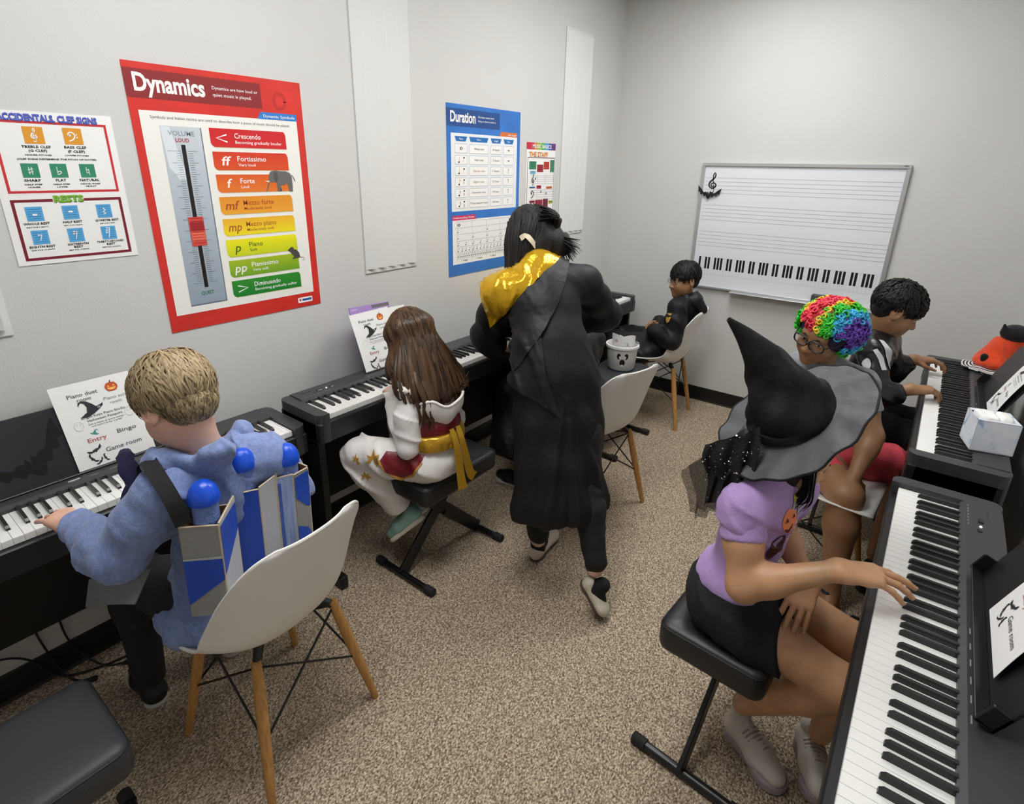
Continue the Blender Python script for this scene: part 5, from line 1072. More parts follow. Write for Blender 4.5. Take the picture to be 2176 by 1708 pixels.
def rd(X):
    a = np.arctan2((X-hemc)@fd, (X-hemc)@rt); lo = np.clip((.95-X[..., 2])/.5, 0, 1); d = folds(.003, 40, (.5, .6, .5), 11, .0012, 30)(X)
    return d+.010*lo*np.sin(7*a+2*vn(X, 5, 3)+X[..., 2]*2)+.004*lo*np.sin(15*a+1+4*vn(X, 4, 9))
solid('robe', robe, .009, BLKW, t, [(hemc+np.array((0, 0, -.005)), (.10, .02, -1))], rd)
# hood hanging on the back: gold lining and black outer cloth, folded to a point
rb = robe
bk = -fd*.75+np.array((0, 0, .66)); bu = np.array((0, 0, 1.0))-unit(bk)*unit(bk)[2]; bu = unit(bu); bc = np.array((.935, 1.715, 1.12))
GOLDL = mat('gold satin lining', 'd8ab22', .22, .55, bump=(38, .35, 2)); RP = folds(.006, 70, (.6, .7, .2), 21, .004, 30)
def crease(X): return .009*np.sin(95*(X@unit((.75, .55, -.35)))+9*vn(X, 16, 4))*np.clip(.5+2*vn(X, 14, 6), 0, 1)
hO, hN = (.95, 1.70, 1.10), (.53, -.80, .27); hU, hV = (.834, .552, 0), (-.150, .226, .963)
patch('gold_hood_lining', GOLDL, t, rb, hO, hU, hV, hN, [(.056, .281), (-.02, .298), (-.075, .290), (-.122, .270), (-.209, .224), (-.262, .150), (-.266, .083), (-.238, -.031), (-.115, .079), (-.015, .186)], .012, crease, 26)
patch('hood_flap', BLKC, t, rb, hO, hU, hV, hN, [(.059, .283), (-.015, .186), (-.115, .079), (-.240, -.034), (-.226, -.048), (-.17, -.116), (-.122, -.203), (-.072, -.122), (-.023, -.04), (.017, .066), (.054, .206)], .017, folds(.007, 50, (.8, .3, .5), 14, .002, 25), 26)
patch('hood_point', BLKC, t, rb, hO, hU, hV, hN, [(-.173, -.046), (-.039, -.060), (-.016, -.199), (.036, -.35), (-.066, -.29), (-.164, -.232), (-.122, -.203)], .015, folds(.006, 45, (.7, .5, .5), 19, .002, 25), 20)
q = smooth_line([H.w(-.012, -.098, -.075), H.w(-.035, -.118, -.055), H.w(-.052, -.115, -.035), H.w(-.070, -.10, -.040)], 4); mb = MB(); ribbon(mb, q, .022, .0012, unit(bk)); mb.build('garment_label', mat('cream care label', 'cfc4aa', .7), t, 60)
hb = [H.E((0, -.02, .04), (.088, .102, .094)), H.E((0, .01, -.04), (.088, .09, .09), .03), cap(H.w(-.03, -.02, -.06), H.w(-.055, .03, -.17), .075, .05, .03), ell(H.w(.058, -.045, -.035), (.078, .070, .062), H.R, .05), ell(H.w(.105, -.050, -.055), (.045, .045, .040), H.R, .04), cap(H.w(.03, .0, -.06), H.w(.05, .05, -.14), .06, .04, .03)]
def hd(X): Y = (X-H.c)@H.R; return .004*np.sin(120*Y[..., 0]+50*Y[..., 1]*0+9*vn(X, 14, 3))
solid('hair', hb, .006, BHM, t, (), hd)
rg = np.random.RandomState(8); mb = MB()
for i in range(420):
    d = rg.normal(size=3); d /= np.linalg.norm(d)
    if d[2] < -.2 or d[1] > .75: continue
    p0 = np.array((0, -.02, .04))+np.array((.091, .105, .097))*d
    if d[0] > .05 and rg.rand() < .75: pts = [p0, np.array((.075+.02*rg.rand(), -.08, .02))*.5+p0*.5+np.array((.02, -.03, 0)), np.array((.088, -.085, -.02)), np.array((.130+.03*rg.rand(), -.075+.05*rg.normal(), -.075-.05*rg.rand()))]
    else: pts = [p0, np.array((p0[0]*1.05-.01, p0[1]*1.02, .0)), np.array((p0[0]*.9-.03, p0[1]*.85+.01, -.08)), np.array((p0[0]*.6-.055+.02*rg.normal(), p0[1]*.5+.035, -.20-.03*rg.rand()))]
    q = smooth_line([H.w(*p) for p in pts], 4); n = len(q); mb.tube(q, [.0042*(1 if j < n-4 else (n-j)/5.) for j in range(n)], 5, True, None, .4, a=rg.rand())
mb.build('hair_strands', BH, t, 80, attr=True)
CREAM = mat('cream slip-on leather', 'c9c0ae', .5, bump=(90, .15)); SOLE_B = mat('brown sole edge', '4a3f35', .7); SOCK = mat('black sock', '0f1012', .9)
def flat_shoe(heel, toe, up):
    a, b = np.array(heel, float), np.array(toe, float); R = basis(b-a, up); L = np.linalg.norm(b-a); q = lambda x, y, z: a+R@np.array((x, y*L, z))
    P = [ell(q(0, .14, .030), (.032, L*.15, .034), R, .02), ell(q(0, .45, .022), (.034, L*.34, .026), R, .02), ell(q(.002, .75, .020), (.041, L*.23, .024), R, .02), ell(q(0, .36, .062), (.026, L*.24, .034), R, .012, True)]
    o = solid('shoe', P, .0045, CREAM, t, [(q(0, 0, .003), -R[:, 2])]); solid('sole', [ell(q(0, .16, .004), (.033, L*.16, .012), R, .01), ell(q(.002, .72, .004), (.041, L*.26, .012), R, .02), rbox(q(0, .45, .004), (.026, L*.22, .006), R, .003, .02)], .005, SOLE_B, o, [(q(0, 0, -.004), -R[:, 2]), (q(0, 0, .006), R[:, 2])])
    return q, R
q, R = flat_shoe((.925, 1.668, .005), (.885, 1.905, .005), (0, 0, 1)); solid('sock', [cap(q(0, .20, .035), (.925, 1.705, .14), .030, .038, .02), ell(q(0, .36, .034), (.026, .055, .026), R, .02)], .006, SOCK, t)
q, R = flat_shoe((1.212, 1.575, .125), (1.325, 1.572, .008), (.60, .35, .72)); solid('sock', [cap(q(0, .30, .036), q(.0, .32, .070), .028, .030, .02), ell(q(0, .42, .034), (.026, .055, .024), R, .02)], .006, SOCK, t)
# ======================= 4 boy with glasses in black robe on the far chair
BOYR = mat('black robe with sheen', '131417', .55, bump=(40, .4, 5), spec=.35)
def short_hair(H, t, mm, ml, n=600, L=.05, seed=3, fringe=.0, w=.0036, top=.014, sidecut=-.03):
    subs = [H.E((0, .088, -.035+fringe), (.064, .052, .062), .01, True), H.E((0, .02, -.120), (.1, .13, .062), .01, True)]+[H.E((e*.078, .0, -.014), (.022, .030, .034), .01, True) for e in (-1, 1)]+[H.E((e*.07, .045, -.045), (.03, .03, .045), .01, True) for e in (-1, 1)]
    solid('hair', [H.E((0, -.018, .042), (.080, .097, .088)), H.E((0, -.045, -.01), (.070, .062, .062), .02)]+subs, .0045, mm, t, (), lambda X: .002*np.sin(400*(X[..., 0]+X[..., 1])+9*vn(X, 25)))
    def rg_(d): return d[2] > -.42 and not (d[1] > .60 and d[2] < .12+fringe*6) and not (abs(d[0]) > .55 and d[2] < .02 and -.3 < d[1] < .6)
    lk = locks(H, n, rg_, L, w, 5, (.003, top), .8, .4, seed=seed, flat=.4, crown=(.02, -.05, .125)); lk.build('hair_locks', ml, t, 80, attr=True)
def glasses(H, t, m, lensm, w=.0225, hh=.0165, y=.093, rim=.0018, tilt=0):
    fr = MB(); g = None
    def P(x, yy, z): return H.w(x, yy, z)
    for e in (-1, 1):
        ring = []
        for a in np.linspace(0, 2*math.pi, 25)[:-1]:
            ca, sa = math.cos(a), math.sin(a); r = (abs(ca)**3+abs(sa)**3)**(-1/3.); ring.append(P(e*.033+w*ca*r, y-.006*abs(e*.033+w*ca*r)/.05, .000+hh*sa*r))
        fr.tube(ring, rim*H.s, 6, closed=True)
        fr.tube([P(e*(.033+w), y-.006, .006), P(e*.066, y-.016, .007), P(e*.0785, .045, .006), P(e*.0830, .005, .005), P(e*.083, -.012, -.006)], rim*H.s*.9, 6)
    fr.tube([P(-.0115, y-.001, .003), P(0, y+.003, .006), P(.0115, y-.001, .003)], rim*H.s, 6); g = fr.build('glasses', m, t, 60)
    for e in (-1, 1):
        ring = []
        for a in np.linspace(0, 2*math.pi, 21)[:-1]:
            ca, sa = math.cos(a), math.sin(a); r = (abs(ca)**3+abs(sa)**3)**(-1/3.); ring.append(P(e*.033+w*ca*r, y-.006*abs(e*.033+w*ca*r)/.05, hh*sa*r))
        MB().add(ring, [tuple(range(len(ring)))]).build('lens', lensm, g)
GLS = bpy.data.materials.new('clear lens'); GLS.use_nodes = True; _n = GLS.node_tree; _o = _n.nodes['Material Output']; _mx = _n.nodes.new('ShaderNodeMixShader'); _tr = _n.nodes.new('ShaderNodeBsdfTransparent'); _gl = _n.nodes.new('ShaderNodeBsdfGlossy'); _gl.inputs['Roughness'].default_value = .05
_mx.inputs[0].default_value = .10; _n.links.new(_tr.outputs[0], _mx.inputs[1]); _n.links.new(_gl.outputs[0], _mx.inputs[2]); _n.links.new(_mx.outputs[0], _o.inputs[0])
FRM = mat('black acetate frame', '17181c', .3); FRM2 = mat('dark metal frame', '3a3c40', .3, .6)
t = person('person', 'boy in glasses and black robe sitting with clasped hands by the far corner', None)
H = Head((.800, 3.440, .975), (-.62, -.76, -.14), (-.04, -.02, 1), .92)
J = dict(pelvis=(.700, 3.460, .545), chest=(.815, 3.455, .745), neck=(.825, 3.450, .860), shL=(.825, 3.335, .820), shR=(.830, 3.575, .820), hipL=(.70, 3.40, .53), hipR=(.70, 3.52, .53))
eL, wL = (.830, 3.285, .620), (.690, 3.330, .640); eR, wR = (.80, 3.62, .62), (.66, 3.48, .655)
kL, aL = (.36, 3.36, .50), (.41, 3.36, .10); kR, aR = (.36, 3.55, .50), (.42, 3.55, .10)
h1 = hand(wL, (-.72, .52, .22), (-.30, -.65, .72), -1 if 0 else 1, .135, [(.55, .65, .35)]*4, .1, (.5, .6, -.2)); h2 = hand(wR, (-.6, -.78, .12), (-.5, .2, .8), -1, .135, [(.5, .6, .3)]*4, .1, (.5, .6, -.2))
nk = [cap(J['neck'], H.w(0, -.02, -.06), .036, .038, .03)]
solid('body', torso(J, s=.72)+limb(J['shL'], eL, wL, .036, .03, .021)+limb(J['shR'], eR, wR, .036, .03, .021)+limb(J['hipL'], kL, aL, .045, .035, .03)+limb(J['hipR'], kR, aR, .045, .035, .03)+nk, .008, SKIN_B, t, extra=[(H.prims()+nk, .0032, ()), (h1, .0030, ()), (h2, .0030, ())])
H.eyes(t, IRIS_D, (.15, 1, -.1)); short_hair(H, t, BHM, BH, 620, .055, 12)
glasses(H, t, FRM2, GLS, .0215, .0135, .094, .0013)
rb4 = torso(J, s=.80, extra=.004)+limb(J['shL'], eL, wL, .054, .056, .050, .004, .03)+limb(J['shR'], eR, wR, .054, .056, .05, .004, .03)+[cap(J['neck'], J['shL'], .04, .045, .04), cap(J['neck'], J['shR'], .04, .045, .04)]+[cap((.70, 3.40, .525), (.40, 3.37, .51), .088, .075, .04), cap((.70, 3.52, .525), (.40, 3.54, .51), .088, .075, .04), cap((.39, 3.38, .48), (.40, 3.36, .20), .07, .08, .04), cap((.39, 3.54, .48), (.41, 3.56, .2), .07, .08, .04), cap((.66, 3.315, .49), (.50, 3.30, .43), .055, .06, .04)]
solid('robe', rb4, .008, BOYR, t, [((0, 0, .16), (0, 0, -1)), (np.array(wL)+(-.004, .003, 0), np.array(wL)-np.array(eL))] if 0 else [((0, 0, .16), (0, 0, -1))], folds(.005, 60, (.5, .6, .5), 31, .002))
solid('hood', [cap((.81, 3.375, .855), (.885, 3.45, .855), .020, .030, .03), cap((.82, 3.53, .855), (.885, 3.45, .855), .020, .030, .03), cap((.885, 3.45, .855), (.930, 3.465, .805), .042, .035, .03), cap((.775, 3.43, .81), (.81, 3.375, .855), .012, .018, .02)], .006, BOYR, t, (), folds(.004, 60, (.3, .6, .6), 5))
patch('chest_emblem', mat('gold red emblem', 'b0863a', .5, vary=(90, .5)), t, rb4, (.790, 3.33, .745), (.9, .4, 0), (0, 0, 1), (.15, -.95, .25), [(-.014, .03), (.016, .03), (.017, 0), (.008, -.026), (-.004, -.034), (-.014, -.01)], .006, None, 6)
for y in (3.36, 3.55): shoe(t, 'shoe', (.44, y, 0), (.23, y, 0), (0, 0, 1), SHOE_D, SOLE_W)
# ======================= hidden child at the middle of the left wall (mostly behind the bending person)
t = person('person', 'child in black robe mostly hidden behind the bending person', None)
H = Head((.695, 2.235, .985), (-.9, .1, -.4), (-.3, 0, .95), .88)
J = dict(pelvis=(.80, 2.265, .545), chest=(.77, 2.25, .76), neck=(.75, 2.245, .875), shL=(.765, 2.135, .835), shR=(.775, 2.355, .835), hipL=(.79, 2.2, .53), hipR=(.79, 2.33, .53))
eL, wL = (.70, 2.09, .665), (.50, 2.13, .79); eR, wR = (.70, 2.42, .665), (.50, 2.36, .79)
h1 = hand(wL, (-.97, 0, -.1), (0, 0, 1), 1, .13, [(.4, .5, .3)]*4, .2); h2 = hand(wR, (-.97, 0, -.1), (0, 0, 1), -1, .13, [(.4, .5, .3)]*4, .2)
nk = [cap(J['neck'], H.w(0, -.02, -.06), .034, .036, .03)]; kL, aL = (.50, 2.12, .53), (.54, 2.12, .1); kR, aR = (.50, 2.36, .53), (.54, 2.36, .1)
solid('body', torso(J, s=.7)+limb(J['shL'], eL, wL, .034, .028, .02)+limb(J['shR'], eR, wR, .034, .028, .02)+limb(J['hipL'], kL, aL, .058, .044, .03)+limb(J['hipR'], kR, aR, .058, .044, .03)+nk, .010, SKL, t, extra=[(H.prims(), .006, ()), (h1, .004, ()), (h2, .004, ())]); H.eyes(t, IRIS_D)
short_hair(H, t, BHM, BH, 260, .06, 21)
rb5 = torso(J, s=.78, extra=.004)+limb(J['shL'], eL, wL, .052, .055, .055, .004, .03)+limb(J['shR'], eR, wR, .052, .055, .055, .004, .03)+[cap(J['pelvis'], (.47, 2.10, .53), .11, .085, .05), cap(J['pelvis'], (.47, 2.38, .53), .11, .085, .05), cap((.47, 2.10, .52), (.53, 2.02, .34), .085, .10, .05), cap((.47, 2.38, .52), (.53, 2.40, .3), .085, .09, .05)]
solid('robe', rb5, .010, BOYR, t, [((0, 0, .27), (0, 0, -1))], folds(.008, 55, (.6, .7, .2), 33, .002))
for y in (2.12, 2.36): shoe(t, 'shoe', (.56, y, 0), (.36, y, 0), (0, 0, 1), SHOE_D, SOLE_W)
# ======================= 7 girl in the witch hat
t = person('person', 'girl in lilac T-shirt, black shorts and tall witch hat playing the nearest right piano', None)
H = Head((1.862, 1.418, .985), (.93, .12, -.35), (.25, -.06, .95), .90)
J = dict(pelvis=(1.790, 1.365, .560), chest=(1.815, 1.375, .775), neck=(1.832, 1.388, .895), shL=(1.868, 1.468, .855), shR=(1.795, 1.272, .862), hipL=(1.79, 1.430, .545), hipR=(1.79, 1.295, .545))
eR, wR = (1.838, 1.212, .695), (2.012, 1.262, .800); eL, wL = (1.85, 1.530, .685), (1.955, 1.392, .645)
kR, aR = (2.075, 1.285, .480), (1.868, 1.402, .150); kL, aL = (2.10, 1.44, .49), (2.065, 1.48, .11)
nk = [cap(J['neck'], H.w(0, -.02, -.06), .036, .038, .03), cap(J['neck'], J['shL'], .03, .034, .04), cap(J['neck'], J['shR'], .03, .034, .04)]
armR = limb(J['shR'], eR, wR, .043, .036, .0225, .003); armL = limb(J['shL'], eL, wL, .040, .033, .022, .003)
hR = hand(wR, (.84, .44, -.06), (.06, .10, 1), -1, .168, [(.20, .22, .12), (.16, .22, .14), (.28, .25, .15), (.42, .25, .15)], .28, (.55, .75, -.35)); hL = hand(wL, (-.05, -.93, -.36), (.10, -.35, .93), 1, .150, [(.25, .35, .3), (.2, .35, .3), (.2, .35, .3), (.25, .35, .3)], .40, (.75, .5, -.35))
legR = limb(J['hipR'], kR, aR, .068, .050, .031, .006); legL = limb(J['hipL'], kL, aL, .068, .048, .030, .006)
fa = [cap(np.array(eR)*.45+np.array(wR)*.55, wR, .029, .0225, .02)]; fb = [cap(np.array(eL)*.3+np.array(wL)*.7, wL, .025, .022, .02)]
solid('body', torso(J, s=.74)+armR+armL+legR+legL+nk, .0055, SKIN_T, t, extra=[(H.prims(), .004, ()), (hR+fa, .0024, ()), (hL+fb, .0024, ())]); H.eyes(t, IRIS_D)
# finger nails
NAIL = mat('finger nail', 'd9ae98', .3)
def nails(prims_, up, t, n=4):
    k = 0
    for i in range(len(prims_)-3-1, -1, -1):
        pass
    for i in range(4):
        p = prims_[6+3*i+2]; d = unit(p['b']-p['a']); u = np.array(up, float); u = unit(u-d*(u@d)); s = np.cross(d, u); c = p['b']+d*p['rb']*.25+u*p['rb']*.78
        mb = MB(); mb.ball((0, 0, 0), 1, 5, frame(Vector(c), Vector(s*p['rb']*.62), Vector(d*p['rb']*.85), Vector(u*p['rb']*.18))); mb.build('nail', NAIL, t, 80)
nails(hR, (.3, .2, 1), t); nails(hL, (.1, -.6, .7), t)
LIL = mat('lilac cotton', 'b394cc', .85, bump=(160, .15, 4), sheen=.15, vary=(60, .05)); BSH = mat('black cotton', '121215', .9, bump=(120, .25, 4))
tee = torso(J, s=.80, extra=.003)+[cap(J['neck'], J['shL'], .040, .042, .04), cap(J['neck'], J['shR'], .040, .042, .04)]
for s_, e_ in (('shR', eR), ('shL', eL)): a = np.array(J[s_], float); b = np.array(e_, float); tee.append(cap(a, a+(b-a)*.16, .048, .050, .03)); solid('sleeve', [cap(a, a+(b-a)*.75, .051, .053, .03)], .005, LIL, t, [(a+(b-a)*.40, b-a)], folds(.0025, 60, (.5, .3, .8), 42, .001))
tee += [ell((1.800, 1.368, .61), (.108, .122, .055), None, .03)]
def sl(j, e): a = np.array(J[j], float); b = np.array(e, float); return (a+(b-a)*.50, b-a)
TF = folds(.0035, 60, (.5, .3, .8), 41, .0012)
solid('t_shirt', [q for q in tee if True]+[cap(H.w(0, -.02, -.09), H.w(0, .03, -.075), .052, .05, .012, True)], .0055, LIL, t, [((1.80, 1.37, .585), (.12, 0, -1))], TF)
sh_ = limb(J['hipR'], np.array(J['hipR'])*.42+np.array(kR)*.58, kR, .082, .074, .07, .003)[:2]+limb(J['hipL'], np.array(J['hipL'])*.42+np.array(kL)*.58, kL, .082, .074, .07, .003)[:2]+[ell((1.785, 1.365, .560), (.108, .128, .078), None, .04)]
solid('shorts', sh_, .0055, BSH, t, [((1.945, 1.28, .52), (.9, -.05, .25)), ((0, 0, .472), (0, 0, -1))], folds(.005, 60, (.8, .3, .4), 44, .0015))
# T-shirt print
sO, sN, sU, sV = (1.90, 1.36, .75), (.75, -.60, .25), (.625, .781, 0), (-.197, .157, .968)
def pr(name, m, poly, off=.0022): return patch(name, m, t, tee, sO, sU, sV, sN, poly, off, TF, 8)
el = lambda u, v, a, b, n=14, r=0: [(u+a*math.cos(x)*math.cos(r)-b*math.sin(x)*math.sin(r), v+a*math.cos(x)*math.sin(r)+b*math.sin(x)*math.cos(r)) for x in np.linspace(0, 2*math.pi, n+1)[:-1]]
OPR, BPR, WPR, YPR, GPRT = mat('orange print', 'f08a58', .6), mat('brown print', '4a2420', .6), mat('pale print', 'd9d3d6', .6), mat('yellow green print', 'b4b844', .6), mat('grey green print', 'a9b0a4', .6)
pr('pumpkin_print', OPR, el(-.022, .078, .026, .034, 16, .35)); pr('pumpkin_stalk_print', GPRT, [(-.020, .105), (-.012, .104), (-.008, .128), (-.014, .126)], .003); pr('flame_print', YPR, el(-.010, .136, .006, .012, 10), .003)
for u, v in ((-.034, .080), (-.012, .088)): pr('pumpkin_eye_print', BPR, [(u-.006, v-.004), (u+.006, v-.002), (u, v+.008)], .0030)
pr('pumpkin_mouth_print', BPR, [(-.040, .062), (-.026, .058), (-.008, .070), (-.012, .058), (-.026, .050), (-.036, .054)], .0030)
pr('chocolate_print', BPR, el(-.040, .006, .036, .021, 16, .75)); pr('wrapper_print', mat('lilac wrapper print', '9a86b0', .6), [(-.055, .018), (-.030, .034), (-.022, .026), (-.048, .008)], .003)
pr('skull_print', WPR, el(-.058, -.047, .024, .019, 14)); 
for u in (-.068, -.048): pr('skull_eye_print', BPR, el(u, -.046, .006, .007, 8), .003)
pr('skull_nose_print', BPR, [(-.061, -.058), (-.055, -.058), (-.058, -.051)], .003)
pr('ghost_print', GPRT, [(.010, .150), (.020, .150), (.022, .12), (.012, .085), (.004, .09), (.006, .12)]); 
for j in range(5): pr('script_print', WPR, el(.008-.002*j, .066-.013*j, .006, .0045, 6))
SNK = mat('white sneaker leather', 'dcd7cf', .55, bump=(120, .1)); SNS = mat('ribbed platform sole', 'b3a8ad', .7); LAC = mat('grey lace', 'a39c92', .85)
for heel, toe, up in (((1.835, 1.428, .0), (2.018, 1.318, .0), (0, 0, 1)), ((2.03, 1.535, .0), (2.105, 1.345, .0), (0, 0, 1))):
    o, q, R = shoe(t, 'shoe', heel, toe, up, SNK, SNS, .078, .043, .032)
    rb_ = MB()
    for k in range(46):
        a = -math.pi*.62+k*math.pi*1.24/45; L_ = np.linalg.norm(np.array(toe)-np.array(heel))
        c = q(.047*math.sin(a)*1.0 if False else .0445*math.sin(a), .77+.225*math.cos(a), .006); d = q(.0445*math.sin(a), .77+.225*math.cos(a), .026); rb_.tube([c, d], .0018, 5)
    ob = rb_.build('sole_ribs', SNS, o); ob['kind'] = 'stuff'
    for k in range(6):
        y = .36+.055*k; lc = MB(); lc.tube(smooth_line([q(-.027, y-.01, .080-.09*(y-.36)*.25), q(0, y+.01, .0945-.10*(y-.36)*.25), q(.027, y, .080-.09*(y-.36)*.25)], 3), .0032, 6); lc.build('lace', LAC, o, 60)
    solid('tongue', [cap(q(0, .30, .088), q(0, .50, .062), .016, .018, .01)], .004, SNK, o)
    solid('sock', [cap(q(0, .18, .06), q(0, .17, .098), .031, .030, .01)], .005, mat('white ankle sock', 'd8d4cc', .9), t)
# black hair under the hat
solid('hair', [H.E((0, -.018, .040), (.080, .097, .086)), cap(H.w(0, -.06, -.02), H.w(0, -.055, -.085), .060, .050, .03), cap(H.w(.045, .01, -.02), H.w(.05, .02, -.085), .035, .026, .03), cap(H.w(-.045, .01, -.02), H.w(-.05, .02, -.085), .035, .026, .03), H.E((0, .088, -.03), (.058, .05, .06), .01, True)], .005, BHM, t)
mb = MB(); rg = np.random.RandomState(31)
for i in range(26):
    a = rg.uniform(-.2, 1.0); b0 = H.w(.062, .05*a+.01, .02); pts = smooth_line([b0, H.w(.074+.01*rg.rand(), .05+.03*a, -.03), H.w(.078, .06+.04*a, -.075), H.w(.070+.01*rg.normal(), .055+.045*a, -.10-.03*rg.rand())], 4); n = len(pts)
    mb.tube(pts, [.003*(1 if j < n-4 else (n-j)/5.) for j in range(n)], 5, True, None, .5, a=rg.rand())
mb.build('hair_strands', BH, t, 80, attr=True)
# the hat: crown, brim, veil with sequins
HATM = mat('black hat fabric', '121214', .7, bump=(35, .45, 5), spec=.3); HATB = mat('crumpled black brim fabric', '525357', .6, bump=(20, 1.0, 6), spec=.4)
hat = MB(); cp = smooth_line([(1.843, 1.415, 1.060, .105), (1.836, 1.410, 1.080, .1015), (1.818, 1.397, 1.112, .092), (1.797, 1.386, 1.153, .070), (1.773, 1.372, 1.195, .052), (1.751, 1.351, 1.229, .037), (1.721, 1.333, 1.268, .021), (1.685, 1.303, 1.310, .004)], 8)
rows = []; NN = 40; ref = np.array((.6, -.6, .2))
for i, q in enumerate(cp):
    c = q[:3]; tq = unit(cp[min(i+1, len(cp)-1)][:3]-cp[max(i-1, 0)][:3]); u = unit(ref-tq*(ref@tq)); v = np.cross(tq, u); row = []
    for k in range(NN+1):
        a = 2*math.pi*k/NN; r = q[3]; p = c+(u*math.cos(a)+v*math.sin(a))*r; X = p[None]; w = math.sin(math.pi*min(1, i/len(cp)*1.15))
        r2 = 1+w*(.09*math.sin(3*a+i*.25)+.05*math.sin(5*a-i*.4)+.02*math.sin(2*a+i*.12))*min(1, r/.06); row.append(c+(u*math.cos(a)+v*math.sin(a))*r*r2)
    rows.append(row)
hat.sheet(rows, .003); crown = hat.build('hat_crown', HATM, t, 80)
n_ = unit((-.693, -.551, 1)); u_ = unit(np.cross((0, 0, 1), n_)); v_ = np.cross(n_, u_); bc_ = np.array((1.839, 1.412, 1.068)); G = []
for r in np.linspace(.098, .192, 10):
    row = []
    for k in range(73):
        a = 2*math.pi*k/72; w = (r-.098)/.094; z = .007*w*math.sin(2*a+.6)+.003*w*math.sin(5*a)+.003*w*math.sin(9*a+2)+.004*math.sin(14*a+r*40)*w; row.append(bc_+u_*math.cos(a)*r+v_*math.sin(a)*r+n_*(z-.004*w))
    G.append(row)
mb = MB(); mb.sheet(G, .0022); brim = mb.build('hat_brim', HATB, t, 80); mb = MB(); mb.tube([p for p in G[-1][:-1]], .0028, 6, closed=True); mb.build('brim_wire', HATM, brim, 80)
TULLE = bpy.data.materials.new('black tulle'); TULLE.use_nodes = True; _n = TULLE.node_tree; _b = _n.nodes['Principled BSDF']; _b.inputs['Base Color'].default_value = lin('1a1714'); _b.inputs['Roughness'].default_value = .9; _b.inputs['Alpha'].default_value = .62
TUL2 = mat('dense black tulle', '09090a', .9, bump=(150, .5))
VR = np.random.RandomState(3)
def veil(name, m, A, B, C_, D_, amp, n=22, seed=0):
    """crumpled hanging cloth over the quad A-B (top) C-D (bottom)"""
    A, B, C_, D_ = [np.array(q, float) for q in (A, B, C_, D_)]; G = []
    for i in np.linspace(0, 1, n):
        row = []
        for j in np.linspace(0, 1, n):
            p = (A*(1-j)+B*j)*(1-i)+(D_*(1-j)+C_*j)*i; X = p[None]; off = np.array([vn(X, 16, seed)[0], vn(X, 16, seed+3)[0], vn(X, 16, seed+7)[0]*.5])*amp*4+np.array((.5, -.7, .2))*(.012*math.sin(j*19+3*i)*(.3+i)); row.append(p+off)
        G.append(row)
    mb = MB(); mb.sheet(G); return mb.build(name, m, t, 80), np.array(G)
vo, G1 = veil('veil', TULLE, (1.655, 1.262, .935), (1.775, 1.330, 1.062), (1.775, 1.285, .860), (1.690, 1.262, .785), .006, 26, 1)
vo2, G2 = veil('veil', TULLE, (1.648, 1.270, .915), (1.745, 1.330, 1.055), (1.735, 1.268, .850), (1.670, 1.262, .790), .009, 24, 5)
vd, G3 = veil('veil_core', TUL2, (1.685, 1.290, .990), (1.778, 1.318, 1.066), (1.795, 1.285, .955), (1.705, 1.262, .825), .008, 26, 9)
SEQ = mat('silver sequin', 'e8e8ea', .2, .6); mb = MB()
for k in range(95):
    i, j = VR.randint(0, 26), VR.randint(0, 26); p = G3[i, j]+np.array((.35, -.55, .25))*.012*VR.rand()+VR.normal(size=3)*.004; d = Vector(unit((.35+.5*VR.normal(), -.8, .4+.4*VR.normal()))); x = d.orthogonal().normalized(); M = frame(Vector(p), x, d.cross(x), d); r = VR.choice([.0014, .0018, .0028])
    mb.add([(r*(1 if k_ % 2 == 0 else .45)*math.cos(math.pi*k_/5), r*(1 if k_ % 2 == 0 else .45)*math.sin(math.pi*k_/5), 0) for k_ in range(10)], [tuple(range(10))], M)
o = mb.build('sequins', SEQ, vd); o['kind'] = 'stuff'
# ======================= 5 child in rainbow wig
t = person('person', 'child in rainbow clown wig and black glasses, grey T-shirt and red shorts, looking left', None)
H = Head((1.757, 2.320, 1.058), (-.36, -.88, -.26), (.30, .14, .94), .95)
J = dict(pelvis=(1.855, 2.475, .550), chest=(1.805, 2.440, .785), neck=(1.785, 2.395, .915), shR=(1.690, 2.425, .880), shL=(1.905, 2.405, .870), hipR=(1.785, 2.430, .53), hipL=(1.895, 2.490, .53))
eL, wL = (1.985, 2.360, .690), (1.965, 2.250, .560); eR, wR = (1.64, 2.30, .68), (1.72, 2.26, .60); kR, aR = (1.955, 2.225, .485), (1.985, 2.185, .095); kL, aL = (2.13, 2.605, .50), (2.10, 2.53, .10)
nk = [cap(J['neck'], H.w(0, -.02, -.06), .038, .040, .03)]
h1 = hand(wL, (-.1, -.35, -.9), (.5, -.8, .2), -1, .15, [(.3, .4, .3)]*4, .2); h2 = hand(wR, (.7, -.2, -.3), (0, -.3, .9), -1, .15, [(.3, .4, .3)]*4, .2)
foot = [cap((1.985, 2.195, .075), (1.992, 2.10, .040), .032, .026, .02), cap((1.98, 2.215, .05), (1.985, 2.19, .07), .03, .032, .02), cap((1.985, 2.10, .036), (1.99, 2.045, .024), .030, .022, .02)]
solid('body', torso(J, s=.76)+limb(J['shL'], eL, wL, .044, .037, .024, .003)+limb(J['shR'], eR, wR, .044, .037, .024)+limb(J['hipR'], kR, aR, .075, .058, .034, .008)+limb(J['hipL'], kL, aL, .075, .056, .034, .008)+nk+foot, .006, SKIN_B, t, extra=[(H.prims()+nk, .0028, ()), (h1, .003, ()), (h2, .003, ())])
H.eyes(t, IRIS_D, (-.25, 1, .05)); glasses(H, t, FRM, GLS, .0290, .0205, .096, .0029)
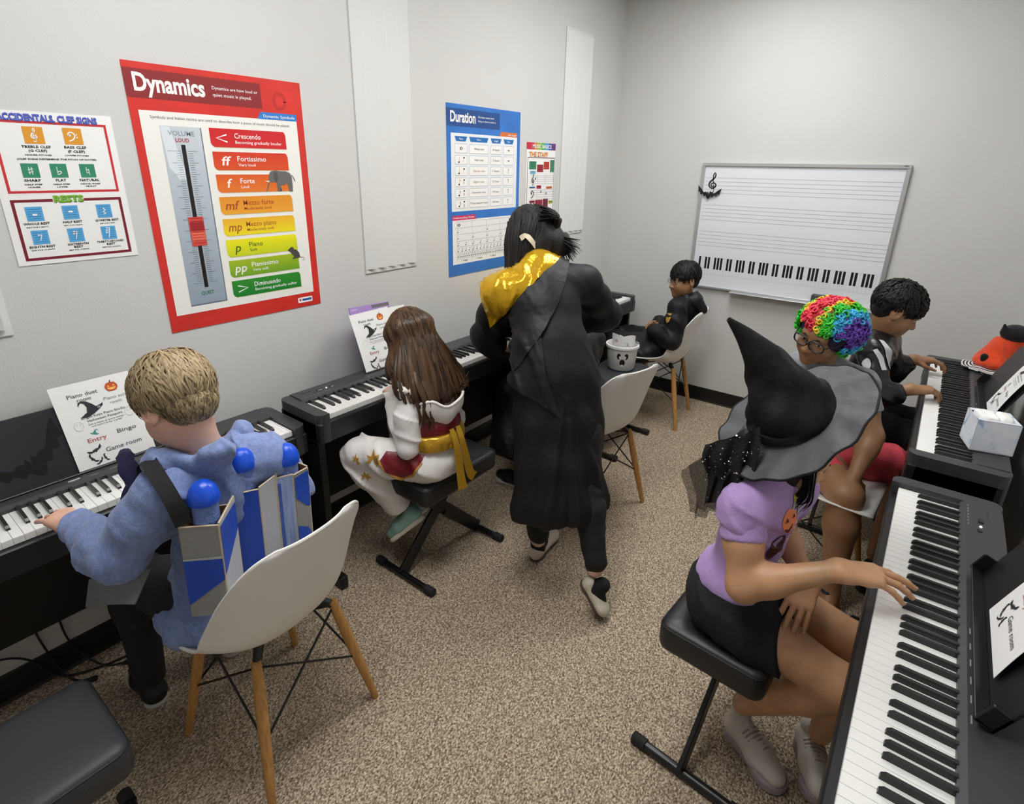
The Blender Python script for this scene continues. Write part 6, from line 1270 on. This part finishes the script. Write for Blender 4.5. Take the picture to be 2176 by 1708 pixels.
GT = mat('grey cotton', '85888f', .9, bump=(140, .2, 4), sheen=.15)
tee2 = torso(J, s=.84, extra=.004)+[cap(J['neck'], J['shL'], .042, .046, .04), cap(J['neck'], J['shR'], .042, .046, .04)]
for s_, e_ in (('shR', eR), ('shL', eL)): a = np.array(J[s_], float); b = np.array(e_, float); tee2.append(cap(a, a+(b-a)*.2, .054, .056, .03)); solid('sleeve', [cap(a, a+(b-a)*.9, .056, .060, .03)], .006, GT, t, [(a+(b-a)*.55, b-a)], folds(.003, 60, (.5, .3, .8), 52, .001))
solid('t_shirt', tee2, .0065, GT, t, [((0, 0, .53), (0, 0, -1))], folds(.004, 60, (.4, .3, .8), 51, .0012))
RS = mat('red athletic shorts', 'd64a57', .75, bump=(120, .2, 4))
solid('shorts', [cap(J['hipL'], np.array(J['hipL'])*.35+np.array(kL)*.65, .088, .082, .03), cap(J['hipR'], np.array(J['hipR'])*.55+np.array(kR)*.45, .088, .082, .03), ell(J['pelvis'], (.125, .12, .09), None, .04)], .007, RS, t, [(np.array(J['hipL'])*.62+np.array(kL)*.38, np.array(kL)-np.array(J['hipL']))] if 0 else (), folds(.005, 55, (.5, .6, .4), 55, .0015))
SAN = mat('black sandal strap', '151516', .6); mb = MB(); mb.sheet([[(1.985+dx*(1 if y < 2.18 else .8), y, .010) for dx in (-.036, -.018, 0, .018, .036)] for y in np.linspace(2.03, 2.235, 8)], .014); o = mb.build('sandal', SAN, t, 60)
for pts in ([(1.950, 2.12, .018), (1.958, 2.11, .055), (1.987, 2.105, .072), (2.015, 2.11, .05), (2.022, 2.12, .018)], [(1.950, 2.19, .018), (1.945, 2.185, .075), (1.975, 2.145, .096), (2.015, 2.185, .08), (2.018, 2.20, .018)], [(1.95, 2.2, .06), (1.975, 2.25, .066), (2.01, 2.215, .06)]):
    q = smooth_line(pts, 4); mb = MB(); mb.tube(q, .007, 6, True, None, .4); mb.build('strap', SAN, o, 60)
shoe(t, 'shoe', (2.10, 2.555, 0), (2.10, 2.36, 0), (0, 0, 1), SAN, SAN, .05, .042, .018)
WG = [('red_curls', mat('red wig fibre', 'e2364e', .45, bump=(300, .2)), .0), ('yellow_curls', mat('yellow wig fibre', 'f2c32e', .45, bump=(300, .2)), 1), ('green_curls', mat('green wig fibre', '35c22c', .45, bump=(300, .2)), 2), ('blue_curls', mat('blue wig fibre', '35a9d6', .45, bump=(300, .2)), 3), ('purple_curls', mat('purple wig fibre', '6a3fae', .5, bump=(300, .2)), 4)]
WAX = unit(H.R.T@(np.array((.789, .614, .015))*.26+np.array((.218, -.256, -.942))*.28+np.array((.575, -.746, .336))*.86)); WC_ = np.array((-.004, -.040, .018)); WR = np.array((.122, .126, .112)); buck = {k: MB() for k in range(5)}; rg = np.random.RandomState(17); cnt = 0
while cnt < 1150:
    d = rg.normal(size=3); d /= np.linalg.norm(d)
    if d[1] > .50 and d[2] < .27: continue
    if d[2] < -.80 or (d[1] > .25 and d[2] < -.05 and abs(d[0]) < .75): continue
    ax = d@WAX+rg.normal()*.035; k = 4 if ax > .85 else 3 if ax > .66 else 2 if ax > .38 else 1 if ax > .22 else 0 if ax > -.35 else 1 if ax > -.5 else 2
    p = WC_+WR*d*rg.uniform(.88, 1.03); nrm = unit(d/WR); e1 = unit(np.cross(nrm, rg.normal(size=3))); e2 = np.cross(nrm, e1); R_ = rg.uniform(.0065, .0125); tl = rg.uniform(-.9, .9); e2 = unit(e2*math.cos(tl)+nrm*math.sin(tl)); hx = np.cross(e1, e2); nseg = 15; turns = rg.uniform(1.0, 1.6)
    pts = [H.w(*(p+e1*R_*math.cos(2*math.pi*turns*j/nseg)+e2*R_*math.sin(2*math.pi*turns*j/nseg)+hx*(j/nseg-.5)*.012)) for j in range(nseg+1)]
    buck[k].tube(pts, [.0034*H.s*(.6 if j in (0, nseg) else 1) for j in range(nseg+1)], 6); cnt += 1
wigc = solid('wig_cap', [H.E(tuple(WC_), tuple(WR*.86)), H.E((0, .10, -.045), (.075, .075, .085), .01, True), H.E((0, .03, -.13), (.1, .12, .07), .01, True)], .008, mat('dark wig lining', '2f2a4a', .8, bump=(80, .5)), t)
for k, (nm_, m, _) in enumerate(WG): o = buck[k].build(nm_, m, wigc, 80); o['kind'] = 'stuff'
# ======================= 6 boy at the far right piano
t = person('person', 'boy in black jacket with white shoulder stripes playing the far right piano', None)
H = Head((1.945, 2.885, 1.075), (.86, .22, -.46), (.42, .08, .90), .95)
J = dict(pelvis=(1.855, 2.925, .560), chest=(1.895, 2.905, .815), neck=(1.915, 2.890, .945), shR=(1.905, 2.775, .905), shL=(1.920, 3.020, .900), hipR=(1.86, 2.86, .54), hipL=(1.86, 3.0, .54))
eR, wR = (1.960, 2.665, .745), (2.062, 2.690, .800); eL, wL = (1.985, 3.085, .745), (2.045, 3.105, .815); kR, aR = (2.14, 2.83, .53), (2.11, 2.84, .1); kL, aL = (2.14, 3.02, .53), (2.11, 3.0, .1)
nk = [cap(J['neck'], H.w(0, -.02, -.06), .038, .040, .03)]
h1 = hand(wR, (.86, .45, .02), (-.05, .0, 1), -1, .150, [(.45, .6, .4), (.5, .6, .4), (.5, .6, .4), (.5, .6, .4)], .2, (.6, .75, -.45)); h2 = hand(wL, (.85, .25, .05), (-.05, 0, 1), 1, .150, [(.4, .6, .4)]*4, .35, (.7, .7, -.35))
solid('body', torso(J, s=.76)+limb(J['shR'], eR, wR, .042, .034, .023)+limb(J['shL'], eL, wL, .042, .034, .023)+limb(J['hipR'], kR, aR, .07, .05, .034)+limb(J['hipL'], kL, aL, .07, .05, .034)+nk, .008, SKIN_B, t, extra=[(H.prims()+nk, .0032, ()), (h1+[cap(np.array(eR)*.4+np.array(wR)*.6, wR, .0265, .023, .02)], .0028, ()), (h2+[cap(np.array(eL)*.3+np.array(wL)*.7, wL, .0265, .023, .02)], .0028, ())])
H.eyes(t, IRIS_D, (0, 1, -.4)); short_hair(H, t, BHM, BH, 900, .055, 41, .0, .0036, .020)
JK = mat('shiny black jacket', '131315', .32, bump=(30, .5, 5)); STR = mat('white jacket stripe', 'c9c9cb', .45)
jk = torso(J, s=.86, extra=.004)+[cap(J['neck'], J['shL'], .042, .048, .04), cap(J['neck'], J['shR'], .042, .048, .04)]
for s_, e_, w_ in (('shR', eR, wR), ('shL', eL, wL)): a = np.array(J[s_], float); b = np.array(e_, float); w_ = np.array(w_, float); jk += [cap(a, b, .054, .050, .03), cap(b, b+(w_-b)*.55, .050, .044, .03)]
JF = folds(.005, 60, (.4, .4, .8), 61, .0015)
solid('jacket', jk, .006, JK, t, [((0, 0, .56), (0, 0, -1))], JF)
solid('collar', [cap(np.array(J['neck'])+(.02, -.05, .0), np.array(J['neck'])+(-.05, 0, .02), .020, .024, .02), cap(np.array(J['neck'])+(-.05, 0, .02), np.array(J['neck'])+(.02, .05, .0), .024, .02, .02)], .005, JK, t)
jO, jU, jV, jN = (1.935, 2.80, .86), (.85, .53, 0), (-.1, 0, 1), (.35, -.85, .45)
for nm_, poly in (('white_stripe', [(-.035, .085), (-.018, .080), (.012, .030), (.030, -.045), (.008, -.050), (-.012, .015)]), ('white_stripe', [(-.060, .040), (-.045, .045), (-.022, .005), (-.012, -.052), (-.034, -.055), (-.042, -.005)]), ('white_patch', el(-.078, -.022, .010, .026, 12))): patch(nm_, STR, t, jk, jO, jU, jV, jN, poly, .0035, JF, 12)
solid('trousers', limb(J['hipR'], kR, (2.11, 2.84, .12), .088, .072, .055, .003)+limb(J['hipL'], kL, (2.11, 3.0, .12), .088, .072, .055, .003)+[ell(J['pelvis'], (.115, .14, .085), None, .04)], .009, PANT, t, (), folds(.004, 60, (1, 0, .3), 62))
for y in (2.84, 3.0): shoe(t, 'shoe', (2.08, y, 0), (2.28, y, 0), (0, 0, 1), SHOE_D, SOLE_W)
# ------------------------------------------------------------------ props
BKT = mat('white plastic bucket', 'e4e4e2', .4); t = thing('ghost_bucket', 'small white bucket with a surprised ghost face on the padded stool', 'bucket', (.645, 2.975, .480))
mb = MB(); mb.lathe([(.001, .0), (.070, .0), (.080, .010), (.093, .150), (.0935, .156), (.0905, .156), (.077, .012), (.001, .006)], 40, None, False); mb.build('pail', BKT, t, 50)
mb = MB(); mb.lathe([(.0925, .140), (.1005, .140), (.102, .146), (.100, .156), (.0925, .157)], 40, None, False); mb.build('rim', BKT, t, 50)
def on_pail(a, z, k): r = .080+(.093-.080)*(z-.010)/.140+.0006*k; return Vector((r*math.sin(a), -r*math.cos(a), z))
FB = mat('black face print', '1a1014', .5); FW = mat('white face print', 'eeeeec', .5)
class Wrap(Flat):
    def p(s, u, v, k): return on_pail(.50+u/.088, v, k)
P = Wrap(t, (0, 0, 0), (1, 0, 0), (0, 0, 1), (0, -1, 0))
def blob(name, m, u, v, a, b, k): 
    for i in range(18):
        w0, w1 = 2*math.pi*i/18, 2*math.pi*(i+1)/18; P.lay(name, m).add([P.p(u, v, k), P.p(u+a*math.cos(w0), v+b*math.sin(w0), k), P.p(u+a*math.cos(w1), v+b*math.sin(w1), k)], [(0, 1, 2)])
for u in (-.022, .022): blob('eye_prints', FB, u, .098, .012, .019, 1)
for u, s in ((-.022, 1), (.022, -1)): blob('eye_glints', FW, u+s*.008, .092, .007, .010, 2)
blob('mouth_print', FB, 0, .058, .0165, .022, 1); blob('tongue_print', FW, 0, .041, .010, .006, 2); P.done()
q = smooth_line([(-.100, .0, .146), (-.085, .045, .158), (0, .075, .164), (.085, .045, .158), (.100, 0, .146)], 5); mb = MB(); mb.tube(q, .0025, 6); mb.build('handle', mat('dark bucket handle', '2a2a2d', .5), t, 60)
t2 = thing('flyer_sheet', 'faded printed sheets standing curled inside the ghost bucket', 'paper', (.645, 2.975, .488))
for r, a0, a1, h, dz in ((.074, -1.05, 1.35, .205, 0), (.066, -.5, 1.9, .195, .0)):
    G = [[(r*math.sin(a+.3)*(.92+.1*i), -r*math.cos(a+.3)*(.80 if r > .07 else .4)*(.92+.1*i), h*i+(.012*abs(math.sin(2.2*(a)))*i)) for a in np.linspace(a0, a1, 16)] for i in np.linspace(0, 1, 8)]
    mb = MB(); mb.sheet(G, .0008); mb.build('sheet', PAPER, t2, 60)
class Curl(Flat):
    def p(s, u, v, k): a = u/.074+.10; i = v/.205; rr = .074+.0007*k; return Vector((rr*math.sin(a+.3)*(.92+.1*i), -rr*math.cos(a+.3)*.80*(.92+.1*i)-.0006*k, v))
P = Curl(t2, (0, 0, 0), (1, 0, 0), (0, 0, 1), (0, -1, 0)); FD = C('cfcbd0')
def blob2(name, m, u, v, a, b, k):
    P.lay(name, m).add([P.p(u+a*math.cos(w), v+b*math.sin(w), k) for w in np.linspace(0, 2*math.pi, 17)[:-1]], [tuple(range(16))])
blob2('faded_pumpkin', C('d9b4ae'), -.045, .175, .012, .009, 1)
for u, v, w in ((.018, .182, .030), (.018, .168, .014), (-.045, .150, .028)): P.lay('faded_lettering', FD).add([P.p(u-w, v-.003, 1), P.p(u+w, v-.003, 1), P.p(u+w, v+.003, 1), P.p(u-w, v+.003, 1)], [(0, 1, 2, 3)])
P.lay('faded_hat', C('aaa7ad')).add([P.p(*q, 1) for q in [(-.008, .142), (.045, .142), (.035, .150), (.028, .168), (.018, .152), (.002, .148)]], [tuple(range(6))]); P.done()
# music book behind the girl's sheet, and a loose white sheet
t = thing('music_book', 'purple music book standing behind the passport sheet on the middle left piano', 'book', (0, 0, 0)); U = V(0, 1, -.03).normalized(); Z = V(-.265, -.05, 1).normalized(); N = U.cross(Z)
MB().box((0, 0, -.009), (.220, .290, -.003), .001, frame(V(.160, 1.448, .768), U, Z, N)).build('cover', C('a98bc8'), t)
MB().box((.120, .272, -.0029), (.218, .286, -.0024), 0, frame(V(.160, 1.448, .768), U, Z, N)).build('title_block', C('6f6f70'), t)
MB().box((.006, .276, -.0029), (.04, .281, -.0024), 0, frame(V(.160, 1.448, .768), U, Z, N)).build('small_title', C('c9b6dd'), t); MB().box((.203, .245, -.0029), (.214, .262, -.0024), 0, frame(V(.160, 1.448, .768), U, Z, N)).build('cover_figure', C('4d3a66'), t)
t = thing('loose_sheet', 'white sheet leaning behind the long-haired girl, right of the purple book', 'paper', (0, 0, 0)); MB().box((0, 0, -.011), (.150, .262, -.0095), 0, frame(V(.170, 1.60, .765), U, Z, N)).build('sheet', PAPER, t)
mb = MB(); [mb.box((.012, .195-.011*i, -.0095), (.03+.01*(i % 3), .1985-.011*i, -.0092), 0, frame(V(.170, 1.60, .765), U, Z, N)) for i in range(5)]; o = mb.build('print_lines', GDK, t); o['kind'] = 'stuff'
# black bat cut-out leaning on the near music rest
o = thing('bat_cutout', 'large dark bat cut-out leaning on the music rest beside the blond boy\'s sheet', 'decoration', (0, 0, 0)); N = V(1, 0, .265).normalized(); Z = V(-.265, 0, 1).normalized()
P = Flat(o, V(.0862, .285, .815), V(0, 1, 0), -Z, N); P.EPS = .0005; bat(P, 'wings', mat('dark glittered card', '0c0c0b', .85), 0, 0, .225, -.42, 1, .12); bat(P, 'wings', MATS['dark glittered card'], 0, 0, .225, -.42, 2, .12); P.done()
# tissue box
TBX = bpy.data.materials.new('printed tissue carton'); TBX.use_nodes = True; _n = TBX.node_tree; _b = _n.nodes['Principled BSDF']; _b.inputs['Roughness'].default_value = .45
_tc = _n.nodes.new('ShaderNodeTexCoord'); _no = _n.nodes.new('ShaderNodeTexNoise'); _no.inputs['Scale'].default_value = 14; _no.inputs['Detail'].default_value = 1.5; _no.inputs['Distortion'].default_value = 1.5; _r = _n.nodes.new('ShaderNodeValToRGB'); _e = _r.color_ramp.elements
_e[0].position = .28; _e[0].color = lin('8faed8'); _e[1].position = .62; _e[1].color = lin('e3e6ec'); _q = _e.new(.37); _q.color = lin('d9e0ea'); _q = _e.new(.70); _q.color = lin('dfe3e8'); _q = _e.new(.78); _q.color = lin('a9bdbd')
_n.links.new(_tc.outputs['Object'], _no.inputs['Vector']); _n.links.new(_no.outputs['Fac'], _r.inputs['Fac']); _n.links.new(_r.outputs['Color'], _b.inputs['Base Color'])
t = thing('tissue_box', 'pale blue and white tissue box on the far right piano', 'tissue box', (2.296, 2.312, .7750), math.radians(13)); a, h = .057, .108; mb = MB()
mb.box((-a, -a, 0), (a, a, .003)); mb.box((-a, -a, 0), (a, -a+.0015, h)); mb.box((-a, a-.0015, 0), (a, a, h)); mb.box((-a, -a, 0), (-a+.0015, a, h)); mb.box((a-.0015, -a, 0), (a, a, h)); mb.build('carton', TBX, t)
mb = MB(); mb.box((-a, -a, h-.0015), (a, -a+.022, h)); mb.box((-a, a-.022, h-.0015), (a, a, h)); mb.box((a-.020, -a+.022, h-.0015), (a, a-.022, h)); mb.build('top_flaps', TBX, t)
TIS = mat('white tissue', 'f4f4f2', .9, bump=(60, .3))
for x0, x1, y in ((-.052, .004, -.010), (.006, .042, -.006)): solid('tissue', [rbox(((x0+x1)/2, y, h-.010), ((x1-x0)/2-.012, .026, .010), None, .010, .01)], .0035, TIS, t, (), folds(.003, 200, (1, .3, 0), 3, .0008))
# soft pumpkin-and-cat toy lying on the far piano
ORG = mat('orange plush', 'e2481c', .95, bump=(220, .6), sheen=.4, vary=(25, .15)); BPL = mat('black felt plush', '0e0e10', .95, bump=(220, .5), sheen=.2)
SB = bpy.data.materials.new('black white striped cloth'); SB.use_nodes = True; _n = SB.node_tree; _b = _n.nodes['Principled BSDF']; _b.inputs['Roughness'].default_value = .9; _tc = _n.nodes.new('ShaderNodeTexCoord'); _w = _n.nodes.new('ShaderNodeTexWave'); _w.wave_type = 'RINGS'; _w.rings_direction = 'Z'; _w.inputs['Scale'].default_value = 26; _r = _n.nodes.new('ShaderNodeValToRGB'); _r.color_ramp.interpolation = 'CONSTANT'; _r.color_ramp.elements[0].color = lin('151516'); _r.color_ramp.elements[1].position = .5; _r.color_ramp.elements[1].color = lin('e8e8e6')
_n.links.new(_tc.outputs['Object'], _w.inputs['Vector']); _n.links.new(_w.outputs['Fac'], _r.inputs['Fac']); _n.links.new(_r.outputs['Color'], _b.inputs['Base Color'])
t = thing('plush_toy', 'orange plush with black cat-eared top and striped base on the far right piano', 'toy', (2.335, 3.325, .776))
G = []
for r in np.linspace(.01, .105, 9):
    G.append([(r*math.cos(a)*1.0, r*math.sin(a)*1.15, .012+.004*math.sin(5*a)*r/.1+(-.0 if r < .08 else -.006)) for a in np.linspace(0, 2*math.pi, 41)])
mb = MB(); mb.sheet(G, .006); mb.build('striped_base', SB, t, 70)
solid('body', [cap((.022, .015, .055), (.050, .032, .140), .070, .052, .03), ell((.012, .005, .035), (.078, .088, .030), None, .03)], .005, ORG, t, [((0, 0, .010), (0, 0, -1))], folds(.005, 70, (.7, .6, .2), 4, .001))
solid('black_spot', [ell((-.030, -.048, .055), (.014, .020, .030), basis((.5, .6, .6), (0, 0, 1)), .01)], .004, BPL, t)
solid('cat_top', [ell((.055, .03, .172), (.056, .060, .042), None, .02), cap((.012, .00, .180), (.004, -.006, .215), .016, .005, .02), cap((.078, .01, .180), (.088, .006, .212), .016, .005, .02)], .004, BPL, t)
# cables under the near left piano
CBL = mat('black cable', '0c0c0d', .5)
for lab, pts in (('thin black cable hanging nearest the left frame edge under the left piano', [(.020, .195, .61), (.014, .197, .30), (.012, .187, .207), (.012, .197, .12), (.02, .21, .045), (.06, .226, .006), (.11, .25, .006)]), ('thicker black cable hanging under the left piano, right of the thin one', [(.020, .262, .61), (.014, .268, .28), (.014, .251, .216), (.012, .256, .12), (.025, .28, .04), (.084, .314, .006), (.13, .36, .006)]), ('black cable lying along the baseboard under the left piano', [(.018, .02, .185), (.016, .091, .171), (.016, .15, .12), (.03, .20, .02), (.07, .27, .006), (.103, .379, .006), (.09, .46, .006)])):
    t = thing('power_cable', lab, 'cable', (0, 0, 0)); mb = MB(); mb.tube(smooth_line(pts, 6), .0035, 6); mb.build('cord', CBL, t, 80); e = pts[-1]; MB().tube([e, (e[0]+.02, e[1]+.03, e[2]+.004)], [.007, .009], 8).build('plug', CBL, t, 60)
